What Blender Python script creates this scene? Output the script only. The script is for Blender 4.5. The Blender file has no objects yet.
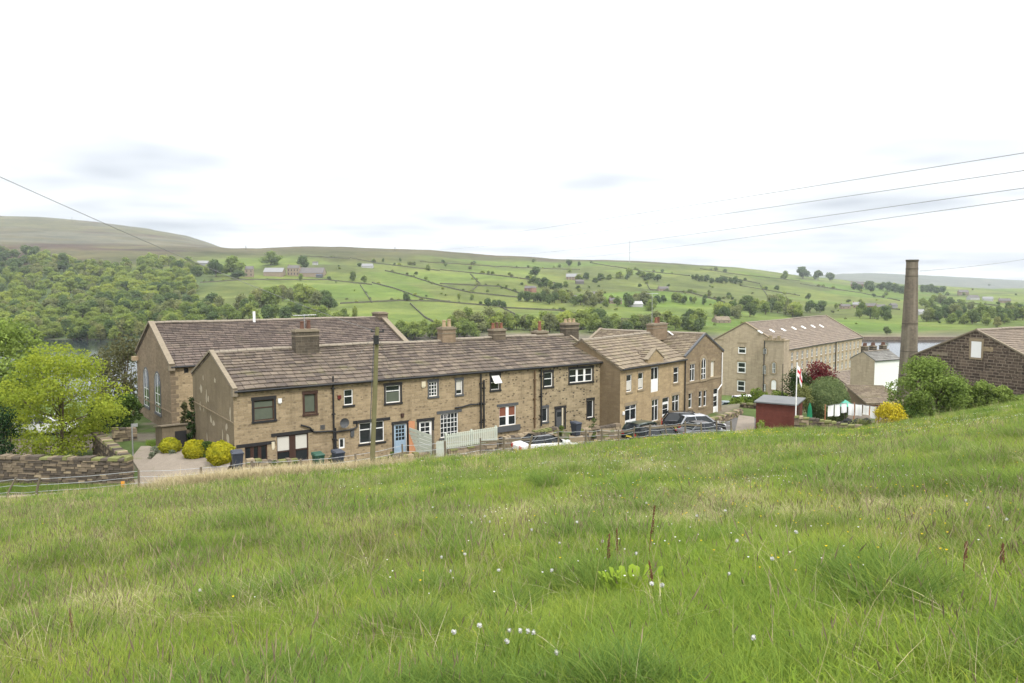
CLOUD_LUM, SUN_E, EXPOSURE, HAZE = 9.0, 2.3, 0.4, 9e-5
DEBUG = False
import bpy, bmesh, math, random
import numpy as np
from mathutils import Vector, Matrix
R = random.Random(11)
RN = np.random.default_rng(11)
PI = math.pi

# ------------------------------------------------------------------ camera model (eye is the world origin)
F_PX, HORIZON = 790.0, 283.0
TH = math.atan((341.5 - HORIZON) / F_PX)
CT, ST = math.cos(TH), math.sin(TH)

def ray(px, py):
    xc, yc = (px - 512) / F_PX, (341.5 - py) / F_PX
    return Vector((xc, CT + yc * ST, -ST + yc * CT))

def at(px, py, Y):
    r = ray(px, py)
    return r * (Y / r.y)

def on_level(px, py, z):
    r = ray(px, py)
    return r * (z / r.z)

# ------------------------------------------------------------------ scene helpers
SC = bpy.context.scene
COL = SC.collection

def tag(o, label=None, cat=None, group=None, kind=None):
    if label: o["label"] = label
    if cat: o["category"] = cat
    if group: o["group"] = group
    if kind: o["kind"] = kind
    return o

def empty(name, loc, rz=0.0, label=None, cat=None, group=None):
    o = bpy.data.objects.new(name, None)
    o.empty_display_size = 0.3
    o.location = loc
    o.rotation_euler = (0, 0, rz)
    COL.objects.link(o)
    return tag(o, label, cat, group)

def copy_tree(o, parent=None):
    c = o.copy()
    COL.objects.link(c)
    c.parent = parent
    for ch in list(o.children):
        copy_tree(ch, c)
    return c

class MB:
    """collects faces and links them as one mesh object"""
    def __init__(s):
        s.v, s.f, s.uv, s.mi = [], [], [], []
    def face(s, pts, uv=None, m=0):
        b = len(s.v)
        s.v.extend(tuple(p) for p in pts)
        s.f.append(tuple(range(b, b + len(pts))))
        s.uv.append(uv)
        s.mi.append(m)
    def hexa(s, p, m=0):
        for q in ((0, 3, 2, 1), (4, 5, 6, 7), (0, 1, 5, 4), (1, 2, 6, 5), (2, 3, 7, 6), (3, 0, 4, 7)):
            s.face([p[i] for i in q], None, m)
    def box(s, x0, x1, y0, y1, z0, z1, m=0):
        s.hexa([(x0, y0, z0), (x1, y0, z0), (x1, y1, z0), (x0, y1, z0),
                (x0, y0, z1), (x1, y0, z1), (x1, y1, z1), (x0, y1, z1)], m)
    def bar(s, a, b, w, h, m=0, up=(0, 0, 1)):
        a, b, up = Vector(a), Vector(b), Vector(up)
        d = (b - a).normalized()
        sx = d.cross(up)
        if sx.length < 1e-4: sx = d.cross(Vector((1, 0, 0)))
        sx.normalize()
        sy = sx.cross(d)
        o = [-sx * w / 2 - sy * h / 2, sx * w / 2 - sy * h / 2, sx * w / 2 + sy * h / 2, -sx * w / 2 + sy * h / 2]
        s.hexa([a + q for q in o] + [b + q for q in o], m)
    def tube(s, pts, rad, n=8, m=0, cap=True):
        pts = [Vector(p) for p in pts]
        if not hasattr(rad, "__len__"): rad = [rad] * len(pts)
        rings = []
        ref = None
        for i, p in enumerate(pts):
            d = (pts[min(i + 1, len(pts) - 1)] - pts[max(i - 1, 0)])
            if d.length < 1e-6: d = Vector((0, 0, 1))
            d.normalize()
            if ref is None:
                ref = Vector((1, 0, 0)) if abs(d.x) < 0.8 else Vector((0, 1, 0))
            sx = (ref - d * ref.dot(d)).normalized()
            ref = sx
            sy = d.cross(sx)
            rings.append([p + (sx * math.cos(t) + sy * math.sin(t)) * rad[i] for t in [2 * PI * k / n for k in range(n)]])
        for i in range(len(rings) - 1):
            for k in range(n):
                s.face([rings[i][k], rings[i][(k + 1) % n], rings[i + 1][(k + 1) % n], rings[i + 1][k]], None, m)
        if cap:
            s.face(rings[0][::-1], None, m)
            s.face(rings[-1], None, m)
    def cyl(s, c, r0, r1, h, n=12, m=0):
        c = Vector(c)
        s.tube([c, c + Vector((0, 0, h))], [r0, r1], n, m)
    def build(s, name, mats, parent=None, smooth=False, merge=False):
        me = bpy.data.meshes.new(name)
        me.from_pydata(s.v, [], s.f)
        if not isinstance(mats, (list, tuple)): mats = [mats]
        for m in mats: me.materials.append(m)
        if len(mats) > 1:
            me.polygons.foreach_set("material_index", s.mi)
        uvl = me.uv_layers.new(name="UVMap")
        arr = []
        for f, uv in zip(s.f, s.uv):
            if uv is not None:
                for u in uv: arr.extend(u)
            else:
                a, b, c = (Vector(s.v[f[0]]), Vector(s.v[f[1]]), Vector(s.v[f[2]]))
                nn = (b - a).cross(c - a)
                if nn.length > 1e-9: nn.normalize()
                if abs(nn.z) < 0.6:
                    t = Vector((-nn.y, nn.x, 0))
                    if t.length < 1e-6: t = Vector((1, 0, 0))
                    t.normalize()
                    if abs(t.x) >= abs(t.y):
                        if t.x < 0: t = -t
                    elif t.y < 0: t = -t
                    for i in f:
                        p = Vector(s.v[i]); arr.extend((p.dot(t), p.z))
                else:
                    for i in f:
                        p = s.v[i]; arr.extend((p[0], p[1]))
        uvl.data.foreach_set("uv", arr)
        if merge:
            bm = bmesh.new(); bm.from_mesh(me)
            bmesh.ops.remove_doubles(bm, verts=bm.verts, dist=0.0005)
            bmesh.ops.recalc_face_normals(bm, faces=bm.faces)
            bm.to_mesh(me); bm.free()
        if smooth:
            me.polygons.foreach_set("use_smooth", [True] * len(me.polygons))
        o = bpy.data.objects.new(name, me)
        COL.objects.link(o)
        o.parent = parent
        return o

def np_mesh(name, verts, faces, mats, smooth=False, attrs=None, mat_idx=None):
    """numpy verts (n,3), faces (m,k)"""
    me = bpy.data.meshes.new(name)
    n, (m, k) = len(verts), faces.shape
    me.vertices.add(n); me.vertices.foreach_set("co", np.asarray(verts, np.float32).ravel())
    me.loops.add(m * k); me.loops.foreach_set("vertex_index", faces.astype(np.int32).ravel())
    me.polygons.add(m)
    me.polygons.foreach_set("loop_start", np.arange(0, m * k, k, dtype=np.int32))
    if mat_idx is not None: me.polygons.foreach_set("material_index", mat_idx.astype(np.int32))
    for q in (mats if isinstance(mats, (list, tuple)) else [mats]): me.materials.append(q)
    if smooth: me.polygons.foreach_set("use_smooth", np.ones(m, bool))
    for an, (typ, val) in (attrs or {}).items():
        a = me.attributes.new(an, typ, "POINT")
        if typ == "FLOAT_COLOR": a.data.foreach_set("color", np.asarray(val, np.float32).ravel())
        elif typ == "FLOAT_VECTOR": a.data.foreach_set("vector", np.asarray(val, np.float32).ravel())
        else: a.data.foreach_set("value", np.asarray(val).ravel())
    me.update(calc_edges=True)
    me.validate()
    return me

# ------------------------------------------------------------------ value noise (numpy)
_P = RN.random((256, 256))
def vnoise(x, y):
    x, y = np.asarray(x, float), np.asarray(y, float)
    xi, yi = np.floor(x).astype(int), np.floor(y).astype(int)
    fx, fy = x - xi, y - yi
    fx, fy = fx * fx * (3 - 2 * fx), fy * fy * (3 - 2 * fy)
    g = lambda a, b: _P[a % 256, b % 256]
    return (g(xi, yi) * (1 - fx) + g(xi + 1, yi) * fx) * (1 - fy) + (g(xi, yi + 1) * (1 - fx) + g(xi + 1, yi + 1) * fx) * fy
def fbm(x, y, o=4):
    t, a, s = 0, 0.5, 0
    for i in range(o):
        t = t + a * vnoise(x * 2 ** i + 17 * i, y * 2 ** i + 31 * i); s += a; a *= 0.5
    return t / s
def sstep(a, b, x):
    t = np.clip((x - a) / (b - a), 0, 1)
    return t * t * (3 - 2 * t)

# ------------------------------------------------------------------ materials
class NT:
    def __init__(s, name):
        s.m = bpy.data.materials.new(name); s.m.use_nodes = True
        s.t = s.m.node_tree; s.t.nodes.clear()
        s.out = s.n("ShaderNodeOutputMaterial")
    def n(s, typ, **kw):
        q = s.t.nodes.new(typ)
        for k, v in kw.items():
            if k.startswith("i_"):
                q.inputs[k[2:].replace("_", " ")].default_value = v
            else: setattr(q, k, v)
        return q
    def l(s, a, b): s.t.links.new(a, b)
    def mix(s, fac, a, b, mode="MIX"):
        q = s.n("ShaderNodeMix", data_type="RGBA", blend_type=mode)
        for k, v in ((0, fac), (6, a), (7, b)):
            if hasattr(v, "is_linked"): s.l(v, q.inputs[k])
            else: q.inputs[k].default_value = v if k == 0 else (*v[:3], 1)
        return q.outputs[2]
    def ramp(s, x, stops):
        q = s.n("ShaderNodeValToRGB")
        cr = q.color_ramp
        while len(cr.elements) < len(stops): cr.elements.new(0.5)
        for e, (p, c) in zip(cr.elements, stops):
            e.position = p; e.color = (*c, 1) if len(c) == 3 else c
        s.l(x, q.inputs[0])
        return q.outputs[0]
    def noise(s, vec, scale, detail=4, rough=0.6):
        q = s.n("ShaderNodeTexNoise", i_Scale=scale, i_Detail=detail, i_Roughness=rough)
        if vec is not None: s.l(vec, q.inputs["Vector"])
        return q.outputs["Fac"]
    def pos(s): return s.n("ShaderNodeNewGeometry").outputs["Position"]
    def uv(s): return s.n("ShaderNodeTexCoord").outputs["UV"]
    def bump(s, h, st=0.4, dist=0.03):
        q = s.n("ShaderNodeBump", i_Strength=st, i_Distance=dist); s.l(h, q.inputs["Height"]); return q.outputs[0]
    def finish(s, col, rough=0.85, bump=None, spec=0.3, metal=0.0, coat=0.0):
        b = s.n("ShaderNodeBsdfPrincipled")
        if hasattr(col, "is_linked"): s.l(col, b.inputs["Base Color"])
        else: b.inputs["Base Color"].default_value = (*col[:3], 1)
        b.inputs["Roughness"].default_value = rough
        b.inputs["Specular IOR Level"].default_value = spec
        b.inputs["Metallic"].default_value = metal
        b.inputs["Coat Weight"].default_value = coat
        if bump is not None: s.l(bump, b.inputs["Normal"])
        s.l(b.outputs[0], s.out.inputs[0])
        return s.m

def m_plain(name, col, rough=0.7, spec=0.3, var=0.15, scale=3.0, metal=0.0, coat=0.0):
    t = NT(name)
    f = t.noise(t.n("ShaderNodeTexCoord").outputs["Object"], scale, 5)
    c = t.mix(f, tuple(x * (1 - var) for x in col), tuple(min(1, x * (1 + var)) for x in col))
    return t.finish(c, rough, None, spec, metal, coat)

def m_stone(name, c1, c2, mortar, bw=0.42, bh=0.17, soot=0.35, spots=0.0, spot_col=(0.03, 0.025, 0.02), msize=0.012, bstr=0.6):
    t = NT(name)
    uv = t.uv()
    # slightly wavy courses
    w = t.n("ShaderNodeTexNoise", i_Scale=1.3, i_Detail=2.0)
    t.l(uv, w.inputs["Vector"])
    ad = t.n("ShaderNodeVectorMath", operation="MULTIPLY_ADD")
    t.l(w.outputs["Color"], ad.inputs[0]); ad.inputs[1].default_value = (0.05, 0.05, 0); t.l(uv, ad.inputs[2])
    b = t.n("ShaderNodeTexBrick", offset=0.5, squash=1.35, squash_frequency=3)
    b.inputs["Scale"].default_value = 1.0
    b.inputs["Brick Width"].default_value = bw
    b.inputs["Row Height"].default_value = bh
    b.inputs["Mortar Size"].default_value = msize
    b.inputs["Mortar Smooth"].default_value = 0.3
    b.inputs["Color1"].default_value = (*c1, 1); b.inputs["Color2"].default_value = (*c2, 1); b.inputs["Mortar"].default_value = (*mortar, 1)
    t.l(ad.outputs[0], b.inputs["Vector"])
    c = b.outputs["Color"]
    n1 = t.noise(uv, 0.45, 6, 0.65)
    c = t.mix(t.ramp(n1, [(0.35, (0, 0, 0)), (0.75, (soot, soot, soot))]), c, tuple(x * 0.32 for x in c1))
    mp0 = t.n("ShaderNodeMapping"); mp0.inputs["Scale"].default_value = (1.5, .16, 1); t.l(uv, mp0.inputs[0])
    c = t.mix(t.ramp(t.noise(mp0.outputs[0], 1.0, 5, .65), [(.5, (0, 0, 0)), (.72, (.45, .45, .45))]), c, tuple(x * .4 for x in c2))
    c = t.mix(1.0, c, t.ramp(t.n("ShaderNodeObjectInfo").outputs["Random"], [(0, (.86, .85, .84)), (1, (1.08, 1.05, 1.0))]), "MULTIPLY")
    n2 = t.noise(uv, 9, 4)
    c = t.mix(0.5, c, t.ramp(n2, [(0.3, (0.55, 0.55, 0.55)), (0.7, (1.0, 1.0, 1.0))]), "MULTIPLY")
    if spots > 0:
        v = t.n("ShaderNodeTexVoronoi", i_Scale=2.9); v.inputs["Randomness"].default_value = 1.0
        mp = t.n("ShaderNodeMapping"); mp.inputs["Scale"].default_value = (1.0, 1.9, 1)
        t.l(uv, mp.inputs[0]); t.l(mp.outputs[0], v.inputs["Vector"])
        sx = t.n("ShaderNodeSeparateColor"); t.l(v.outputs["Color"], sx.inputs[0])
        k = t.ramp(sx.outputs[0], [(0.48, (0, 0, 0)), (0.56, (spots,) * 3)])
        d = t.ramp(v.outputs["Distance"], [(0.26, (1, 1, 1)), (0.36, (0, 0, 0))])
        c = t.mix(t.mix(1.0, k, d, "MULTIPLY"), c, spot_col)
    h = t.mix(0.35, b.outputs["Fac"], n2)
    bb = t.n("ShaderNodeInvert"); t.l(h, bb.inputs["Color"])
    return t.finish(c, 0.92, t.bump(bb.outputs[0], bstr, 0.03), 0.2)

def m_slate(name, c1, c2, dark, moss=(0.13, 0.13, 0.05), mossamt=0.5, bw=0.5):
    """stone slates; UV = metres along the roof, courses up the slope"""
    t = NT(name)
    uv = t.uv()
    b = t.n("ShaderNodeTexBrick", offset=0.43, squash=1.3, squash_frequency=2)
    b.inputs["Scale"].default_value = 1.0
    b.inputs["Brick Width"].default_value = bw
    b.inputs["Row Height"].default_value = 1.0
    b.inputs["Mortar Size"].default_value = 0.018
    b.inputs["Bias"].default_value = 0.0
    b.inputs["Color1"].default_value = (*c1, 1); b.inputs["Color2"].default_value = (*c2, 1); b.inputs["Mortar"].default_value = (*dark, 1)
    t.l(uv, b.inputs["Vector"])
    p = t.n("ShaderNodeTexCoord").outputs["Object"]
    c = b.outputs["Color"]
    c = t.mix(0.6, c, t.ramp(t.noise(p, 2.2, 6, 0.7), [(0.3, (0.45, 0.43, 0.45)), (0.55, (0.95, 0.95, 0.95)), (0.75, (1.35, 1.3, 1.2))]), "MULTIPLY")
    c = t.mix(t.ramp(t.noise(p, 0.55, 5, 0.7), [(0.55, (0, 0, 0)), (0.72, (mossamt,) * 3)]), c, moss)
    c = t.mix(t.ramp(t.noise(p, 7, 3), [(0.62, (0, 0, 0)), (0.72, (0.45,) * 3)]), c, (0.36, 0.34, 0.29))
    return t.finish(c, 0.9, t.bump(t.noise(p, 14, 3), 0.3, 0.02), 0.25)

def m_leaf(name, ca, cb, cc=None, scale=0.8, trans=0.35, wpos=True):
    """foliage: per-leaf tint attribute + clump noise, part translucent"""
    t = NT(name)
    a = t.n("ShaderNodeAttribute", attribute_name="tint").outputs["Fac"]
    vec = t.pos() if wpos else t.n("ShaderNodeTexCoord").outputs["Object"]
    f = t.noise(vec, scale, 3)
    c = t.mix(a, ca, cb)
    c = t.mix(t.ramp(f, [(0.35, (0, 0, 0)), (0.65, (0.75,) * 3)]), c, cc or tuple(x * 0.6 for x in ca))
    oi = t.n("ShaderNodeObjectInfo").outputs["Random"]
    c = t.mix(0.45, c, t.ramp(oi, [(0.0, (0.7, 0.78, 0.8)), (0.5, (1, 1, 1)), (1.0, (1.25, 1.12, 0.85))]), "MULTIPLY")
    d = t.n("ShaderNodeBsdfDiffuse"); t.l(c, d.inputs[0])
    tr = t.n("ShaderNodeBsdfTranslucent"); t.l(c, tr.inputs[0])
    mx = t.n("ShaderNodeMixShader"); mx.inputs[0].default_value = trans
    t.l(d.outputs[0], mx.inputs[1]); t.l(tr.outputs[0], mx.inputs[2]); t.l(mx.outputs[0], t.out.inputs[0])
    return t.m

M = {}
M["cottage"] = m_stone("cottage_stone", (0.47, 0.37, 0.235), (0.34, 0.265, 0.165), (0.40, 0.33, 0.225), soot=0.3, spots=0.55, spot_col=(0.11, 0.085, 0.06))
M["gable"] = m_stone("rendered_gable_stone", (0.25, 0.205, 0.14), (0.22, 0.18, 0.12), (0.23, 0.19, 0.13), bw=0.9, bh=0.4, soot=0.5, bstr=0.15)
M["mixed"] = m_stone("mixed_stone", (0.47, 0.375, 0.24), (0.33, 0.26, 0.165), (0.41, 0.34, 0.235), soot=0.25, spots=0.8, spot_col=(0.08, 0.062, 0.045))
M["rubble"] = m_stone("rubble_stone", (0.46, 0.375, 0.245), (0.29, 0.235, 0.15), (0.42, 0.355, 0.25), bw=0.36, bh=0.19, soot=0.3, spots=0.95, spot_col=(0.055, 0.045, 0.036))
M["yellow"] = m_stone("warm_sandstone", (0.48, 0.37, 0.222), (0.37, 0.285, 0.17), (0.42, 0.335, 0.215), bw=0.5, bh=0.22, soot=0.25, spots=0.25, spot_col=(0.16, 0.115, 0.065))
M["flank"] = m_stone("sooty_flank_stone", (0.24, 0.185, 0.115), (0.20, 0.15, 0.095), (0.21, 0.17, 0.115), soot=0.35, bstr=0.3)  # darker stone colour for flank walls
M["school"] = m_stone("school_stone", (0.36, 0.28, 0.175), (0.27, 0.205, 0.135), (0.31, 0.25, 0.17), bw=0.5, bh=0.22, soot=0.45)
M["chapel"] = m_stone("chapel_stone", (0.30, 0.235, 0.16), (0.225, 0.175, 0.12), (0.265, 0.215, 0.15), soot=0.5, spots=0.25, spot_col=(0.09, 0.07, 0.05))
M["mill"] = m_stone("mill_stone", (0.52, 0.43, 0.315), (0.43, 0.355, 0.262), (0.47, 0.395, 0.295), bw=0.6, bh=0.27, soot=0.25)
M["barn"] = m_stone("barn_stone", (0.19, 0.145, 0.11), (0.075, 0.057, 0.047), (0.34, 0.285, 0.22), bw=0.62, bh=0.3, soot=0.25, spots=0.8, msize=0.03)
M["brickstack"] = m_stone("chimney_stone", (0.21, 0.17, 0.125), (0.15, 0.12, 0.09), (0.17, 0.14, 0.11), bw=0.5, bh=0.24, soot=0.6)
M["sootstack"] = m_stone("sooty_stack_stone", (0.13, 0.11, 0.085), (0.08, 0.07, 0.055), (0.17, 0.15, 0.12), soot=0.4)
M["buffstack"] = m_stone("buff_stack_stone", (0.33, 0.25, 0.17), (0.25, 0.19, 0.13), (0.27, 0.21, 0.15), soot=0.35)
M["slate"] = m_slate("stone_slates", (0.175, 0.140, 0.105), (0.078, 0.062, 0.052), (0.020, 0.016, 0.014))
M["slate_chapel"] = m_slate("chapel_slates", (0.150, 0.117, 0.095), (0.075, 0.059, 0.051), (0.02, 0.016, 0.014), mossamt=0.12)
M["slate_warm"] = m_slate("warm_slates", (0.25, 0.205, 0.14), (0.165, 0.13, 0.095), (0.05, 0.04, 0.03))
M["slate_mill"] = m_slate("mill_slates", (0.235, 0.19, 0.145), (0.17, 0.137, 0.108), (0.08, 0.065, 0.052), mossamt=0.12)
M["grey_slate"] = m_slate("grey_slates", (0.23, 0.225, 0.205), (0.17, 0.165, 0.15), (0.08, 0.08, 0.075), mossamt=0.15)
M["coping"] = m_plain("coping_stone", (0.215, 0.18, 0.13), 0.9, 0.2, 0.35, 4)
M["ridge"] = m_plain("ridge_stone", (0.21, 0.18, 0.14), 0.9, 0.2, 0.4, 5)
M["lintel"] = m_plain("stone_lintel", (0.27, 0.215, 0.14), 0.9, 0.2, 0.25, 4)
M["darkpaint"] = m_plain("black_masonry_paint", (0.022, 0.021, 0.022), 0.55, 0.4, 0.3, 6)
M["greypaint"] = m_plain("dark_grey_paint", (0.075, 0.078, 0.082), 0.6, 0.4, 0.3, 6)
M["white"] = m_plain("white_paint", (0.78, 0.78, 0.76), 0.45, 0.4, 0.06, 5)
M["cream"] = m_plain("cream_paint", (0.62, 0.55, 0.40), 0.5, 0.4, 0.1, 5)
M["brownpaint"] = m_plain("brown_timber", (0.055, 0.028, 0.020), 0.5, 0.4, 0.3, 6)
M["redpaint"] = m_plain("dark_red_paint", (0.11, 0.016, 0.013), 0.5, 0.4, 0.3, 6)
M["bluepaint"] = m_plain("pale_blue_paint", (0.30, 0.40, 0.50), 0.45, 0.4, 0.08, 5)
M["blackpipe"] = m_plain("black_pipe", (0.02, 0.02, 0.021), 0.5, 0.4, 0.3, 8)
M["brownpipe"] = m_plain("brown_pipe", (0.12, 0.075, 0.04), 0.6, 0.3, 0.3, 8)
M["glass"] = NT("window_glass").finish((0.018, 0.022, 0.024), 0.06, None, 0.6)
M["blind"] = m_plain("blind_fabric", (0.55, 0.53, 0.47), 0.8, 0.2, 0.06, 3)
M["greenblind"] = m_plain("grey_green_curtain", (0.10, 0.115, 0.085), 0.8, 0.2, 0.2, 3)
M["redblind"] = m_plain("rust_curtain", (0.20, 0.075, 0.045), 0.8, 0.2, 0.2, 3)
M["pot"] = m_plain("terracotta_pot", (0.21, 0.095, 0.06), 0.8, 0.2, 0.3, 8)
M["darkpot"] = m_plain("sooted_pot", (0.13, 0.07, 0.05), 0.8, 0.2, 0.3, 8)
M["buffpot"] = m_plain("buff_pot", (0.36, 0.27, 0.17), 0.8, 0.2, 0.3, 8)
M["metal"] = m_plain("galvanised_metal", (0.45, 0.46, 0.47), 0.4, 0.5, 0.15, 8, 0.6)
M["timber"] = m_plain("weathered_post_timber", (0.15, 0.125, 0.09), 0.9, 0.2, 0.35, 9)
M["greenpole"] = m_plain("green_tinged_pole", (0.15, 0.14, 0.07), 0.85, 0.2, 0.3, 3)
M["plank"] = m_plain("orange_timber", (0.36, 0.17, 0.085), 0.8, 0.2, 0.2, 6)
M["wire"] = m_plain("cable", (0.22, 0.22, 0.225), 0.6, 0.3, 0.1, 3)
M["picket"] = m_plain("sage_paint", (0.46, 0.49, 0.41), 0.6, 0.3, 0.1, 5)
M["bin"] = m_plain("charcoal_plastic", (0.035, 0.042, 0.058), 0.5, 0.4, 0.15, 8)
M["greenbin"] = m_plain("dark_green_plastic", (0.02, 0.07, 0.045), 0.5, 0.4, 0.15, 8)
M["tyre"] = m_plain("tyre_rubber", (0.02, 0.02, 0.02), 0.85, 0.2, 0.1, 8)
M["alloy"] = m_plain("alloy_rim", (0.5, 0.5, 0.51), 0.3, 0.5, 0.05, 8, 0.8)
M["redlens"] = m_plain("red_lens", (0.45, 0.02, 0.02), 0.2, 0.6, 0.05, 8)
M["whitelens"] = m_plain("clear_lens", (0.7, 0.7, 0.7), 0.15, 0.6, 0.05, 8)
M["plate"] = m_plain("number_plate_yellow", (0.7, 0.55, 0.06), 0.5, 0.3, 0.03, 8)
M["bark"] = m_plain("bark", (0.11, 0.085, 0.06), 0.95, 0.15, 0.4, 8)
# ------------------------------------------------------------------ terrain height
WATER = -33.0
_bu = [-1.4, -0.75, -0.585, -0.268, -0.104, 0.111, 0.276, 0.44, 0.554, 0.648, 0.8, 1.2]
_bY = [38, 38, 38, 40, 43, 50, 54, 54, 58, 65, 75, 80]
_tu = [-1.4, -0.3, 0.05, 0.14, 0.26, 0.33, 0.45, 0.58, 0.68, 0.9, 1.4]
_tz = [-11.4, -11.4, -11.5, -12.2, -12.4, -11.9, -11.5, -11.1, -10.6, -10.0, -9.5]
_px = [-400, 0, 40, 72, 110, 150, 190, 228, 260, 300, 350, 430, 500, 560, 640, 700, 740, 780, 820, 850, 1024, 1400]
_py = [240, 242, 243, 244, 245, 246, 247.5, 248.5, 249, 247.5, 247.5, 250, 256, 259, 261, 265, 268, 273, 278, 281, 291, 300]
_mx = [-400, 0, 40, 72, 110, 150, 190, 215, 235, 260, 330]
_my = [216, 217, 218, 221, 224.5, 229, 237, 245, 252, 260, 275]
_rx = [600, 760, 840, 870, 930, 1024, 1400]
_ry = [290, 280, 274.5, 273.5, 276, 281, 292]
_gt = [0, .06, .11, .25, .37, .46, .6, .8, 1.0]
_gv = [0, .18, .30, .50, .66, .76, .88, .96, 1.0]
SHORE_S = -0.0705

def bound_Y(u): return np.interp(u, _bu, _bY)
def terrace(u): return np.interp(u, _tu, _tz)

def field_z(X, Y):
    p = -1.6 - .183 * Y + .083 * X
    u = X / np.maximum(Y, 6)
    corr = np.interp(u, [-.6, .05, .11, .276, .36, .44, .5, .56, .65], [0, 0, -.08, -.16, -.3, -.55, -.4, -.18, 0]) * sstep(8, 45, Y)
    b = (fbm(X * .22 + 40, Y * .22 + 7, 3) - .5) * .5 * sstep(2, 14, Y) + (fbm(X * .9, Y * .9, 2) - .5) * .12
    return p + corr + b

def h(X, Y):
    X, Y = np.asarray(X, float), np.asarray(Y, float)
    Ys = np.maximum(Y, 1.0)
    u = np.clip(X / np.maximum(Ys, 12), -1.35, 1.35)
    px = 512 + F_PX * u
    Yb = bound_Y(u)
    fz = field_z(X, Y)
    tz = terrace(u)
    w = sstep(0, 3.2, Y - Yb)
    # valley floor between the hamlet and the water
    Ye = np.interp(u, [-.7, -.4, .1, .3, .5, .7, 1.2], [64, 70, 78, 80, 66, 92, 96])
    near_shore = np.interp(u, [-.8, -.5, -.3, 0, .3, .5, 1], [215, 235, 270, 300, 330, 330, 330])
    tt = np.clip((Y - Ye) / (near_shore - Ye), 0, 1)
    drop = np.interp(u, [-.7, -.4, .1, .3, .6, 1.2], [.50, .55, .6, .64, .7, .7])
    mid = tz + (WATER - 1.0 - tz) * tt ** drop
    mid = mid + (fbm(X * .03, Y * .03, 3) - .5) * 3 * sstep(0, 30, Y - Ye) * (1 - sstep(-40, 0, Y - near_shore))
    mid = np.where(Y > near_shore, WATER - 1 - sstep(0, 30, Y - near_shore) * 5, mid)
    z = np.where(Y < Yb, fz, fz * (1 - w) + mid * w)
    # far hillside, described by the slope at which it is seen
    st = np.interp(u, [-.7, -.35, 0, .3, .65, 1.2], [1.0, 1.0, 1.05, 1.3, 1.7, 1.8])
    Y0 = 462 + 14 * (fbm(X * .012, 3.3 + 0 * X, 2) - .5) * 2
    L = 1335 * st
    t = (Y - Y0) / L
    s_sky = (HORIZON - np.interp(px, _px, _py)) / F_PX
    g = np.interp(np.clip(t, 0, 1), _gt, _gv)
    s = SHORE_S + (s_sky - SHORE_S) * g
    # upper moor on the left, distant ridge on the right
    s_m = (HORIZON - np.interp(px, _mx, _my)) / F_PX
    s_r = (HORIZON - np.interp(px, _rx, _ry)) / F_PX
    after = s_sky - .012 * sstep(1.0, 1.5, t)
    far_l = s_sky + (s_m - s_sky) * sstep(1.0, 2.05, t) - .02 * sstep(2.06, 2.5, t)
    far_r = after + (s_r - after) * sstep(3600, 5600, Y) 
    s = np.where(t > 1, np.where(px < 330, np.where(px < 262, far_l, far_l * (330 - px) / 68 + after * (px - 262) / 68), far_r), s)
    hz = np.maximum(s * Y, np.where(t < .95, WATER + .4 + .0065 * (Y - Y0), -99))
    bumps = (fbm(X * .0042 + 9, Y * .0042 + 5, 4) - .5) * 26 * sstep(.08, .35, t) * (1 - .75 * sstep(.75, 1.0, t))
    hz = hz + bumps + (fbm(X * .02, Y * .02, 3) - .5) * 3 * sstep(0, .05, t) + (fbm(X * .004 + 3, Y * .004, 3) - .5) * 14 * sstep(1.1, 1.6, t)
    z = np.where(t > 0, np.maximum(hz, WATER - .2), np.where(Y > near_shore + 40, np.where(t > -.02, WATER - 6 * np.minimum(-t / .02, 1) - .2, WATER - 6), z))
    return z

def hh(x, y): return float(h(np.array([x]), np.array([y]))[0])
_YS = np.geomspace(330, 7500, 2600)
def hill(px, py):
    """where the line of sight through this direction meets the far hillside"""
    r = ray(px, py)
    z = h(_YS * (r.x / r.y), _YS)
    hit = np.nonzero(z >= _YS * (r.z / r.y))[0]
    Y = _YS[hit[0]] if len(hit) else 1700.0
    return Vector((Y * r.x / r.y, Y, hh(Y * r.x / r.y, Y)))

# ------------------------------------------------------------------ ground sheet
def ground_material():
    t = NT("ground_cover")
    a = t.n("ShaderNodeAttribute", attribute_name="col").outputs["Color"]
    p = t.pos()
    big = t.noise(p, 0.02, 6, 0.65)
    fine = t.noise(p, 1.1, 6, 0.7)
    mid_ = t.noise(p, .055, 6, 0.75)
    c = t.mix(0.75, a, t.ramp(big, [(0.3, (0.72, 0.74, 0.7)), (0.7, (1.22, 1.2, 1.25))]), "MULTIPLY")
    c = t.mix(0.7, c, t.ramp(fine, [(0.3, (0.6, 0.6, 0.6)), (0.7, (1.3, 1.3, 1.3))]), "MULTIPLY")
    c = t.mix(0.7, c, t.ramp(t.noise(p, .0065, 7, .75), [(0.36, (0.50, 0.54, 0.52)), (0.5, (1, 1, 1)), (0.64, (1.45, 1.36, 1.25))]), "MULTIPLY")
    c = t.mix(0.85, c, t.ramp(mid_, [(0.32, (0.66, 0.72, 0.7)), (0.5, (1, 1, 1)), (0.68, (1.32, 1.2, 1.25))]), "MULTIPLY")
    return t.finish(c, 0.95, t.bump(fine, 0.5, 0.1), 0.1)

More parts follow.
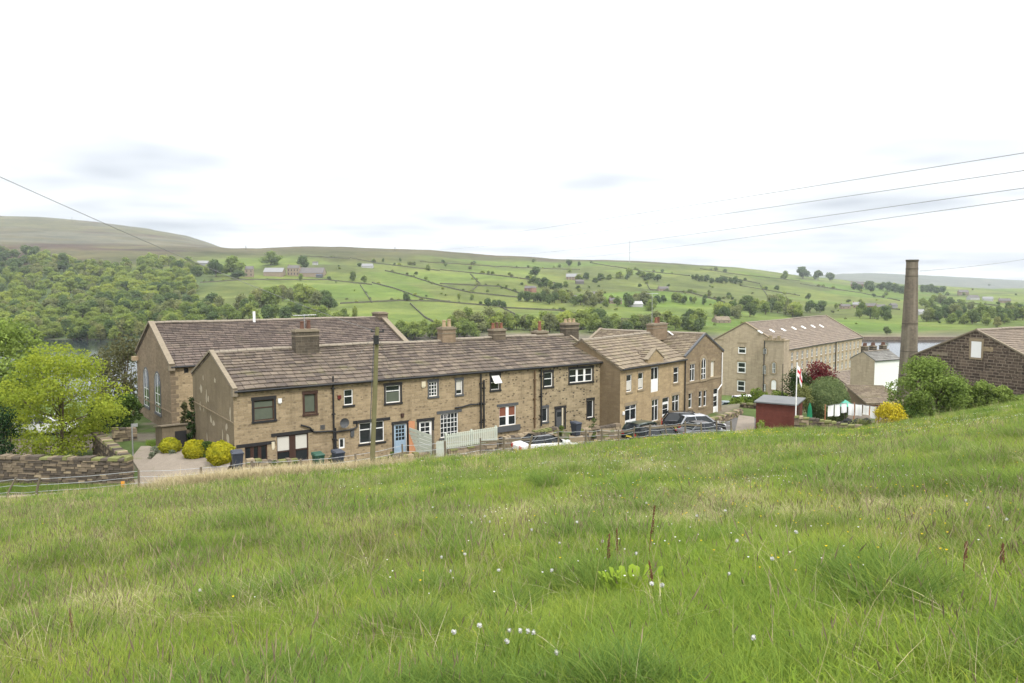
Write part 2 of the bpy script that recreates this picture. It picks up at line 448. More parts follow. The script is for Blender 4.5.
NV, NY = 520, 520
v = np.linspace(-1.08, 1.08, NV)
yy = np.concatenate([np.geomspace(27, 8200, NY)]) - 40
VV, YY = np.meshgrid(v, yy)
XX = VV * (YY + 40)
ZZ = h(XX, YY)
uu = np.clip(XX / np.maximum(YY, 12), -1.35, 1.35)
pxx = 512 + F_PX * uu
col = np.zeros((NY, NV, 3)); 
def setc(mask, c):
    m = np.clip(mask, 0, 1)[..., None]
    col[:] = col * (1 - m) + np.array(c) * m
setc(np.ones_like(XX), (0.10, 0.14, 0.034))                         # meadow soil and thatch
Ybg = bound_Y(uu)
n_ = fbm(XX * .5, YY * .5, 3)
setc((YY > Ybg + 1.5) * sstep(.42, .5, n_), (0.16, 0.135, 0.105))      # trodden ground and gravel about the houses
setc((YY > Ybg + 1.5) * sstep(.5, .42, n_), (0.085, 0.12, 0.035))
setc(sstep(70, 95, YY), (0.085, 0.125, 0.035))
# hill
st = np.interp(uu, [-.7, -.35, 0, .3, .65, 1.2], [1.0, 1.0, 1.05, 1.3, 1.7, 1.8])
tt = (YY - 462) / (1335 * st)
cell = np.floor((XX + YY * .35 + 30 * np.sin(YY * .006)) / 165) * 7.13 + np.floor((YY - XX * .22) / (150 * st)) * 3.71
rnd = np.modf(np.abs(np.sin(cell * 12.9898) * 43758.5453))[0]
g1, g2, g3 = np.array((0.088, 0.140, 0.024)), np.array((0.128, 0.155, 0.036)), np.array((0.086, 0.104, 0.030))
fc = np.where(rnd[..., None] < .5, g1 + (g2 - g1) * (rnd[..., None] * 2), g2 + (g3 - g2) * (rnd[..., None] * 2 - 1))
m_h = (tt > 0.0)
setc(m_h, (0.08, 0.12, 0.03)); col[m_h] = fc[m_h]
setc(sstep(.045, 0, tt) * (tt > -.03), (0.13, 0.115, 0.085))             # stony shore
# rough pasture and moor tops
wob = (fbm(XX * .004, YY * .004, 4) - .5)
olive, tan, brown = (0.072, 0.076, 0.028), (0.092, 0.080, 0.036), (0.065, 0.044, 0.028)
edge = np.interp(pxx, [0, 150, 230, 300, 440, 520, 640, 760, 1024], [.40, .44, .58, .62, .66, .72, .85, 1.05, 1.3])
setc(sstep(-.05, .1, tt - edge + wob * .35) * (tt < 1.6), olive)
setc(sstep(.1, .3, tt - edge + wob * .5) * .8, tan)
setc(sstep(.55, .72, fbm(XX * .006 + 7, YY * .006, 4)) * sstep(.0, .12, tt - edge), brown)
setc(sstep(.52, .66, fbm(XX * .003 + 27, YY * .009, 4)) * sstep(1.05, 1.15, tt) * (pxx < 330), (0.105, 0.10, 0.06))
setc((tt > 1.5) * (pxx > 500), (0.10, 0.11, 0.075))
# dark green floor of the old wood on the left
wl = sstep(235, 175, pxx + wob * 90) * sstep(.5, .38, tt + wob * .25) * (tt > 0)
setc(wl, (0.062, 0.09, 0.03))
idx = np.arange(NY * NV).reshape(NY, NV)
fcs = np.stack([idx[:-1, :-1], idx[:-1, 1:], idx[1:, 1:], idx[1:, :-1]], -1).reshape(-1, 4)
me = np_mesh("ground", np.stack([XX, YY, ZZ], -1).reshape(-1, 3), fcs, ground_material(), True,
             {"col": ("FLOAT_COLOR", np.concatenate([col.reshape(-1, 3), np.ones((NY * NV, 1))], 1))})
ground = bpy.data.objects.new("ground", me); COL.objects.link(ground); tag(ground, kind="structure")

# reservoir
t = NT("reservoir_water")
w1 = t.noise(t.pos(), 0.35, 3)
water_mat = t.finish((0.025, 0.035, 0.038), 0.08, t.bump(w1, 0.12, 0.3), 0.5)
wb = MB()
wb.face([(-620, 180, WATER), (640, 180, WATER), (760, 560, WATER), (-760, 560, WATER)])
tag(wb.build("water", water_mat), kind="structure")

# gravel yard and lane in front of the cottages
t = NT("pale_gravel")
f1 = t.noise(t.pos(), 2.2, 6, 0.7); f2 = t.noise(t.pos(), 22, 3)
c = t.mix(f1, (0.19, 0.16, 0.125), (0.32, 0.275, 0.225))
c = t.mix(0.6, c, t.ramp(f2, [(0.3, (0.6, 0.6, 0.6)), (0.7, (1.2, 1.2, 1.2))]), "MULTIPLY")
c = t.mix(t.ramp(t.noise(t.pos(), 0.8, 4), [(0.6, (0, 0, 0)), (0.72, (0.6,) * 3)]), c, (0.13, 0.15, 0.055))
gravel = t.finish(c, 0.95, t.bump(f2, 0.4, 0.03), 0.15)
t = NT("worn_asphalt")
f1 = t.noise(t.pos(), 3, 6, 0.7)
asphalt = t.finish(t.mix(f1, (0.06, 0.058, 0.056), (0.16, 0.15, 0.14)), 0.9, t.bump(f1, 0.3, 0.03), 0.2)

def sheet(name, pts_px, z, mat):
    mb = MB()
    top = [on_level(x, y, z) for x, y in pts_px]
    mb.face(top)
    n = len(top)
    for i in range(n):
        a, b = top[i], top[(i + 1) % n]
        mb.face([a, b, b - Vector((0, 0, .5)), a - Vector((0, 0, .5))])
    return tag(mb.build(name, mat), kind="structure")
sheet("track", [(-60, 504), (0, 503), (50, 500), (93, 495), (120, 489), (142, 487), (170, 496), (200, 494), (240, 484), (235, 470), (221, 463),
                (180, 459), (163, 452), (150, 446), (141, 446), (131, 458), (139, 470), (140, 478), (112, 484), (88, 489), (40, 494), (-60, 499)][::-1], -11.33, gravel)
def lane():
    mb = MB()
    pts = []
    for u, d0, d1 in ((-.30, 5.2, 8.0), (-.1, 4.4, 7.2), (.05, 4.2, 7.6), (.13, 4.2, 13), (.2, 4.2, 16), (.27, 4.0, 18), (.32, 5, 15), (.42, 7, 10)):
        Y0, Y1 = float(bound_Y(u)) + d0, float(bound_Y(u)) + d1
        pts.append((Vector((u * Y0, Y0, 0)), Vector((u * Y1, Y1, 0))))
    for (a, b), (c, d) in zip(pts, pts[1:]):
        for i in range(6):
            for j in range(4):
                q = []
                for (s_, r_) in ((i / 6, j / 4), ((i + 1) / 6, j / 4), ((i + 1) / 6, (j + 1) / 4), (i / 6, (j + 1) / 4)):
                    p = (a.lerp(c, s_)).lerp(b.lerp(d, s_), r_)
                    q.append((p.x, p.y, hh(p.x, p.y) + .05))
                mb.face(q)
    return tag(mb.build("road", asphalt), kind="structure")
lane()
# ------------------------------------------------------------------ house kit
class House:
    def __init__(s, name, px, Y, phi, base, label, cat="house", group=None, X=None):
        """phi: heading of the front wall, degrees from straight ahead towards the right; local x along the front, y to the back"""
        X = (px - 512) / F_PX * Y if X is None else X       # px: direction in which the front left corner lies
        r = at(px, HORIZON, Y)
        s.rz = math.radians(90 - phi)
        s.base = base
        s.o = empty(name, (r.x if X is None else X, Y, base), s.rz, label, cat, group)
        s.m = Matrix.Translation((X, Y, base)) @ Matrix.Rotation(s.rz, 4, "Z")
        s.inv = s.m.inverted()
    def _r(s, px, py):
        return s.inv @ Vector((0, 0, 0)), s.inv.to_3x3() @ ray(px, py)
    def fx(s, px, py, c=0.0):
        o, d = s._r(px, py); t = (c - o.y) / d.y; p = o + d * t
        return p.x, p.z
    def gx(s, px, py, c=0.0):
        o, d = s._r(px, py); t = (c - o.x) / d.x; p = o + d * t
        return p.y, p.z
    def frect(s, x0, y0, x1, y1, c=0.0):
        ym, xm = (y0 + y1) / 2, (x0 + x1) / 2
        return s.fx(x0, ym, c)[0], s.fx(x1, ym, c)[0], s.fx(xm, y1, c)[1], s.fx(xm, y0, c)[1]
    def grect(s, x0, y0, x1, y1, c=0.0):
        ym, xm = (y0 + y1) / 2, (x0 + x1) / 2
        a, b = s.gx(x0, ym, c)[0], s.gx(x1, ym, c)[0]
        return min(a, b), max(a, b), s.gx(xm, y1, c)[1], s.gx(xm, y0, c)[1]

def FRONT(y=0.0): return lambda a, z, o: (a, y - o, z)
def LEFT(x=0.0): return lambda a, z, o: (x - o, a, z)
def RIGHT(x): return lambda a, z, o: (x + o, a, z)

def fbox(mb, P, a0, a1, z0, z1, o0, o1, m=0):
    mb.hexa([P(a0, z0, o0), P(a1, z0, o0), P(a1, z0, o1), P(a0, z0, o1),
             P(a0, z1, o0), P(a1, z1, o0), P(a1, z1, o1), P(a0, z1, o1)], m)

def grid_wall(mb, P, a0, a1, z0, z1, ops, rev=.14):
    """a wall with real openings and reveals"""
    A = sorted({a0, a1, *[x for r in ops for x in r[:2]]}); Z = sorted({z0, z1, *[x for r in ops for x in r[2:4]]})
    A = [x for x in A if a0 <= x <= a1]; Z = [x for x in Z if z0 <= x <= z1]
    for i in range(len(A) - 1):
        for j in range(len(Z) - 1):
            ca, cz = (A[i] + A[i + 1]) / 2, (Z[j] + Z[j + 1]) / 2
            if any(r[0] < ca < r[1] and r[2] < cz < r[3] for r in ops): continue
            mb.face([P(A[i], Z[j], 0), P(A[i + 1], Z[j], 0), P(A[i + 1], Z[j + 1], 0), P(A[i], Z[j + 1], 0)])
    for r in ops:
        b0, b1, y0, y1 = r[:4]
        for p, q in (((b0, y0), (b1, y0)), ((b1, y0), (b1, y1)), ((b1, y1), (b0, y1)), ((b0, y1), (b0, y0))):
            mb.face([P(*p, 0), P(*q, 0), P(*q, -rev), P(*p, -rev)])

def window(par, P, r, frame="white", cols=1, rows=1, transoms=None, surround=None, sill="lintel", lintel="lintel", fw=.055, blind=None,
           name="window", jambs=True, sw=.13, mull=None, sill_h=.13, lint_over=.12, lint_h=.2, bar=.028, glass="glass"):
    a0, a1, z0, z1 = r[:4]
    mb = MB()
    o0, o1 = -.13, -.06
    fbox(mb, P, a0, a0 + fw, z0, z1, o0, o1); fbox(mb, P, a1 - fw, a1, z0, z1, o0, o1)
    fbox(mb, P, a0 + fw, a1 - fw, z0, z0 + fw, o0, o1); fbox(mb, P, a0 + fw, a1 - fw, z1 - fw, z1, o0, o1)
    mw = mull or bar
    for i in range(1, cols):
        x = a0 + (a1 - a0) * i / cols
        ww = mw if mull else bar
        fbox(mb, P, x - ww, x + ww, z0 + fw, z1 - fw, o0, o1 - .004)
    for zf in (transoms if transoms is not None else [j / rows for j in range(1, rows)]):
        z = z0 + (z1 - z0) * zf
        fbox(mb, P, a0 + fw, a1 - fw, z - bar, z + bar, o0 + .002, o1 - .008)
    w = mb.build(name, M[frame], par)
    g = MB(); g.face([P(a0 + .01, z0 + .01, -.105), P(a1 - .01, z0 + .01, -.105), P(a1 - .01, z1 - .01, -.105), P(a0 + .01, z1 - .01, -.105)])
    g.build("pane", M[glass], w)
    if blind:
        bm_, b0, b1 = blind
        q = MB(); fbox(q, P, a0 + fw + .01, a1 - fw - .01, z0 + (z1 - z0) * b0, z0 + (z1 - z0) * b1, -.102, -.098); q.build("blind", M[bm_], w)
    if surround and jambs:
        q = MB()
        fbox(q, P, a0 - sw, a0, z0, z1, -.01, .02); fbox(q, P, a1, a1 + sw, z0, z1, -.01, .02)
        if lintel: fbox(q, P, a0 - sw - .03, a1 + sw + .03, z1 + .0, z1 + lint_h, -.02, .025)
        q.build("surround", M[surround], w)
    if sill:
        q = MB(); ov = sw if surround else .08
        fbox(q, P, a0 - ov - .03, a1 + ov + .03, z0 - sill_h, z0 - .002, -.1, .07); q.build("sill", M[surround or sill], w)
    if lintel and not (surround and jambs):
        q = MB(); ov = sw + .03 if surround and jambs else lint_over
        fbox(q, P, a0 - ov, a1 + ov, z1 + .002, z1 + lint_h, -.02, .025); q.build("lintel", M[surround or lintel], w)
    return w

def door(par, P, r, mat="white", panes=None, surround=None, fanlight=0, sw=.14, frame="white"):
    a0, a1, z0, z1 = r[:4]
    mb = MB()
    zt = z1 - (z1 - z0) * fanlight
    fbox(mb, P, a0 + .05, a1 - .05, z0, zt - .05, -.12, -.075)
    for k in range(2):   # raised panels low on the leaf
        x0 = a0 + .1 + k * (a1 - a0 - .1) / 2
        fbox(mb, P, x0 + .03, x0 + (a1 - a0 - .1) / 2 - .1, z0 + .18, z0 + .75, -.075, -.062)
    d = mb.build("door", M[mat], par)
    q = MB()
    fbox(q, P, a0, a0 + .05, z0, z1, -.13, -.06); fbox(q, P, a1 - .05, a1, z0, z1, -.13, -.06); fbox(q, P, a0 + .05, a1 - .05, z1 - .05, z1, -.13, -.06)
    if fanlight: fbox(q, P, a0 + .05, a1 - .05, zt - .05, zt, -.13, -.06)
    q.build("frame", M[frame], d)
    if fanlight:
        g = MB(); g.face([P(a0, zt, -.1), P(a1, zt, -.1), P(a1, z1, -.1), P(a0, z1, -.1)]); g.build("fanlight", M["glass"], d)
    if panes:
        nc, nr, f0, f1 = panes
        g = MB()
        W_, Hh = a1 - a0 - .3, (zt - z0) * (f1 - f0)
        for i in range(nc):
            for j in range(nr):
                x = a0 + .15 + W_ * i / nc; z = z0 + (zt - z0) * f0 + Hh * j / nr
                fbox(g, P, x + .02, x + W_ / nc - .02, z + .025, z + Hh / nr - .025, -.08, -.070)
        g.build("pane", M["glass"], d)
    h_ = MB(); fbox(h_, P, a1 - .17, a1 - .11, z0 + 1.0, z0 + 1.03, -.075, -.03); h_.build("handle", M["metal"], d)
    if surround:
        s_ = MB()
        fbox(s_, P, a0 - sw, a0, z0, z1, -.01, .02); fbox(s_, P, a1, a1 + sw, z0, z1, -.01, .02); fbox(s_, P, a0 - sw - .04, a1 + sw + .04, z1 + .002, z1 + .2, -.02, .025)
        s_.build("surround", M[surround], d)
    return d

def slate_slope(mb, E0, E1, R0, R1, course=.3, seed=1, sag=.045, th=.06, seg=.9):
    """courses of slates between an eave line and a ridge line, each lapping the one below"""
    E0, E1, R0, R1 = map(Vector, (E0, E1, R0, R1))
    n_ = (E1 - E0).cross(R0 - E0).normalized()
    if n_.z < 0: n_ = -n_
    slope = ((R0 + R1) / 2 - (E0 + E1) / 2).length
    L_ = (E1 - E0).length
    n = max(2, round(slope / course)); ns = max(1, int(L_ / seg))
    rr = random.Random(seed)
    tops = [0.0]
    for i in range(n): tops.append(tops[-1] + 1.25 - .5 * i / n)      # courses diminish to the ridge
    tops = [t / tops[-1] for t in tops]
    P = lambda s, t: (E0.lerp(E1, s)).lerp(R0.lerp(R1, s), t)
    undul = [[0 if k in (0, ns) else (vnoise(k * .35 + seed * 3.1, i * .23 + seed) - .5) * 2 * sag for k in range(ns + 1)] for i in range(n + 1)]
    for i in range(n):
        t0, t1 = tops[i], tops[i + 1]
        jit = [rr.uniform(-.008, .012) for _ in range(ns + 1)]
        off = rr.uniform(0, 9)
        for k in range(ns):
            s0, s1 = k / ns, (k + 1) / ns
            lo = [P(s0, t0) + n_ * (th + undul[i][k] + jit[k]), P(s1, t0) + n_ * (th + undul[i][k + 1] + jit[k + 1])]
            hi = [P(s1, t1) + n_ * (undul[i + 1][k + 1] + .004), P(s0, t1) + n_ * (undul[i + 1][k] + .004)]
            u0, u1 = off + s0 * L_, off + s1 * L_
            mb.face(lo + hi, [(u0, i + .06), (u1, i + .06), (u1, i + .94), (u0, i + .94)])
            mb.face([lo[0] - n_ * th * 1.3, lo[1] - n_ * th * 1.3, lo[1], lo[0]], [(u0, i + .02), (u1, i + .02), (u1, i + .05), (u0, i + .05)])
    d = n_ * .12
    mb.face([E0 - d, R0 - d, R1 - d, E1 - d])
    mb.face([E0, R0, R0 - d, E0 - d]); mb.face([E1, E1 - d, R1 - d, R1]); mb.face([E0 - d, E1 - d, E1, E0])

def ridge_run(mb, a, b, w=.24, seg=.55, seed=0):
    a, b = Vector(a), Vector(b)
    n = max(1, int((b - a).length / seg)); rr = random.Random(seed)
    d = (b - a).normalized(); sd = d.cross(Vector((0, 0, 1))).normalized()
    for i in range(n):
        p, q = a.lerp(b, i / n), a.lerp(b, (i + .97) / n)
        j = Vector((0, 0, rr.uniform(0, .03) + (vnoise(i * .13 + seed * 1.7, seed) - .5) * .14))
        for sgn in (-1, 1):
            x = [p + j, q + j, q + j + sd * sgn * w * .8 - Vector((0, 0, w * .45)), p + j + sd * sgn * w * .8 - Vector((0, 0, w * .45))]
            u = Vector((0, 0, .07))
            mb.hexa([*x, *[k + u for k in x]])

def shell(H, L, D, He, Hr, yr, Hb, mat, front_ops=(), left_ops=(), z0=-.8, rev=.14, left_mat=None):
    """walls of a house whose ridge runs along the front"""
    mb = MB()
    grid_wall(mb, FRONT(), 0, L, z0, He, list(front_ops), rev)
    mb.face([(0, D, z0), (0, D, Hb), (L, D, Hb), (L, D, z0)])
    mb.face([(L, 0, z0), (L, D, z0), (L, D, Hb), (L, yr, Hr), (L, 0, He)])
    g = mb if left_mat is None else MB()
    zz = min(He, Hb)
    grid_wall(g, LEFT(), 0, D, z0, zz, list(left_ops), rev)
    g.face([(0, 0, zz), (0, D, zz), (0, D, Hb), (0, yr, Hr), (0, 0, He)] if Hb > zz + .01 else [(0, 0, He), (0, D, zz), (0, yr, Hr)])
    w = mb.build("wall", mat, H.o)
    if left_mat is not None: g.build("gable_wall", left_mat, H.o)
    return w

def roof_side(H, L, D, He, Hr, yr, Hb, mat, x0=-.05, x1=.05, eave=.22, seed=1, course=.42, ridge="ridge", sag=.05):
    mb = MB()
    k = (Hr - He) / yr; kb = (Hr - Hb) / (D - yr)
    slate_slope(mb, (x0, -eave, He - k * eave + .1), (L + x1, -eave, He - k * eave + .1), (x0, yr, Hr + .1), (L + x1, yr, Hr + .1), course, seed, sag)
    slate_slope(mb, (L + x1, D + .15, Hb - kb * .15 + .1), (x0, D + .15, Hb - kb * .15 + .1), (L + x1, yr, Hr + .1), (x0, yr, Hr + .1), course, seed + 5, sag)
    r = mb.build("roof", mat, H.o)
    q = MB(); ridge_run(q, (x0, yr, Hr + .17), (L + x1, yr, Hr + .17), seed=seed)
    q.build("ridge_tiles", M[ridge], r)
    return r

def coping(H, x, D, He, Hr, yr, Hb, roof, w=.28, up=.2, mat="coping", eave=.22):
    q = MB()
    k = (Hr - He) / yr
    q.bar((x, -eave, He - k * eave + up), (x, yr, Hr + up), w, .14); q.bar((x, D + .1, Hb + up - .05), (x, yr + .02, Hr + up - .01), w, .14)
    fbox(q, FRONT(), x - w / 2, x + w / 2, He - .32, He + .06, -.1, .26)       # kneeler
    return q.build("coping", M[mat], roof)

def gutter(H, L, He, x0=0, x1=0, mat="blackpipe"):
    q = MB(); q.tube([(x0, -.25, He - .05), (L + x1, -.25, He - .05)], .065, 8)
    fbox(q, FRONT(), x0, L + x1, He - .16, He - .02, 0, .03)
    return q.build("gutter", M[mat], H.o)

def pipe(H, pts, rad=.055, mat="blackpipe", name="downpipe"):
    q = MB(); q.tube(pts, rad, 8); return q.build(name, M[mat], H.o)

def chimney(H, x, y, z0, w, d, hgt, mat="brickstack", pots=("pot", "pot"), pot_h=.5, cap="coping", aerial=None, parent=None):
    q = MB(); q.box(x - w / 2, x + w / 2, y - d / 2, y + d / 2, z0, z0 + hgt)
    c = q.build("chimney", M[mat], parent or H.o)
    k = MB(); k.box(x - w / 2 - .06, x + w / 2 + .06, y - d / 2 - .06, y + d / 2 + .06, z0 + hgt, z0 + hgt + .13)
    k.box(x - w / 2 - .03, x + w / 2 + .03, y - d / 2 - .03, y + d / 2 + .03, z0 + hgt - .32, z0 + hgt - .24)
    k.box(x - w / 2 + .08, x + w / 2 - .08, y - d / 2 + .08, y + d / 2 - .08, z0 + hgt + .13, z0 + hgt + .2)
    k.build("chimney_cap", M[cap], c)
    n = len(pots)
    for i, p in enumerate(pots):
        px_ = x + (i - (n - 1) / 2) * min(.45, w / max(n, 1))
        ph = pot_h * (1 if i % 2 == 0 else 1.12)
        m = MB(); zt = z0 + hgt + .2
        m.tube([(px_, y, zt - .05), (px_, y, zt + ph * .2), (px_, y, zt + ph * .85), (px_, y, zt + ph * .86), (px_, y, zt + ph)], [.16, .145, .115, .15, .145], 10)
        m.build("chimney_pot", M[p], c)
    if aerial:
        m = MB(); zt = z0 + hgt; ax, ah = aerial
        m.tube([(x + ax, y + d / 2 + .04, zt - .5), (x + ax, y + d / 2 + .04, zt + ah)], .022, 6)
        m.tube([(x + ax - .75, y + d / 2 + .05, zt + ah - .08), (x + ax + .75, y + d / 2 - .15, zt + ah - .05)], .018, 6)
        for i in range(9):
            xx = x + ax - .7 + i * .175
            m.tube([(xx, y + d / 2 - .35, zt + ah - .07), (xx, y + d / 2 + .3, zt + ah - .07)], .010, 5)
        m.build("aerial", M["metal"], c)
    return c
# ------------------------------------------------------------------ the cottage terrace
PHI = 53.7
BZ = -11.4
Y_A = 46.0
T0 = House("terraced_cottage", 231, Y_A, PHI, BZ, None)        # frame of the whole terrace; becomes the first cottage
EA = T0.fx(231, 391)[1]                                         # eave height above base
xs = [0.0] + [T0.fx(p, 400)[0] for p in (333, 412, 483, 536.5)] + [T0.fx(603, 395)[0]]
DEP = max(5.2, min(9.0, T0.gx(192.5, 376)[0])); EB = T0.gx(192.5, 375)[1]
YR = DEP * .5
RZ = T0.gx(209, 354)[1] if False else T0.fx(209, 354, YR)[1]
RZ = EA + 2.15 if not (EA + 1.6 < RZ < EA + 3.2) else RZ
EB = min(max(EB, EA), RZ - .9)
LABELS = ["end cottage of the terrace with bare patchy gable and brown timber windows",
          "terraced cottage with pale blue door, behind the leaning timber pole",
          "terraced cottage with white glazed door and many-paned ground floor window",
          "terraced cottage with propped-open upper window and rust curtains below",
          "far end cottage of dark-flecked rubble stone with triple upstairs window"]
HS = []
for i in range(5):
    if i == 0: Hh_ = T0; tag(T0.o, LABELS[0], "house", "cottages of the stone terrace")
    else:
        p = T0.m @ Vector((xs[i], 0, 0))
        Hh_ = House("terraced_cottage", 0, p.y, PHI, BZ, LABELS[i], "house", "cottages of the stone terrace", X=p.x)
    Hh_.L = xs[i + 1] - xs[i]
    HS.append(Hh_)
A, B, C, D, E = HS
WM = [M["cottage"], M["cottage"], M["cottage"], M["mixed"], M["rubble"]]
def ins(r, d=.13, dz=None):            # outer edge of a painted surround -> the opening itself
    dz = d if dz is None else dz
    return (r[0] + d, r[1] - d, r[2] + dz, r[3] - dz)

wA1 = ins(A.frect(251.7, 397.5, 276.2, 422.5)); wA2 = ins(A.frect(302.6, 392.2, 317.6, 415.4), .11)
wA3 = A.frect(277, 434.5, 308.5, 462); dA = A.frect(245, 446, 267.5, 466)
wA3 = (wA3[0], wA3[1], max(.25, wA3[2]), wA3[3]); dA = (dA[0], dA[1], -.75, dA[3])
wB1 = B.frect(344, 389.5, 353, 405); wB2 = ins(B.frect(384, 383.5, 402, 404.6)); wB3 = B.frect(359.5, 422, 384.2, 442.5)
wB4 = B.frect(339, 438, 345, 448.5); dB = B.frect(394, 424, 407, 454)
dB = (dB[0], dB[1], .02, dB[3])
wC1 = ins(C.frect(427.7, 380.5, 438.7, 397.7), .1); wC2 = ins(C.frect(455, 379, 463.4, 395.6), .09); wC3 = C.frect(440.5, 413, 458.2, 437); dC = ins(C.frect(417, 418.8, 434, 441), .16)
dC = (dC[0], dC[1], .02, dC[3])
wD1 = ins(D.frect(489.7, 373.7, 500.7, 391.3), .11); wD2 = D.frect(499.3, 406, 516, 425.5)
wE1 = ins(E.frect(543, 371, 553.6, 388), .11); wE2 = ins(E.frect(568.4, 367, 593.6, 383.6), .13); wE3 = ins(E.frect(541.3, 406.6, 548.6, 423), .1)
wE4 = ins(E.frect(586.4, 399, 594.3, 418.7), .1); dE = E.frect(556, 408.5, 564.5, 431); dE = (dE[0], dE[1], .02, dE[3])
OPS = [[wA1, wA2, wA3, dA], [wB1, wB2, wB3, wB4, dB], [wC1, wC2, wC3, dC], [wD1, wD2], [wE1, wE2, wE3, wE4, dE]]
for i, Hh_ in enumerate(HS):
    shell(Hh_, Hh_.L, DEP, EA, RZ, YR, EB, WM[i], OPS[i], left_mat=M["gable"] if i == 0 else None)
    Hh_.roof = roof_side(Hh_, Hh_.L, DEP, EA, RZ, YR, EB, M["slate"], x0=-.02 if i == 0 else 0, x1=.06 if i == 4 else 0, seed=3 + i)
    gutter(Hh_, Hh_.L, EA)
coping(A, .05, DEP, EA, RZ, YR, EB, A.roof)
coping(E, E.L - .02, DEP, EA, RZ, YR, EB, E.roof, w=.22, up=.16)
# cottage A
P = FRONT()
window(A.o, P, wA1, "brownpaint", 1, transoms=[.62], surround="darkpaint", blind=("greenblind", .05, .9))
window(A.o, P, wA2, "brownpaint", 1, transoms=[.06], surround="brownpaint", blind=("greenblind", .1, .95), sw=.11)
window(A.o, P, wA3, "brownpaint", 2, transoms=[.42], surround=None, sill=None, lintel="darkpaint", blind=("blind", .45, .95), mull=.2, lint_over=.35)
window(A.o, P, dA, "brownpaint", 3, transoms=[.35], surround=None, sill=None, lintel="darkpaint", blind=("redblind", .0, .25), mull=.1, lint_over=.5)
def vent(H, px, py, w=.3):
    x, z = H.fx(px, py); q = MB()
    for k in range(5): fbox(q, FRONT(), x - w / 2, x + w / 2, z - .15 + k * .06, z - .11 + k * .06, 0, .02)
    q.build("vent_grille", M["greypaint"], H.o)
vent(A, 322.5, 427)
def wallbox(H, px, py, mat, w=.22, h_=.26, d=.1, name="alarm_box"):
    x, z = H.fx(px, py); q = MB(); fbox(q, FRONT(), x - w / 2, x + w / 2, z - h_ / 2, z + h_ / 2, 0, d); fbox(q, FRONT(), x - w * .35, x + w * .35, z - h_ * .7, z - h_ / 2, 0, d * .7)
    q.build(name, M[mat], H.o)
wallbox(A, 279.5, 400.5, "white"); wallbox(A, 273, 445, "cream", .18, .4, .05, "vent_cover")
def soil(H, px, y0, y1, run=None, mat="blackpipe", rad=.06):
    x0, z0 = H.fx(px, y0, -.12); _, z1 = H.fx(px, y1, -.12)
    q = MB(); q.tube([(x0, -.12, z0), (x0, -.12, z1)], rad, 8)
    if run:
        pts = [H.fx(a, b, -.1) for a, b in run]
        q.tube([(a, -.1, b) for a, b in pts], rad * .9, 8)
    for k in range(3):
        z = z0 + (z1 - z0) * (k + .5) / 3; fbox(q, FRONT(), x0 - .1, x0 + .1, z - .04, z + .04, 0, .2)
    q.build("soil_pipe", M[mat], H.o)
soil(A, 333, 376, 452, [(301, 425), (310, 427.5), (314, 432), (333, 431)])
soil(B, 335.5, 428, 452, [(335.5, 432), (352, 429.5), (357, 427), (357, 421)])
soil(C, 481, 374, 432, [(481, 404), (470, 404.5), (462, 407), (455, 408)])
soil(D, 484, 380, 428); soil(D, 535, 370, 428, mat="brownpipe"); soil(E, 541.5, 366, 426)
# patchy render band on the gable
q = MB()
for a, b in ((.0, .5), (.5, 1.0)):
    z_ = lambda t: 3.15 + .25 * t
    q.bar((-.02, DEP * a, z_(a)), (-.02, DEP * b, z_(b)), .06, .09)
q.build("string_course", M["gable"], A.o)
t = NT("pale_flaking_render"); t_n = t.noise(t.n("ShaderNodeTexCoord").outputs["Object"], 3, 5)
M["flake"] = t.finish(t.mix(t_n, (0.33, 0.28, 0.20), (0.45, 0.40, 0.31)), .95, None, .1)
rr = random.Random(4)
for k in range(17):
    q = MB()
    y, z = rr.uniform(.4, DEP - .5), rr.uniform(1.1, 5.4)
    n = 9; ww, hh_ = rr.uniform(.08, .3), rr.uniform(.12, .5)
    ring = []
    for j in range(n):
        a = 2 * PI * j / n; s_ = rr.uniform(.6, 1.2); ring.append((-.006, y + math.cos(a) * ww * s_, z + math.sin(a) * hh_ * s_))
    q.face(ring); q.build("render_patch", M["flake"], A.o)
def dish(H, px, py, mat="greypaint", r=.32):
    x, z = H.fx(px, py); q = MB()
    rings = []
    for k in range(4):
        rad = r * k / 3; rings.append([(x + rad * math.cos(t_), -.35 - .12 * (k / 3) ** 2 + .0, z + rad * math.sin(t_)) for t_ in [2 * PI * j / 14 for j in range(14)]])
    for k in range(3):
        for j in range(14): q.face([rings[k][j], rings[k][(j + 1) % 14], rings[k + 1][(j + 1) % 14], rings[k + 1][j]])
    q.tube([(x, 0, z - .15), (x, -.34, z)], .03, 6); q.tube([(x, -.34, z - r), (x, -.75, z - .1)], .015, 5)
    q.build("satellite_dish", M[mat], H.o)
dish(B, 341.5, 422)
# cottage B
window(B.o, P, wB1, "white", 1, transoms=[.55], sill="darkpaint", lintel=None)
window(B.o, P, wB2, "white", 1, transoms=[.68], surround="darkpaint", blind=("greenblind", .05, .6))
window(B.o, P, wB3, "white", 2, transoms=[.66], sill="darkpaint", lintel="darkpaint", mull=.06, lint_over=.45)
window(B.o, P, wB4, "white", 1, sill=None, lintel=None, fw=.09)
door(B.o, P, dB, "bluepaint", (3, 4, .42, .95), "darkpaint")
wallbox(B, 339, 397, "redpaint", .22, .22); wallbox(B, 352, 432, "greypaint", .25, .5, .08, "meter_box"); wallbox(B, 402, 415, "brownpaint", .2, .24, .12, "wall_lamp")
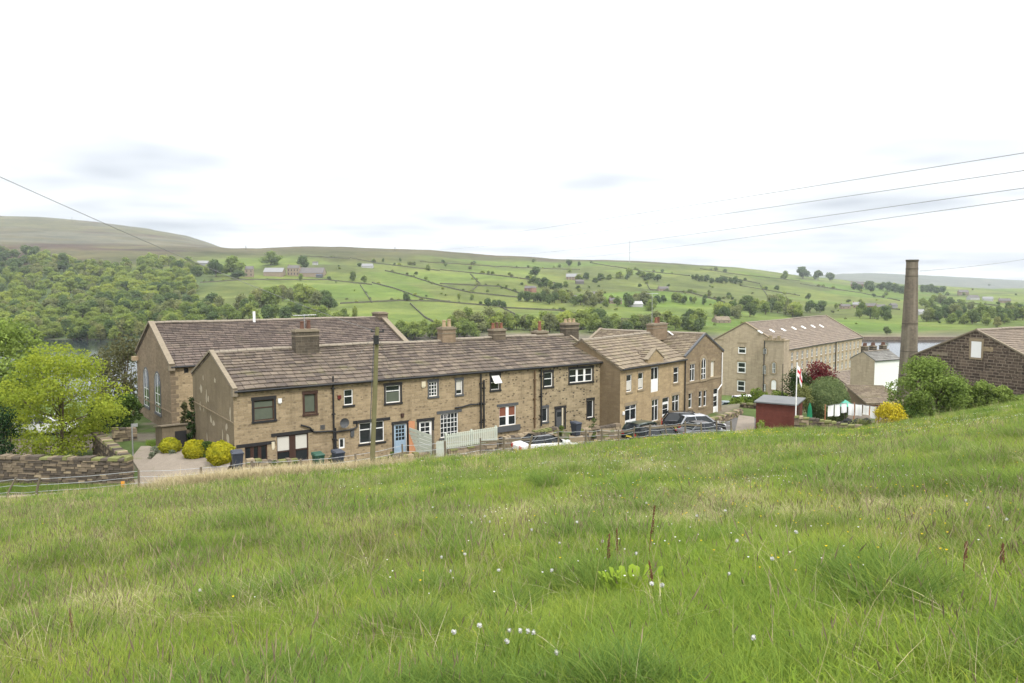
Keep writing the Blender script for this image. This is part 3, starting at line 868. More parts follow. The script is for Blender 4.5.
# cottage C
window(C.o, P, wC1, "white", 3, 4, surround="greypaint", sw=.1, bar=.016); window(C.o, P, wC2, "white", 1, surround="greypaint", sw=.09, blind=("blind", .3, .95))
window(C.o, P, wC3, "white", 5, transoms=[.2, .4, .6, .77], sill="greypaint", lintel="greypaint", bar=.016, lint_over=.3)
door(C.o, P, dC, "white", (2, 3, .45, .95), "darkpaint", sw=.16)
wallbox(C, 423, 384, "cream", .3, .35)
# cottage D
window(D.o, P, wD1, "white", 1, transoms=[.5], surround="darkpaint", sw=.11)
x0, x1, z0, z1 = wD1
q = MB(); q.bar(((x0 + x1) / 2, .0, z1 - .05), ((x0 + x1) / 2, -.42, z1 - .55), x1 - x0 - .1, .05); q.build("open_casement", M["white"], D.o)
window(D.o, P, wD2, "white", 2, transoms=[.48], sill=None, lintel="greypaint", blind=("redblind", .5, .95), mull=.13, lint_over=.22)
q = MB(); fbox(q, P, wD2[0] - .3, wD2[1] + .3, wD2[2] - .42, wD2[2] - .004, -.1, .16); q.build("sill", M["greypaint"], D.o)
# cottage E
window(E.o, P, wE1, "white", 1, transoms=[.55], surround="darkpaint", sw=.11)
window(E.o, P, wE2, "white", 3, transoms=[.5], surround="darkpaint", mull=.1)
window(E.o, P, wE3, "white", 1, surround="greypaint", sw=.1); window(E.o, P, wE4, "white", 1, surround="darkpaint", sw=.1)
door(E.o, P, dE, "greypaint", (1, 1, .6, .85), "darkpaint", frame="darkpaint")
# chimneys
def stack(H, px0, px1, ytop, mat, pots, y_off=0.0, d=.75, pot_h=.5, aerial=None, sink=.7):
    x0, zt = H.fx(px0, ytop, YR + y_off); x1, _ = H.fx(px1, ytop, YR + y_off)
    zb = RZ - abs(y_off) * .7 - sink
    chimney(H, (x0 + x1) / 2, YR + y_off, zb, x1 - x0, d, zt - zb, mat, pots, pot_h, aerial=aerial)
stack(A, 293.5, 317, 332, "sootstack", ("darkpot", "darkpot"), -.5, d=.7, aerial=(.1, 1.15))
stack(C, 440, 453, 329.5, "buffstack", ("buffpot", "buffpot"), 0)
stack(D, 491, 503, 331, "brickstack", ("pot", "darkpot", "pot"), 0, pot_h=.42)
stack(E, 534, 545, 333, "brickstack", ("pot",), .3, pot_h=.75)
stack(E, 563, 576, 325, "sootstack", ("buffpot", "buffpot", "buffpot"), 0, pot_h=.3)

# ------------------------------------------------------------------ chapel behind
CH = House("chapel", 168.4, 59.0, PHI, -11.9, "long stone chapel with tall arched gable windows, behind the end cottage", "chapel")
cHe = CH.fx(168.4, 366.5)[1]
cD = CH.gx(136.8, 360)[0]; cHb = CH.gx(136.3, 353.5)[1]; cD = min(max(cD, 7), 12)
cyr = cD * .53
cHr = CH.gx(149.3, 324.5)[1]; cHr = min(max(cHr, cHe + 2.0), cHe + 4.2)
cHb = min(cHb, cHr - 1.2)
oo, dd = CH._r(379, 322)
cL = CH.fx(381, 322, cyr)[0]
vx = CH.fx(179, 371)
cw1 = (CH.frect(184, 368, 188.5, 373))
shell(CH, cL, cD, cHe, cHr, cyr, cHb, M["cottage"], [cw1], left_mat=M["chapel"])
CH.roof = roof_side(CH, cL, cD, cHe, cHr, cyr, cHb, M["slate_chapel"], seed=31, course=.34)
coping(CH, .08, cD, cHe, cHr, cyr, cHb, CH.roof, w=.42, up=.24, mat="coping")
coping(CH, cL, cD, cHe, cHr, cyr, cHb, CH.roof, w=.5, up=.3)
gutter(CH, cL, cHe)
window(CH.o, FRONT(), cw1, "darkpaint", 1, sill=None, lintel=None)
q = MB()
for k in range(int((cHe - .1) / .34)):
    z = k * .34 - .2
    fbox(q, FRONT(), -.02, .35 if k % 2 else .55, z, z + .31, -.02, .015)
q.build("quoins", M["chapel"], CH.o)
chimney(CH, cL - .1, cyr, cHr - .6, 1.0, 1.3, 1.0, "brickstack", (), .4)
x_, z_ = CH.fx(253, 325, cyr)
q = MB(); q.cyl((x_, cyr - .35, cHr - .4), .12, .12, 1.3, 8); q.build("flue", M["white"], CH.o)
def arch_window(H, P, a0, a1, z0, z1, frame="white", surround="lintel", proud=.03, mull=True, glass="glass", bars=3, name="arched_window", sill=True, fill=None, sw=.16):
    """round-headed window standing slightly proud of the wall face"""
    r_ = (a1 - a0) / 2; c = (a0 + a1) / 2; zs = z1 - r_
    def outline(d):
        pts = [(a0 - d, z0 - d * .3), (a1 + d, z0 - d * .3)]
        pts += [(c + (r_ + d) * math.cos(t_), zs + (r_ + d) * math.sin(t_)) for t_ in [PI * k / 12 for k in range(13)]]
        return pts
    mb = MB(); i_, o_ = outline(0), outline(.09)
    def ring(mb, i_, o_, d0, d1):
        n = len(i_)
        for k in range(n):
            j = (k + 1) % n
            mb.face([P(*i_[k], d1), P(*i_[j], d1), P(*o_[j], d1), P(*o_[k], d1)])
            mb.face([P(*i_[k], d0), P(*i_[j], d0), P(*i_[j], d1), P(*i_[k], d1)])
            mb.face([P(*o_[k], d0), P(*o_[j], d0), P(*o_[j], d1), P(*o_[k], d1)])
    ring(mb, outline(-.07), i_, 0, proud * .8)
    if mull: fbox(mb, P, c - .045, c + .045, z0, z1 - .03, 0, proud * .75)
    for k in range(1, bars): 
        z = z0 + (zs - z0) * k / bars; fbox(mb, P, a0, a1, z - .025, z + .025, 0, proud * .7)
    w = mb.build(name, M[frame], H.o)
    g = MB(); g.face([P(x, z, .012) for x, z in outline(-.02)]); g.build("pane" if not fill else "infill", M[fill or glass], w)
    s_ = MB(); ring(s_, outline(.005), outline(sw), 0, proud * 1.6); s_.build("surround", M[surround], w)
    if sill:
        s_ = MB(); fbox(s_, P, a0 - .2, a1 + .2, z0 - .2, z0 - .05, 0, .1); s_.build("sill", M[surround], w)
    return w
for (x0, x1, y0, y1) in ((143.6, 148.4, 369.5, 405), (154.8, 160, 374, 412)):
    a0, z1 = CH.gx(x1, y0); a1, _ = CH.gx(x0, y0); _, z0 = CH.gx((x0 + x1) / 2, y1)
    arch_window(CH, LEFT(), min(a0, a1), max(a0, a1), z0, z1, surround="greypaint", sw=.13)
wx = CH.gx(137, 353)
q = MB(); fbox(q, LEFT(), cD - .7, cD - .1, cHb - .55, cHb - .2, 0, .45); q.build("bell_box", M["buffpot"], CH.o)
q = MB(); fbox(q, LEFT(), 0, cD, cHe * .36, cHe * .36 + .1, 0, .04); q.build("string_course", M["chapel"], CH.o)

# ------------------------------------------------------------------ house with the hoist gablet
PF = 39.5
FB = -12.4
Fh = House("stone_house", 621, 62.0, PF, FB, "warm stone house with white hoist door under a small gablet", "house")
fHe = Fh.fx(621, 369)[1]; fL = Fh.fx(684.5, 385)[0]
fD, fyr, fHr = 7.4, 3.7, fHe + 2.05
ul = [ins(Fh.frect(*b), .02) for b in ((626.3, 374.5, 632, 392), (638, 372.5, 643.5, 389.5), (673.4, 367, 678.8, 383))]
hd = Fh.frect(651, 367, 658.6, 391.8)
ll = [Fh.frect(651.8, 399.5, 658.5, 421), Fh.frect(672, 395, 679.2, 416)]
gd = Fh.frect(625, 405, 636.5, 433); gd = (gd[0], gd[1], .02, gd[3]); dF = Fh.frect(662.3, 397.5, 669, 425.5); dF = (dF[0], dF[1], .02, dF[3])
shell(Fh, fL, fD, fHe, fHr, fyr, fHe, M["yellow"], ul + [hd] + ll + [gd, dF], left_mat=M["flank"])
Fh.roof = roof_side(Fh, fL, fD, fHe, fHr, fyr, fHe, M["slate_warm"], seed=51)
gutter(Fh, fL, fHe, x1=0)
for r_ in ul: window(Fh.o, P, r_, "white", 1, transoms=[.62], blind=("blind", .1, .6) if r_ is not ul[2] else None)
for r_ in ll: window(Fh.o, P, r_, "white", 2, transoms=[.7], lint_h=.24)
window(Fh.o, P, (hd[0], hd[1], hd[2] + (hd[3] - hd[2]) * .48, hd[3]), "white", 2, sill=None, lintel="lintel", fw=.07)
q = MB(); fbox(q, P, hd[0] + .02, hd[1] - .02, hd[2], hd[2] + (hd[3] - hd[2]) * .48, -.13, -.05); fbox(q, P, hd[0] + .12, hd[1] - .12, hd[2] + .12, hd[2] + (hd[3] - hd[2]) * .42, -.05, -.035); q.build("hoist_door", M["white"], Fh.o)
q = MB(); gz = gd[2] + (gd[3] - gd[2]) * .5
for k in range(2):
    xa = gd[0] + (gd[1] - gd[0]) * k / 2
    fbox(q, P, xa + .02, xa + (gd[1] - gd[0]) / 2 - .02, gd[2], gz, -.13, -.06)
q.build("garage_door", M["white"], Fh.o)
window(Fh.o, P, (gd[0], gd[1], gz + .01, gd[3]), "white", 2, transoms=[.72], sill=None, lint_h=.26)
door(Fh.o, P, dF, "white", (1, 2, .5, .92), None, fanlight=.16)
# gablet
ga, gb = Fh.fx(647.5, 360)[0], Fh.fx(663, 360)[0]; gm = (ga + gb) / 2; gzt = Fh.fx(655.3, 349.5, -.04)[1]
q = MB()
for o0, o1 in ((-.26, .04),):
    ptsf = [(ga, fHe - .12), (gb, fHe - .12), (gb, fHe + .45), (gm, gzt), (ga, fHe + .45)]
    fr = [P(x, z, o1) for x, z in ptsf]; bk = [P(x, z, o0) for x, z in ptsf]
    q.face(fr); q.face(bk[::-1])
    for k in range(5): q.face([fr[k], fr[(k + 1) % 5], bk[(k + 1) % 5], bk[k]])
gab = q.build("gablet", M["yellow"], Fh.o)
q = MB(); q.bar(P(ga - .08, fHe + .42, -.11), P(gm, gzt + .06, -.11), .42, .1); q.bar(P(gb + .08, fHe + .42, -.11), P(gm, gzt + .05, -.11), .42, .1); q.build("coping", M["coping"], gab)
q = MB()
yb = (gzt - fHe) / (fHr - fHe) * fyr
slate_slope(q, (ga, .26, fHe + .42), (ga, yb * .55, fHe + .42), (gm, .26, gzt - .02), (gm, yb, gzt - .02), .3, 4); slate_slope(q, (gb, yb * .55, fHe + .42), (gb, .26, fHe + .42), (gm, yb, gzt - .02), (gm, .26, gzt - .02), .3, 6)
q.build("gablet_roof", M["slate_warm"], gab)
x0, zt = Fh.fx(650, 325.5, fyr); x1, _ = Fh.fx(664, 325.5, fyr)
chimney(Fh, (x0 + x1) / 2, fyr, fHr - .6, x1 - x0, .7, zt - fHr + .6, "buffstack", ("pot", "darkpot"), .5, aerial=(-.3, 3.0))
q = MB(); q.bar((x1 + .03, -.1 + fyr * .3, fHe + .75), (x1 + .6, fyr - .1, fHr + .14), .16, .06); q.build("flashing", M["white"], Fh.roof)
x_, z_ = Fh.fx(618.5, 408); wallbox(Fh, 623, 413, "white", .24, .24, .1, "wall_lamp")
q = MB(); q.tube([(fL - .12, -.12, fHe), (fL - .12, -.12, 0)], .06, 8); q.build("downpipe", M["blackpipe"], Fh.o)

# ------------------------------------------------------------------ gable-fronted house kit
def shell_gf(H, L, D, He, Hr, mat, front_ops=(), z0=-.8, left_ops=(), right_ops=(), rev=.14):
    mb = MB()
    grid_wall(mb, FRONT(), 0, L, z0, He, list(front_ops), rev)
    mb.face([(0, 0, He), (L, 0, He), (L / 2, 0, Hr)])
    mb.face([(0, D, z0), (0, D, He), (L / 2, D, Hr), (L, D, He), (L, D, z0)])
    grid_wall(mb, LEFT(), 0, D, z0, He, list(left_ops), rev); grid_wall(mb, RIGHT(L), 0, D, z0, He, list(right_ops), rev)
    return mb.build("wall", mat, H.o)
def roof_gf(H, L, D, He, Hr, mat, y0=-.05, y1=.05, eave=.2, seed=1, course=.3, sag=.03):
    mb = MB(); k = (Hr - He) / (L / 2); dz = He - k * eave + .1
    slate_slope(mb, (-eave, D + y1, dz), (-eave, y0, dz), (L / 2, D + y1, Hr + .1), (L / 2, y0, Hr + .1), course, seed, sag)
    slate_slope(mb, (L + eave, y0, dz), (L + eave, D + y1, dz), (L / 2, y0, Hr + .1), (L / 2, D + y1, Hr + .1), course, seed + 5, sag)
    r = mb.build("roof", mat, H.o)
    q = MB(); ridge_run(q, (L / 2, y0, Hr + .17), (L / 2, D + y1, Hr + .17), seed=seed); q.build("ridge_tiles", M["ridge"], r)
    return r
def coping_gf(H, L, y, He, Hr, roof, w=.3, up=.2, eave=.2, mat="coping"):
    q = MB(); k = (Hr - He) / (L / 2)
    q.bar((-eave, y, He - k * eave + up), (L / 2, y, Hr + up), w, .14); q.bar((L + eave, y, He - k * eave + up), (L / 2 + .01, y, Hr + up - .01), w, .14)
    return q.build("coping", M[mat], roof)

pf = Fh.m @ Vector((fL + .02, -.05, 0))
G = House("schoolroom", 0, pf.y, PF, -12.7, "gable-fronted stone schoolroom with an arched window, beside the hoist-door house", "house", X=pf.x)
gHe = G.fx(686, 357)[1]; gL = G.fx(722, 380)[0]; gHr = G.fx(704, 335, 0)[1]
gup = [G.frect(690, 364, 695, 381), G.frect(710.8, 361, 714.5, 376.8)]
glo = [G.frect(688.6, 393.3, 692, 408), G.frect(698.8, 391, 702, 406.8), G.frect(703.6, 390.5, 706.6, 406)]
gdr = G.frect(713.3, 388.5, 718, 411); gdr = (gdr[0], gdr[1], .02, gdr[3])
gDp = G.gx(601, 329, gL / 2)[0]; gDp = min(max(gDp, 9), 14)
shell_gf(G, gL, gDp, gHe, gHr, M["school"], gup + glo + [gdr])
G.roof = roof_gf(G, gL, gDp, gHe, gHr, M["slate_warm"], seed=61)
coping_gf(G, gL, .0, gHe, gHr, G.roof, mat="greypaint", w=.2, up=.14); coping_gf(G, gL, gDp, gHe, gHr, G.roof)
window(G.o, P, gup[0], "white", 2, transoms=[.7], lint_h=.24); window(G.o, P, gup[1], "cream", 1, blind=("blind", .0, 1), lint_h=.24)
for r_ in glo: window(G.o, P, r_, "white", 1, transoms=[.6], lint_h=.24)
door(G.o, P, gdr, "white", (1, 2, .4, .9), None, fanlight=.2)
a = G.frect(700.7, 358, 705.3, 379)
arch_window(G, P, *a[:2], a[2], a[3], surround="lintel", sw=.3, proud=.05)
q = MB(); zz = G.fx(688, 384)[1]; fbox(q, P, 0, gL, zz, zz + .18, 0, .05); q.build("string_course", M["lintel"], G.o)
x_ = gL - .25
q = MB(); q.tube([(x_, -.1, gHe - .1), (x_, -.1, gHe * .48), (x_ - .9, -.1, gHe * .40), (x_ - .9, -.1, .3)], .055, 8); q.build("downpipe", M["white"], G.o)
# roof light on the near slope
rl = MB(); sx, ssz = gL / 2, gHr - gHe
def on_left_slope(t, y, o): return (sx * t, y, gHe + ssz * t + .1 + o)
yl = G.gx(634, 341, sx * .62)[0]
rl.hexa([on_left_slope(.50, yl + .6, .02), on_left_slope(.50, yl - .6, .02), on_left_slope(.76, yl - .6, .02), on_left_slope(.76, yl + .6, .02),
         on_left_slope(.50, yl + .6, .12), on_left_slope(.50, yl - .6, .12), on_left_slope(.76, yl - .6, .12), on_left_slope(.76, yl + .6, .12)])
rl.build("skylight", M["white"], G.roof)

# ------------------------------------------------------------------ the mill
PM = 40.7
tmp = House("x_mill", 788, 150, PM, -23, None)
d_ = (math.sin(math.radians(PM)), math.cos(math.radians(PM))); n_ = (-d_[1], d_[0])
ML = House("mill", 788, 150, PM, -23.2, "four-storey stone mill with rows of windows and white roof lights", "mill")
bpy.data.objects.remove(tmp.o)
mHe = ML.fx(788, 349.5)[1]; mD = ML.gx(705, 350)[0]; mL = ML.fx(862, 337)[0]
myr = mD / 2; mHr = ML.fx(741, 323.5, myr)[1]
mHr = min(max(mHr, mHe + 2.5), mHe + 6)
fops = []
for k in range(16):
    x = mL * (.03 + .94 * (k + .5) / 16)
    for zf in (.86, .665, .47, .275): fops.append((x - .5, x + .5, mHe * zf - .8, mHe * zf + .75))
gops = [ML.grect(*b) for b in ((738, 344, 746, 353.7), (737.3, 362, 745.7, 373), (737, 380.5, 745, 391.5), (716.5, 340.5, 723, 345.5))]
shell(ML, mL, mD, mHe, mHr, myr, mHe, M["mill"], fops, gops, z0=-1)
ML.roof = roof_side(ML, mL, mD, mHe, mHr, myr, mHe, M["slate_mill"], seed=71, course=.5, sag=.05)
coping(ML, mL, mD, mHe, mHr, myr, mHe, ML.roof, w=.5, up=.25); coping(ML, .1, mD, mHe, mHr, myr, mHe, ML.roof, w=.4, up=.2, mat="lintel")
gutter(ML, mL, mHe)
for k, r_ in enumerate(fops): window(ML.o, P, r_, "white", 2, 2, lintel="lintel", fw=.09, bar=.04, glass="glass", lint_h=.28)
for r_ in gops[:3]: window(ML.o, LEFT(), r_, "white", 1, transoms=[.5], fw=.2, bar=.09, blind=None, lint_h=.3)
window(ML.o, LEFT(), gops[3], "white", 2, fw=.12, bar=.1, lint_h=.3)
for px_, py_ in ((760.5, 332.4), (772, 331.2), (783.5, 330.2), (794, 328.7), (803.5, 327.7), (813, 326.7), (821.5, 326.5)):
    k_ = (mHr - mHe) / myr
    # meet the front slope
    o, dd = ML._r(px_, py_); t_ = (mHe + .12 - o.z + k_ * o.y) / (dd.z - k_ * dd.y); p = o + dd * t_
    q = MB(); q.bar((p.x, p.y - .45, mHe + k_ * (p.y - .45) + .2), (p.x, p.y + .45, mHe + k_ * (p.y + .45) + .2), .8, .14); q.build("skylight", M["white"], ML.roof)
for x in (mL * .60,):
    q = MB(); q.tube([(x, -.15, mHe), (x, -.15, 0)], .1, 8); q.build("downpipe", M["blackpipe"], ML.o)
# stair tower on the near corner of the gable
ta, tb = ML.gx(783.5, 370, -2.5)[0], ML.gx(763, 370, -2.5)[0]
ta, tb = min(ta, tb), max(ta, tb)
tz = ML.gx(775, 341, -2.5)[1]
q = MB(); q.box(-2.5, 0, ta, tb, -1, tz); 
tw = q.build("stair_tower", M["mill"], ML.o)
q = MB()
n_m = 5
for k in range(n_m):
    y = ta + (tb - ta) * (k + .1) / n_m; q.box(-2.55, -2.0, y, y + (tb - ta) / n_m * .6, tz + .2, tz + (1.0 if k in (1, 3) else .55))
q.box(-2.65, .1, ta - .1, tb + .1, tz, tz + .2)
q.build("parapet", M["lintel"], tw)
TL = LEFT(-2.5)
def trect(x0, y0, x1, y1): return ML.grect(x0, y0, x1, y1, -2.5)
for b in ((763.3, 348, 766.5, 354), (763, 365, 766, 374), (763, 384, 766, 391)):
    a0, a1, z0, z1 = trect(*b)
    arch_window(ML, TL, a0, a1, z0, z1, "white", "lintel", .06, bars=2, sw=.25, name="tower_window")
for b, fl in (((772.3, 362.5, 775.5, 373), None), ((771.5, 380, 776.2, 389.5), "white")):
    a0, a1, z0, z1 = trect(*b)
    arch_window(ML, TL, a0, a1, z0, z1, "white", "lintel", .06, bars=2, sw=.3, name="tower_window", fill=fl)
q = MB(); q.tube([(-2.62, tb - .2, tz), (-2.62, tb - .2, 0)], .09, 8); q.build("downpipe", M["blackpipe"], tw)

# ------------------------------------------------------------------ stone barn on the right
PB = 155.0
bx, by = .5076 * 86.7, 86.7
BN = House("stone_barn", 913, 86.7, PB, -11.2, "dark rubble stone barn with a blocked white opening in its gable", "barn", X=bx)
bL = 14.8; bHe = BN.fx(913.5, 357)[1]; bHr = BN.fx(977.5, 331, 0)[1]
shell_gf(BN, bL, 17, bHe, bHr, M["barn"], (), z0=-7)
BN.roof = roof_gf(BN, bL, 17, bHe, bHr, M["slate_mill"], seed=81, course=.4)
coping_gf(BN, bL, .0, bHe, bHr, BN.roof, w=.25, up=.13, eave=.1)
a0, a1, z0, z1 = BN.frect(971.5, 341.5, 981.5, 357.5)
q = MB(); fbox(q, P, a0, a1, z0, z1, 0, .06); bw = q.build("blocked_opening", M["white"], BN.o)
q = MB(); fbox(q, P, a0 - .25, a1 + .25, z1 + .01, z1 + .32, 0, .05); fbox(q, P, a0 - .15, a1 + .15, z0 - .2, z0 - .01, 0, .09); fbox(q, P, a0 - .22, a0 - .01, z0, z1, 0, .045); fbox(q, P, a1 + .01, a1 + .22, z0, z1, 0, .045); q.build("surround", M["lintel"], bw)
x_, z_ = BN.fx(940, 354); q = MB(); fbox(q, P, x_ - .9, x_ + .9, z_ - .15, z_ + .15, 0, .05); q.build("lintel", M["coping"], BN.o)
x_, z_ = BN.fx(990, 350); q = MB(); fbox(q, P, x_ - .7, x_ + .3, z_ - .15, z_ + .3, 0, .03); q.build("infill_patch", M["mixed"], BN.o)

# ------------------------------------------------------------------ mill chimney
Yc = 120.0
cx, cz = at(911.4, HORIZON, Yc).x, -21.5
chm = empty("mill_chimney", (cx, Yc, cz), 0, "tall tapering round stone mill chimney standing beside the white cottage", "chimney")
zt = at(913, 262, Yc).z - cz
t = NT("chimney_shaft_stone")
uv = t.uv()
b = t.n("ShaderNodeTexBrick"); b.inputs["Scale"].default_value = 1; b.inputs["Brick Width"].default_value = .5; b.inputs["Row Height"].default_value = .26; b.inputs["Mortar Size"].default_value = .02
b.inputs["Color1"].default_value = (.20, .165, .125, 1); b.inputs["Color2"].default_value = (.14, .115, .09, 1); b.inputs["Mortar"].default_value = (.16, .135, .105, 1)
t.l(uv, b.inputs["Vector"])
ob = t.n("ShaderNodeTexCoord").outputs["Object"]
c = t.mix(t.ramp(t.noise(ob, .5, 6, .7), [(.35, (0, 0, 0)), (.7, (.7,) * 3)]), b.outputs["Color"], (.075, .062, .05))
sz = t.n("ShaderNodeSeparateXYZ"); t.l(ob, sz.inputs[0])
mp = t.n("ShaderNodeMapping"); mp.inputs["Scale"].default_value = (1.6, 1.6, .08); t.l(ob, mp.inputs[0])
c = t.mix(t.ramp(t.noise(mp.outputs[0], 1, 4), [(.5, (0, 0, 0)), (.7, (.5,) * 3)]), c, (.30, .26, .20))
M["shaft"] = t.finish(c, .95, t.bump(b.outputs["Fac"], .3, .03), .15)
n = 28
q = MB()
prof = [(0, 1.62), (3, 1.52), (zt * .35, 1.28), (zt * .7, 1.04), (zt - 2.4, .88), (zt, .83)]
for (z0, r0), (z1, r1) in zip(prof, prof[1:]):
    for k in range(n):
        t0, t1 = 2 * PI * k / n, 2 * PI * (k + 1) / n
        q.face([(r0 * math.cos(t0), r0 * math.sin(t0), z0), (r0 * math.cos(t1), r0 * math.sin(t1), z0), (r1 * math.cos(t1), r1 * math.sin(t1), z1), (r1 * math.cos(t0), r1 * math.sin(t0), z1)],
               [(k * .36, z0), ((k + 1) * .36, z0), ((k + 1) * .36, z1), (k * .36, z1)])
q.build("shaft", M["shaft"], chm, smooth=True)
q = MB()
q.tube([(0, 0, zt), (0, 0, zt + .1), (0, 0, zt + .1), (0, 0, zt + .35)], [.84, .84, .92, .9], 28); q.build("crown", M["sootstack"], chm)
for zb in (zt * .45, zt * .62, zt - 2.2, zt - 1.1, zt * .3):
    q = MB(); rr_ = np.interp(zb, [p[0] for p in prof], [p[1] for p in prof]) + .025
    q.tube([(0, 0, zb), (0, 0, zb + .12)], float(rr_), 28); q.build("iron_band", M["sootstack"], chm)

# ------------------------------------------------------------------ white cottage and low buildings by the mill
Wc = House("white_cottage", 876.5, 128, 62, -23, "white-rendered cottage with grey slate roof below the mill chimney", "house")
wHe = Wc.fx(876.5, 360.5)[1]; wL = Wc.fx(900, 365)[0]; wD = 4.6; wHr = wHe + 1.25
shell(Wc, wL, wD, wHe, wHr, wD / 2, wHe, M["white"], [], left_mat=M["mill"])
Wc.roof = roof_side(Wc, wL, wD, wHe, wHr, wD / 2, wHe, M["grey_slate"], seed=91, course=.4); gutter(Wc, wL, wHe)
for k, xx in enumerate((.5, wL * .4, wL * .8)): chimney(Wc, xx + .3, wD / 2 + .3, wHr - .5, .9, .8, 1.25, "sootstack", ("darkpot", "darkpot", "darkpot"), .45)
Wo = House("outbuilding", 848.5, 140, 52, -23, "low brownish stone outbuilding between the mill end and white cottage", "outbuilding")
oHe = Wo.fx(850, 384)[1]; oL = Wo.fx(874, 372)[0]
oo_ = [(oL * f - .5, oL * f + .5, .9, 2.2) for f in (.25, .7)]
shell(Wo, oL, 6, oHe, oHe + 1.8, 3, oHe, M["mill"], oo_); roof_side(Wo, oL, 6, oHe, oHe + 1.8, 3, oHe, M["slate_mill"], seed=93, course=.4)
for r_ in oo_: window(Wo.o, P, r_, "white", 2, 2)
Gs = House("timber_garage", 872, 76, 99, -12.9, "low garage with brown roof and orange timber front, behind yellow shrub", "garage")
gsL = Gs.fx(905, 405)[0]; gsH = Gs.fx(870, 403.5)[1]
mb = MB()
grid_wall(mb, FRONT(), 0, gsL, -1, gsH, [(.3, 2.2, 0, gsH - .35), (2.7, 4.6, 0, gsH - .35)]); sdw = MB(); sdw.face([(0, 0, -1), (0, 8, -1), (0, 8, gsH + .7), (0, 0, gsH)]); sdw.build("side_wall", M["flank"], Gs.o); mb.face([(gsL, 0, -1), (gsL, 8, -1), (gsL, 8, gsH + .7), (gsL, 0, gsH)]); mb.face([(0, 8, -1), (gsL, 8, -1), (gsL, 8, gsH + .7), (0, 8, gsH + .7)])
mb.build("wall", M["plank"], Gs.o)
for a_, b_ in ((.3, 2.2), (2.7, 4.6)):
    q = MB()
    for k in range(8): fbox(q, P, a_ + (b_ - a_) * k / 8 + .01, a_ + (b_ - a_) * (k + 1) / 8 - .01, 0, gsH - .37, -.12, -.06)
    q.build("garage_door", M["greypaint"], Gs.o)
q = MB(); slate_slope(q, (-.3, -.3, gsH + .05), (gsL + .3, -.3, gsH + .05), (-.3, 8.2, gsH + .8), (gsL + .3, 8.2, gsH + .8), .5, 95); q.build("roof", M["slate_warm"], Gs.o)
# masonry embankment of the reservoir
dm = MB()
a, b = Vector((at(855, 344, 459).x, 459, WATER - 2)), Vector((at(1010, 342, 455).x, 455, WATER - 2))
dm.bar(a, b, 5, 5.2); dm.bar(a + Vector((0, 0, 3.2)), b + Vector((0, 0, 3.2)), 1.0, 1.2)
tag(dm.build("reservoir_embankment", M["barn"]), "long brown stone embankment wall along the reservoir edge", "embankment")
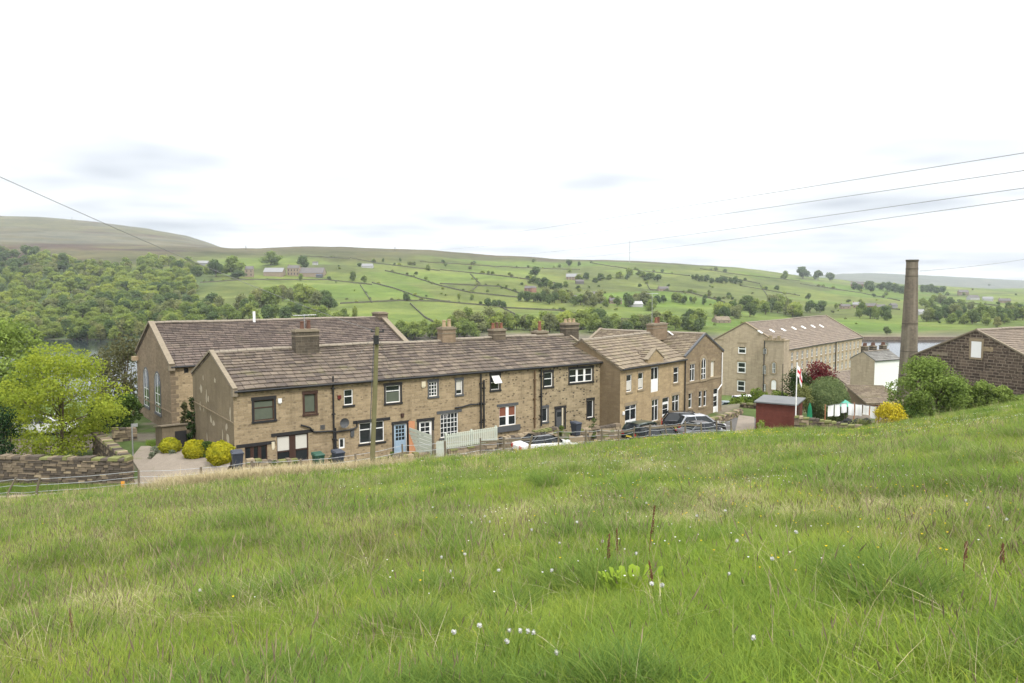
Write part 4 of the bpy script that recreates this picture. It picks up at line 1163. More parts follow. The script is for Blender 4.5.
# ------------------------------------------------------------------ walls of the gardens and lane
M["st1"] = m_plain("wall_stone_dark", (0.085, 0.07, 0.055), .95, .15, .35, 3)
M["st2"] = m_plain("wall_stone_mid", (0.17, 0.135, 0.095), .95, .15, .35, 3)
M["st3"] = m_plain("wall_stone_buff", (0.28, 0.225, 0.15), .95, .15, .3, 3)
M["st4"] = m_plain("wall_stone_mossy", (0.15, 0.155, 0.06), .95, .15, .4, 2)
STM = [M["st1"], M["st2"], M["st3"], M["st4"]]
def dry_wall(name, label, a, b, za, zb, ha, hb, thick=.5, seed=0, stone=(.35, .16), weights=(4, 5, 4, 1), group=None, cat="garden wall", cope=True, parent=None, cw=(2, 4, 3, 4)):
    """a, b: plan points; za, zb ground; ha, hb heights. Irregular stones in rough courses."""
    rr = random.Random(seed)
    a, b = Vector((*a[:2], 0)), Vector((*b[:2], 0))
    d = (b - a); Ln = d.length; d.normalize(); nn = Vector((-d.y, d.x, 0))
    root = parent or empty(name, (a.x, a.y, za), 0, label, cat, group)
    off = Vector((a.x, a.y, za)) if parent is None else Vector(parent.location)
    mb = MB()
    H_ = max(ha, hb); z = -.5
    while z < H_ - .02:
        ch = stone[1] * rr.uniform(.75, 1.35); x = rr.uniform(-.3, 0)
        while x < Ln:
            w_ = stone[0] * rr.uniform(.5, 1.7); x1 = min(x + w_, Ln); x0 = max(x, 0)
            top = ha + (hb - ha) * (x0 / Ln); gr = (zb - za) * (x0 / Ln)
            if z < top - .04 and x1 - x0 > .04:
                zt = min(z + ch, top) - .012; o = thick / 2 + rr.uniform(-.035, .03); t_ = rr.uniform(-.015, .015)
                P_ = lambda s_, o_, q: a + d * s_ + nn * o_ + Vector((0, 0, za + gr + q)) - off
                g = .012
                mb.hexa([P_(x0 + g, -o, z), P_(x1 - g, -o - t_, z), P_(x1 - g, o, z), P_(x0 + g, o, z), P_(x0 + g, -o + .02, zt), P_(x1 - g, -o + .02, zt + t_), P_(x1 - g, o - .02, zt + t_), P_(x0 + g, o - .02, zt)],
                        rr.choices((0, 1, 2, 3), weights)[0])
            x += w_
        z += ch
    core = thick / 2 - .06
    P_ = lambda s_, o_, q: a + d * s_ + nn * o_ + Vector((0, 0, za + (zb - za) * (s_ / Ln) + q)) - off
    mb.hexa([P_(0.03, -core, -.5), P_(Ln - .03, -core, -.5), P_(Ln - .03, core, -.5), P_(0.03, core, -.5), P_(0.03, -core, ha - .05), P_(Ln - .03, -core, hb - .05), P_(Ln - .03, core, hb - .05), P_(0.03, core, ha - .05)], 0)
    mb.build("stonework", STM, root)
    if cope:
        c = MB(); x = 0
        while x < Ln - .1:
            w_ = rr.uniform(.22, .6); x1 = min(x + w_, Ln); top = ha + (hb - ha) * (x / Ln); hh_ = rr.uniform(.1, .2); o = thick / 2 + rr.uniform(0, .05)
            c.hexa([P_(x + .01, -o, top), P_(x1 - .01, -o, top), P_(x1 - .01, o, top), P_(x + .01, o, top), P_(x + .02, -o + .04, top + hh_), P_(x1 - .03, -o + .03, top + hh_ * rr.uniform(.8, 1.1)), P_(x1 - .02, o - .03, top + hh_), P_(x + .02, o - .03, top + hh_)],
                   rr.choices((0, 1, 2, 3), cw)[0])
            x += w_
        c.build("coping", STM, root)
    return root
TZ = -11.4
w0, w1, w2 = on_level(-70, 481, TZ), on_level(131, 486.5, TZ), at(97, 446, 52.0)
dry_wall("drystone_wall", "tall dark drystone wall of rough blocks beneath the yellow-green tree", w0, w1, TZ, TZ, 1.42, 1.5, .6, 3, (.36, .12), (12, 5, 1, 0), cw=(6, 4, 1, 4))
w1b = w1 + (w2 - w1).normalized() * .45
dry_wall("drystone_wall", "drystone wall running back from the tall wall's end towards the chapel", w1b, w2, TZ, TZ, 1.5, 1.35, .55, 4, (.36, .13), (9, 5, 1, 1), cw=(6, 4, 1, 4))
a_, b_ = at(112, 437, 56), at(137, 437, 57)
dry_wall("brick_wall", "low brownish wall beside the chapel gable, behind the grey post", a_, b_, TZ - .2, TZ - .3, 1.1, 1.1, .3, 5, (.4, .16), (2, 5, 2, 0))
def tl(px, py, c):                      # terrace frame -> plan
    x, z = T0.fx(px, py, c); p = T0.m @ Vector((x, c, 0)); return p, BZ + z
def terrace_wall(label, p0, p1, c, seed, name="garden_wall", base=BZ - .3, **k):
    (a, za), (b, zb) = tl(*p0, c), tl(*p1, c)
    return dry_wall(name, label, a, b, base, base, za - base, zb - base, seed=seed, cat="garden wall", **k)
terrace_wall("low stone garden wall below the pale blue door", (346, 465), (429.5, 453.5), -2.5, 11, thick=.35)
wp = terrace_wall("stone garden wall carrying the pale picket fence", (447, 449.5), (497, 441.5), -2.5, 12, thick=.35, cope=False)
terrace_wall("stone garden wall behind the white car", (500, 439.5), (557, 429), -2.4, 13, thick=.4, weights=(2, 4, 6, 1))
terrace_wall("higher stone garden wall in front of the far end cottage", (577, 431), (619, 425.5), -3.0, 14, thick=.45, weights=(2, 4, 6, 1), stone=(.45, .2))
terrace_wall("short rubble garden wall beside the small charcoal bin by brown windows", (246, 462), (300, 462), -1.9, 15, thick=.4, weights=(3, 4, 3, 3))
for (p0, y0, Y0, p1, y1, Y1, lab, sd, hh_) in ((708, 421, 66, 741, 412.5, 73, "stone lane wall right of the parked dark cars", 21, None),
                                   (741, 405, 77, 759, 405.5, 75, "stone wall in front of the white van", 22, None), (794.5, 417.5, 59.5, 864, 428.5, 57.5, "low drystone garden wall below the washing line", 23, None)):
    a, b = at(p0, y0, Y0), at(p1, y1, Y1); za, zb = hh(a.x, a.y), hh(b.x, b.y)
    dry_wall("garden_wall", lab, a, b, za - .2, zb - .2, max(.5, a.z - za + .2), max(.5, b.z - zb + .2), seed=sd, weights=(3, 4, 5, 2) if sd != 23 else (3, 5, 3, 3), thick=.45)
q = MB()
for k, (px_, Y_) in enumerate(((737, 61.5), (758, 60.5), (757, 70), (741, 72))):
    p = at(px_, 300, Y_); q.v.append((p.x, p.y, hh(p.x, p.y) + .09))
q.f.append((0, 1, 2, 3)); q.uv.append(None); q.mi.append(0)
tag(q.build("path", gravel), kind="structure")

# picket fence and gate on the terrace wall
pk = empty("picket_fence", (0, 0, 0), 0, "pale sage picket fence on a stone wall in front of many-paned window", "fence")
x0, zb0 = T0.fx(446.5, 449, -2.5); x1, zb1 = T0.fx(496.5, 441, -2.5); ht = 1.0
pk.matrix_world = T0.m
n = 26
mb = MB()
for k in range(n):
    x = x0 + (x1 - x0) * k / (n - 1); zb = zb0 + (zb1 - zb0) * k / (n - 1)
    mb.hexa([(x - .055, -2.53, zb + .02), (x + .055, -2.53, zb + .02), (x + .055, -2.51, zb + .02), (x - .055, -2.51, zb + .02), (x - .055, -2.53, zb + ht - .05), (x + .055, -2.53, zb + ht - .05), (x + .055, -2.51, zb + ht), (x - .055, -2.51, zb + ht)])
pp = mb.build("pickets", M["picket"], pk); pp["kind"] = "stuff"
for f in (.18, .8):
    mb = MB(); mb.bar((x0 - .05, -2.48, zb0 + ht * f), (x1 + .05, -2.48, zb1 + ht * f), .05, .1); mb.build("rail", M["picket"], pk)
for f in (0, .5, 1):
    mb = MB(); x = x0 + (x1 - x0) * f; zb = zb0 + (zb1 - zb0) * f; mb.box(x - .06, x + .06, -2.46, -2.34, zb - .4, zb + ht + .06); mb.build("post", M["picket"], pk)
gt = empty("garden_gate", (0, 0, 0), 0, "pale sage boarded gate left of the picket fence", "gate"); gt.matrix_world = T0.m
a0, zt0 = T0.fx(436, 441, -2.5); a1, zt1 = T0.fx(446, 440, -2.5); zb = T0.fx(441, 459, -2.5)[1]
mb = MB()
for k in range(7):
    x = a0 + (a1 - a0 - .1) * k / 7; mb.box(x, x + (a1 - a0 - .1) / 7 - .012, -2.53, -2.50, zb, zt0 - .05 + .03 * (k % 2))
gg = mb.build("gate_panel", M["picket"], gt); mb = MB(); mb.bar((a0, -2.48, zb + .2), (a1 - .1, -2.48, zt0 - .25), .03, .1); mb.build("brace", M["picket"], gt)
gs = empty("fence_panel", (0, 0, 0), 0, "weathered pale fence panel between white door and boarded gate", "fence panel"); gs.matrix_world = T0.m
b0, bz0 = T0.fx(416, 438, -1.2); b1, bz1 = T0.fx(433, 447, -2.4)
mb = MB()
for k in range(6): mb.bar((b0, -.3, .3 + k * .26), (b1, -2.4, .1 + k * .24), .03, .22)
mb.build("panel", M["picket"], gs); mb = MB(); mb.box(b1 - .05, b1 + .05, -2.45, -2.35, -.4, 1.75); mb.build("post", M["timber"], gs)
a0, z0 = T0.fx(412.5, 458, -.9); a1, z1 = T0.fx(411.5, 421, -.06)
mb = MB(); mb.bar((a0, -.9, -.1), (a1, -.08, z1), .42, .05); pl = mb.build("timber_plank", M["plank"]); pl.matrix_world = T0.m
tag(pl, "orange-brown timber board leaning upright beside the pale blue door", "plank")

# wheelie bins
def bin_(label, loc, rz, mat, s=1.0):
    r = empty("wheelie_bin", loc, rz, label, "bin", "wheelie bins by the cottages")
    mb = MB(); mb.hexa([(-.21 * s, -.24 * s, .06), (.21 * s, -.24 * s, .06), (.21 * s, .2 * s, .06), (-.21 * s, .2 * s, .06), (-.28 * s, -.33 * s, .95 * s), (.28 * s, -.33 * s, .95 * s), (.28 * s, .3 * s, .95 * s), (-.28 * s, .3 * s, .95 * s)])
    mb.box(-.3 * s, .3 * s, -.35 * s, .32 * s, .9 * s, .96 * s); mb.build("bin_body", M[mat], r)
    mb = MB(); mb.hexa([(-.31 * s, -.37 * s, .965 * s), (.31 * s, -.37 * s, .965 * s), (.31 * s, .34 * s, .965 * s), (-.31 * s, .34 * s, .965 * s), (-.25 * s, -.3 * s, 1.02 * s), (.25 * s, -.3 * s, 1.02 * s), (.28 * s, .34 * s, 1.07 * s), (-.28 * s, .34 * s, 1.07 * s)]); mb.build("lid", M[mat], r)
    mb = MB(); mb.tube([(-.22 * s, .4 * s, .98 * s), (.22 * s, .4 * s, .98 * s)], .02, 6); mb.tube([(-.22 * s, .3 * s, .93 * s), (-.22 * s, .4 * s, .98 * s)], .018, 6); mb.tube([(.22 * s, .3 * s, .93 * s), (.22 * s, .4 * s, .98 * s)], .018, 6); mb.build("handle", M["tyre"], r)
    for sg in (-1, 1):
        mb = MB(); mb.tube([(sg * .2 * s, .27 * s, .1), (sg * .25 * s, .27 * s, .1)], .1, 12); mb.build("wheel", M["tyre"], r)
for px_, yt, Y_, mat, lab, rz in ((237, 450.5, 42.6, "bin", "charcoal wheelie bin standing alone at the gable corner by the lane", .5), (318, 452.5, 45.4, "greenbin", "dark green wheelie bin under the brown ground floor window", .6),
                                  (338, 450, 45.2, "bin", "charcoal wheelie bin next to the dark green bin below downpipe", .65), (576, 421.5, 57.6, "bin", "charcoal wheelie bin by the black door of the far end cottage", .7)):
    p = at(px_, yt, Y_); g = p.z - 1.07
    bin_(lab, (p.x, p.y, g), rz, mat)
    if abs(g - hh(p.x, p.y)) > .12:
        mb = MB(); mb.box(p.x - .5, p.x + .5, p.y - .5, p.y + .5, hh(p.x, p.y) - .2, g + .004); tag(mb.build("paving_slab", M["lintel"]), lab.split(" wheelie")[0] + " wheelie bin's stone slab" , "slab")
# porch post
p, z = tl(562.4, 430, -1.1); mb = MB(); mb.tube([(p.x, p.y, BZ - .2), (p.x, p.y, tl(562.4, 408, -1.1)[1])], .06, 8); tag(mb.build("porch_post", M["cream"]), "pale slim post standing before the black door of the end cottage", "post")

# ------------------------------------------------------------------ field fence, marker, pole
ff = empty("field_fence", (0, 0, 0), 0, "wire fence on weathered timber posts along the top of the meadow", "fence")
fr = random.Random(8)
us = [-.70, -.655, -.615, -.48, -.40, -.335, -.27, -.2, -.14, -.085, -.04, -.011, .02, .06, .095, .115, .137, .155, .176, .2, .222, .243, .262, .281]
tops = []
for i, u in enumerate(us):
    Y = float(bound_Y(u)) + .55; x = u * Y; z = hh(x, Y)
    hgt = fr.uniform(1.0, 1.25); lx, ly = fr.gauss(0, .07), fr.gauss(0, .05)
    if i in (1, 2): lx, hgt = .55 if i == 1 else .3, 1.1
    if i in (12, 19): lx = .28 if i == 12 else -.3
    mb = MB(); r_ = fr.uniform(.05, .075)
    mb.tube([(x, Y, z - .3), (x + lx * .5, Y + ly * .5, z + hgt * .5), (x + lx, Y + ly, z + hgt)], [r_, r_ * .97, r_ * .85], 8); mb.build("post", M["timber"], ff)
    tops.append((Vector((x, Y, z)), Vector((x + lx, Y + ly, z + hgt))))
for f in (.35, .65, .93):
    mb = MB()
    for (a, b), (c, d) in zip(tops, tops[1:]):
        p, q_ = a.lerp(b, f), c.lerp(d, f); m_ = (p + q_) / 2 - Vector((0, 0, .05)); mb.tube([p, m_, q_], .012, 5, cap=False)
    mb.build("fence_wire", M["metal"], ff)
for i in (10, 11, 15, 16, 18, 19, 20):
    (a, b), (c, d) = tops[i], tops[i + 1]; mb = MB(); mb.bar(a.lerp(b, .8), c.lerp(d, .78), .05, .1); mb.build("rail", M["timber"], ff)
p = at(123, 485, 41.5); g = hh(p.x, p.y)
mk = empty("marker_post", (p.x, p.y, g), .3, "small orange-yellow marker post by the lane in front of drystone wall", "marker post")
t = M["marker"] = m_plain("orange_marker", (0.7, 0.30, 0.03), .5, .4, .05, 4)
mb = MB(); mb.box(-.05, .05, -.03, .03, -.1, .75); mb.build("post", M["timber"], mk); mb = MB(); mb.box(-.09, .09, -.045, -.031, .5, .85); mb.build("plate", M["marker"], mk)
p = on_level(133, 457, TZ); sp = empty("signpost", (p.x, p.y, TZ), .4, "thin grey metal post at the corner near the chapel, with a small plate", "post")
mb = MB(); mb.tube([(0, 0, -.1), (0, 0, 2.2)], .045, 8); mb.build("post", M["metal"], sp); mb = MB(); mb.box(-.05, .35, -.02, .02, 2.0, 2.2); mb.build("plate", M["metal"], sp)

pb = at(371.3, 466, 40.6); gz = hh(pb.x, pb.y); ptop = at(377.3, 327, 40.9)
up = empty("utility_pole", (pb.x, pb.y, gz), 0, "leaning green-tinged timber utility pole in front of the cottage terrace", "utility pole")
o = Vector((pb.x, pb.y, gz)); tp = ptop - o
mb = MB(); mb.tube([Vector((0, 0, -.5)), tp * .5 + Vector((.02, 0, 0)), tp], [.135, .122, .105], 12); mb.build("pole", M["greenpole"], up)
mb = MB()
for z in (-.25, -.6): mb.tube([tp + Vector((-.3, 0, z)), tp + Vector((.3, 0, z))], .03, 6)
for x in (-.3, .3): mb.cyl(tp + Vector((x, 0, -.27)), .05, .04, .16, 8)
mb.build("insulator_bracket", M["blackpipe"], up)
mb = MB(); c = tp * .93; mb.box(c.x - .13, c.x + .13, c.y - .3, c.y - .14, c.z - .35, c.z + .1); mb.build("junction_box", M["blackpipe"], up)
mb = MB(); mb.tube([tp * .2 + Vector((-.16, -.05, 0)), tp * .9 + Vector((-.14, -.05, 0))], .02, 6); mb.build("cable_guard", M["greypaint"], up)
def cable(label, a, b, sag, rad=.014, group=None, n=24):
    mb = MB(); a, b = Vector(a), Vector(b)
    mb.tube([a.lerp(b, k / n) - Vector((0, 0, sag * 4 * (k / n) * (1 - k / n))) for k in range(n + 1)], rad, 5)
    return tag(mb.build("overhead_cable", M["wire"]), label, "cable", group)
cable("dark overhead cable dropping from upper left sky to the leaning pole", at(-120, 122, 18), ptop - Vector((.2, 0, .2)), .25, .010)
e_ = T0.m @ Vector((T0.fx(395, 384)[0], -.02, EA - .2)); cable("thin service cable from the leaning pole to the eaves above the blue door", ptop - Vector((0, 0, .3)), e_, .15, .01)
e_ = T0.m @ Vector((T0.fx(330, 384)[0], -.02, EA - .2)); cable("thin service cable from the leaning pole to the eaves beside the black soil pipe", ptop - Vector((.1, 0, .3)), e_, .15, .01)
for k, (y0, x1, y1) in enumerate(((136, 392, 247), (155, 440, 249.5), (173, 505, 255), (184, 560, 258))):
    cable(("topmost", "second", "third", "lowest")[k] + " of four thin power lines crossing the sky from the right", at(1130, y0, 85), at(x1, y1, 1000), 2.0, .045, "power lines across the sky", 40)
cable("single thin cable leaving the tall mill chimney towards the right edge", at(1090, 246.5, 150), at(920, 271, 124), .6, .03)

# ------------------------------------------------------------------ shed, flag, garden
sd = House("garden_shed", 758.5, 63.0, 122, -11.8, "dark red timber shed with flat grey roof behind the meadow", "shed")
sL = sd.fx(795, 415)[0]; sH = sd.fx(758.5, 402.5)[1]; sD = 2.6
q = MB(); q.box(0, sL, 0, sD, -.3, sH); q.build("wall", M["redpaint"] if False else m_plain("red_shed_stain", (0.125, 0.040, 0.028), .8, .2, .35, 2.5), sd.o)
q = MB()
for k in range(9): fbox(q, P, -.02, sL + .02, k * sH / 9, (k + .9) * sH / 9, 0, .022)
q.build("cladding", bpy.data.materials["red_shed_stain"], sd.o)
q = MB(); q.hexa([(-.15, -.2, sH), (sL + .2, -.2, sH), (sL + .2, sD + .2, sH + .18), (-.15, sD + .2, sH + .18), (-.15, -.2, sH + .1), (sL + .2, -.2, sH + .1), (sL + .2, sD + .2, sH + .28), (-.15, sD + .2, sH + .28)]); q.build("roof", m_plain("grey_roofing_felt", (0.15, 0.155, 0.155), .9, .2, .15, 2), sd.o)
RG = RIGHT(sL)
q = MB(); fbox(q, RG, .7, 1.5, 0, sH - .25, .0, .03); q.build("door", M["brownpaint"], sd.o)

fb_ = at(795.6, 420, 61.0); fz = hh(fb_.x, fb_.y); ft = at(795.6, 364, 61.0).z
fp = empty("flagpole", (fb_.x, fb_.y, fz), 0, "white flagpole at the corner of the red shed", "flagpole")
mb = MB(); mb.tube([(0, 0, -.2), (0, 0, ft - fz)], [.06, .035], 10); mb.build("pole", M["white"], fp); mb = MB(); mb.tube([(0, 0, ft - fz), (0, 0, ft - fz + .05), (0, 0, ft - fz + .1)], [.03, .06, .02], 8); mb.build("finial", M["white"], fp)
t = NT("red_cross_flag"); sx = t.n("ShaderNodeSeparateXYZ"); t.l(t.uv(), sx.inputs[0])
def band(sock, c, w_):
    a = t.n("ShaderNodeMath", operation="SUBTRACT"); t.l(sock, a.inputs[0]); a.inputs[1].default_value = c
    b = t.n("ShaderNodeMath", operation="ABSOLUTE"); t.l(a.outputs[0], b.inputs[0])
    d = t.n("ShaderNodeMath", operation="LESS_THAN"); t.l(b.outputs[0], d.inputs[0]); d.inputs[1].default_value = w_; return d.outputs[0]
mxx = t.n("ShaderNodeMath", operation="MAXIMUM"); t.l(band(sx.outputs[0], .5, .09), mxx.inputs[0]); t.l(band(sx.outputs[1], .5, .14), mxx.inputs[1])
flagm = t.finish(t.mix(mxx.outputs[0], (.78, .76, .75), (.55, .03, .05)), .8, None, .2)
mb = MB(); nu, nv = 14, 8; fw_, fh_ = 1.35, .85
def flagp(i, j):
    u, v_ = i / nu, j / nv
    x = .05 + fw_ * u * (.40 - .12 * v_) * (1 - .25 * u); y = .16 * math.sin(u * 9 + v_ * 2) * u
    return (x, y, -v_ * fh_ - u * u * .65 - .25 * u)
for i in range(nu):
    for j in range(nv):
        mb.face([flagp(i, j), flagp(i + 1, j), flagp(i + 1, j + 1), flagp(i, j + 1)], [(i / nu, j / nv), ((i + 1) / nu, j / nv), ((i + 1) / nu, (j + 1) / nv), (i / nu, (j + 1) / nv)])
fo = mb.build("flag", flagm); fo.location = (fb_.x, fb_.y, ft - .1); tag(fo, "white flag with a red cross hanging limp from the white flagpole", "flag")
p = at(782, 399, 80); g = hh(p.x, p.y); mb = MB(); mb.tube([(0, 0, -.3), (0, 0, at(782, 364, 80).z - g)], [.09, .06], 8); o_ = mb.build("metal_pole", M["timber"]); o_.location = (p.x, p.y, g); tag(o_, "plain grey-brown slender pole standing before the mill stair tower", "pole")

# washing line
YL = 62.5
tops_ = [(827.5, 406.2), (834.6, 404.8), (841, 403.8), (847.6, 403.2), (854.6, 404.2), (862.4, 405.0), (869.7, 405.9), (877.3, 406.8)]
pts = [at(x, y, YL + .25 * math.sin(i)) for i, (x, y) in enumerate(tops_)]
wl_ = empty("washing_line", (pts[0].x, pts[0].y, hh(pts[0].x, pts[0].y)), 0, "washing line on timber posts between the domed bush and yellow shrub", "washing line")
o = Vector(wl_.location)
for p in (pts[0] + Vector((-.15, 0, 0)), pts[4], pts[-1] + Vector((.15, 0, 0))):
    mb = MB(); mb.tube([Vector((p.x, p.y + .06, hh(p.x, p.y) - .2)) - o, Vector((p.x, p.y + .06, p.z + .12)) - o], .05, 8); mb.build("post", M["plank"], wl_)
mb = MB(); mb.tube([pts[0] + Vector((-.15, 0, .02)) - o] + [p + Vector((0, 0, .02)) - o for p in pts] + [pts[-1] + Vector((.15, 0, .02)) - o], .015, 6); mb.build("line", M["wire"], wl_)
sheetm = m_plain("white_cotton", (.78, .78, .76), .9, .1, .04, 4)
ORD = ["leftmost", "second", "third", "middle", "fifth", "sixth", "rightmost"]
for k in range(7):
    a, b = pts[k], pts[k + 1]; mb = MB(); drop_ = .86 + .12 * math.sin(k * 2.3)
    nn_, mm = 8, 6
    def sp_(i, j, a=a, b=b, k=k):
        u, v_ = i / nn_, j / mm; p = a.lerp(b, .09 + .82 * u)
        return Vector((p.x, p.y + .06 * math.sin(u * 7 + k) * v_ + .04 * math.sin(v_ * 3 + k), p.z - drop_ * v_ - .02 * math.sin(u * PI) * (1 - v_)))
    for i in range(nn_):
        for j in range(mm): mb.face([sp_(i, j), sp_(i + 1, j), sp_(i + 1, j + 1), sp_(i, j + 1)])
    tag(mb.build("bed_sheet", sheetm, smooth=True), f"{ORD[k]} of seven white cloths pegged in a row on the washing line", "laundry", "white laundry on the washing line")
for (px_, yt, Y_, hgt, r0, col_, lab) in ((810, 402, 61.5, 2.0, .16, (.02, .19, .09), "tall folded green parasol standing beside the red shed"),):
    p = at(px_, yt, Y_); g = hh(p.x, p.y); pr = empty("folded_parasol", (p.x, p.y, g), 0, lab, "parasol"); H_ = p.z - g
    mb = MB(); mb.tube([(0, 0, -.1), (0, 0, H_ + .05)], .025, 8); mb.build("pole", M["timber"], pr)
    mb = MB(); rings = []
    for f, s_ in ((.25, 1.1), (.5, 1.0), (.8, .7), (.97, .2)):
        rings.append([((r0 * s_ * (1 + .3 * (k % 2))) * math.cos(PI * k / 8), (r0 * s_ * (1 + .3 * (k % 2))) * math.sin(PI * k / 8), H_ * f) for k in range(16)])
    for i in range(3):
        for k in range(16): mb.face([rings[i][k], rings[i][(k + 1) % 16], rings[i + 1][(k + 1) % 16], rings[i + 1][k]])
    mb.build("canopy", m_plain("green_canvas", col_, .8, .2, .15, 4), pr)
p = at(845, 399.5, 65.5); g = hh(p.x, p.y); pr = empty("garden_parasol", (p.x, p.y, g), 0, "teal garden parasol tip showing behind the white laundry", "parasol"); H_ = p.z - g
mb = MB(); mb.tube([(0, 0, 0), (0, 0, H_)], .025, 8); mb.build("pole", M["timber"], pr)
mb = MB()
for k in range(8):
    a0, a1 = PI * k / 4, PI * (k + 1) / 4; mb.face([(0, 0, H_), (.8 * math.cos(a0), .8 * math.sin(a0), H_ - .5), (.8 * math.cos(a1), .8 * math.sin(a1), H_ - .5)])
mb.build("canopy", m_plain("teal_canvas", (.10, .36, .27), .8, .2, .1, 4), pr)
p = at(855, 421, 61.2); rr = random.Random(5); mb = MB(); g = hh(p.x, p.y)
for k in range(9):
    x = p.x + rr.uniform(-1.1, 1.1); y = p.y + rr.uniform(-.3, .4); s_ = rr.uniform(.35, .55)
    mb.tube([(x, y, g - .1), (x + rr.uniform(-.05, .05), y, g + s_ * .7), (x, y, g + s_ * 1.6), (x, y, g + s_ * 1.9)], [s_ * 1.0, s_ * .95, s_ * .6, .03], 9)
tag(mb.build("black_tarpaulin", M["tyre"], smooth=True), "heap under black tarpaulin below the white laundry", "tarpaulin")
# coal shed by the chapel
cs = House("stone_outhouse", 163, 52.5, PHI, -11.6, "small stone outhouse with sloping top in front of the chapel corner", "outhouse")
q = MB(); z0, z1 = 2.0, 1.35
q.hexa([(-.3, 0, -.3), (1.9, 0, -.3), (1.9, 2.0, -.3), (-.3, 2.0, -.3), (-.3, 0, z0), (1.9, 0, z0), (1.9, 2.0, z1 + .3), (-.3, 2.0, z1 + .3)]); q.build("wall", M["gable"], cs.o)
q = MB(); q.hexa([(-.4, -.12, z0 + .01), (2.0, -.12, z0 + .01), (2.0, 2.1, z1 + .31), (-.4, 2.1, z1 + .31), (-.4, -.12, z0 + .11), (2.0, -.12, z0 + .11), (2.0, 2.1, z1 + .41), (-.4, 2.1, z1 + .41)]); q.build("roof", M["coping"], cs.o)
q = MB(); fbox(q, P, .5, 1.25, 0, 1.6, 0, .03); q.build("door", M["darkpaint"], cs.o)

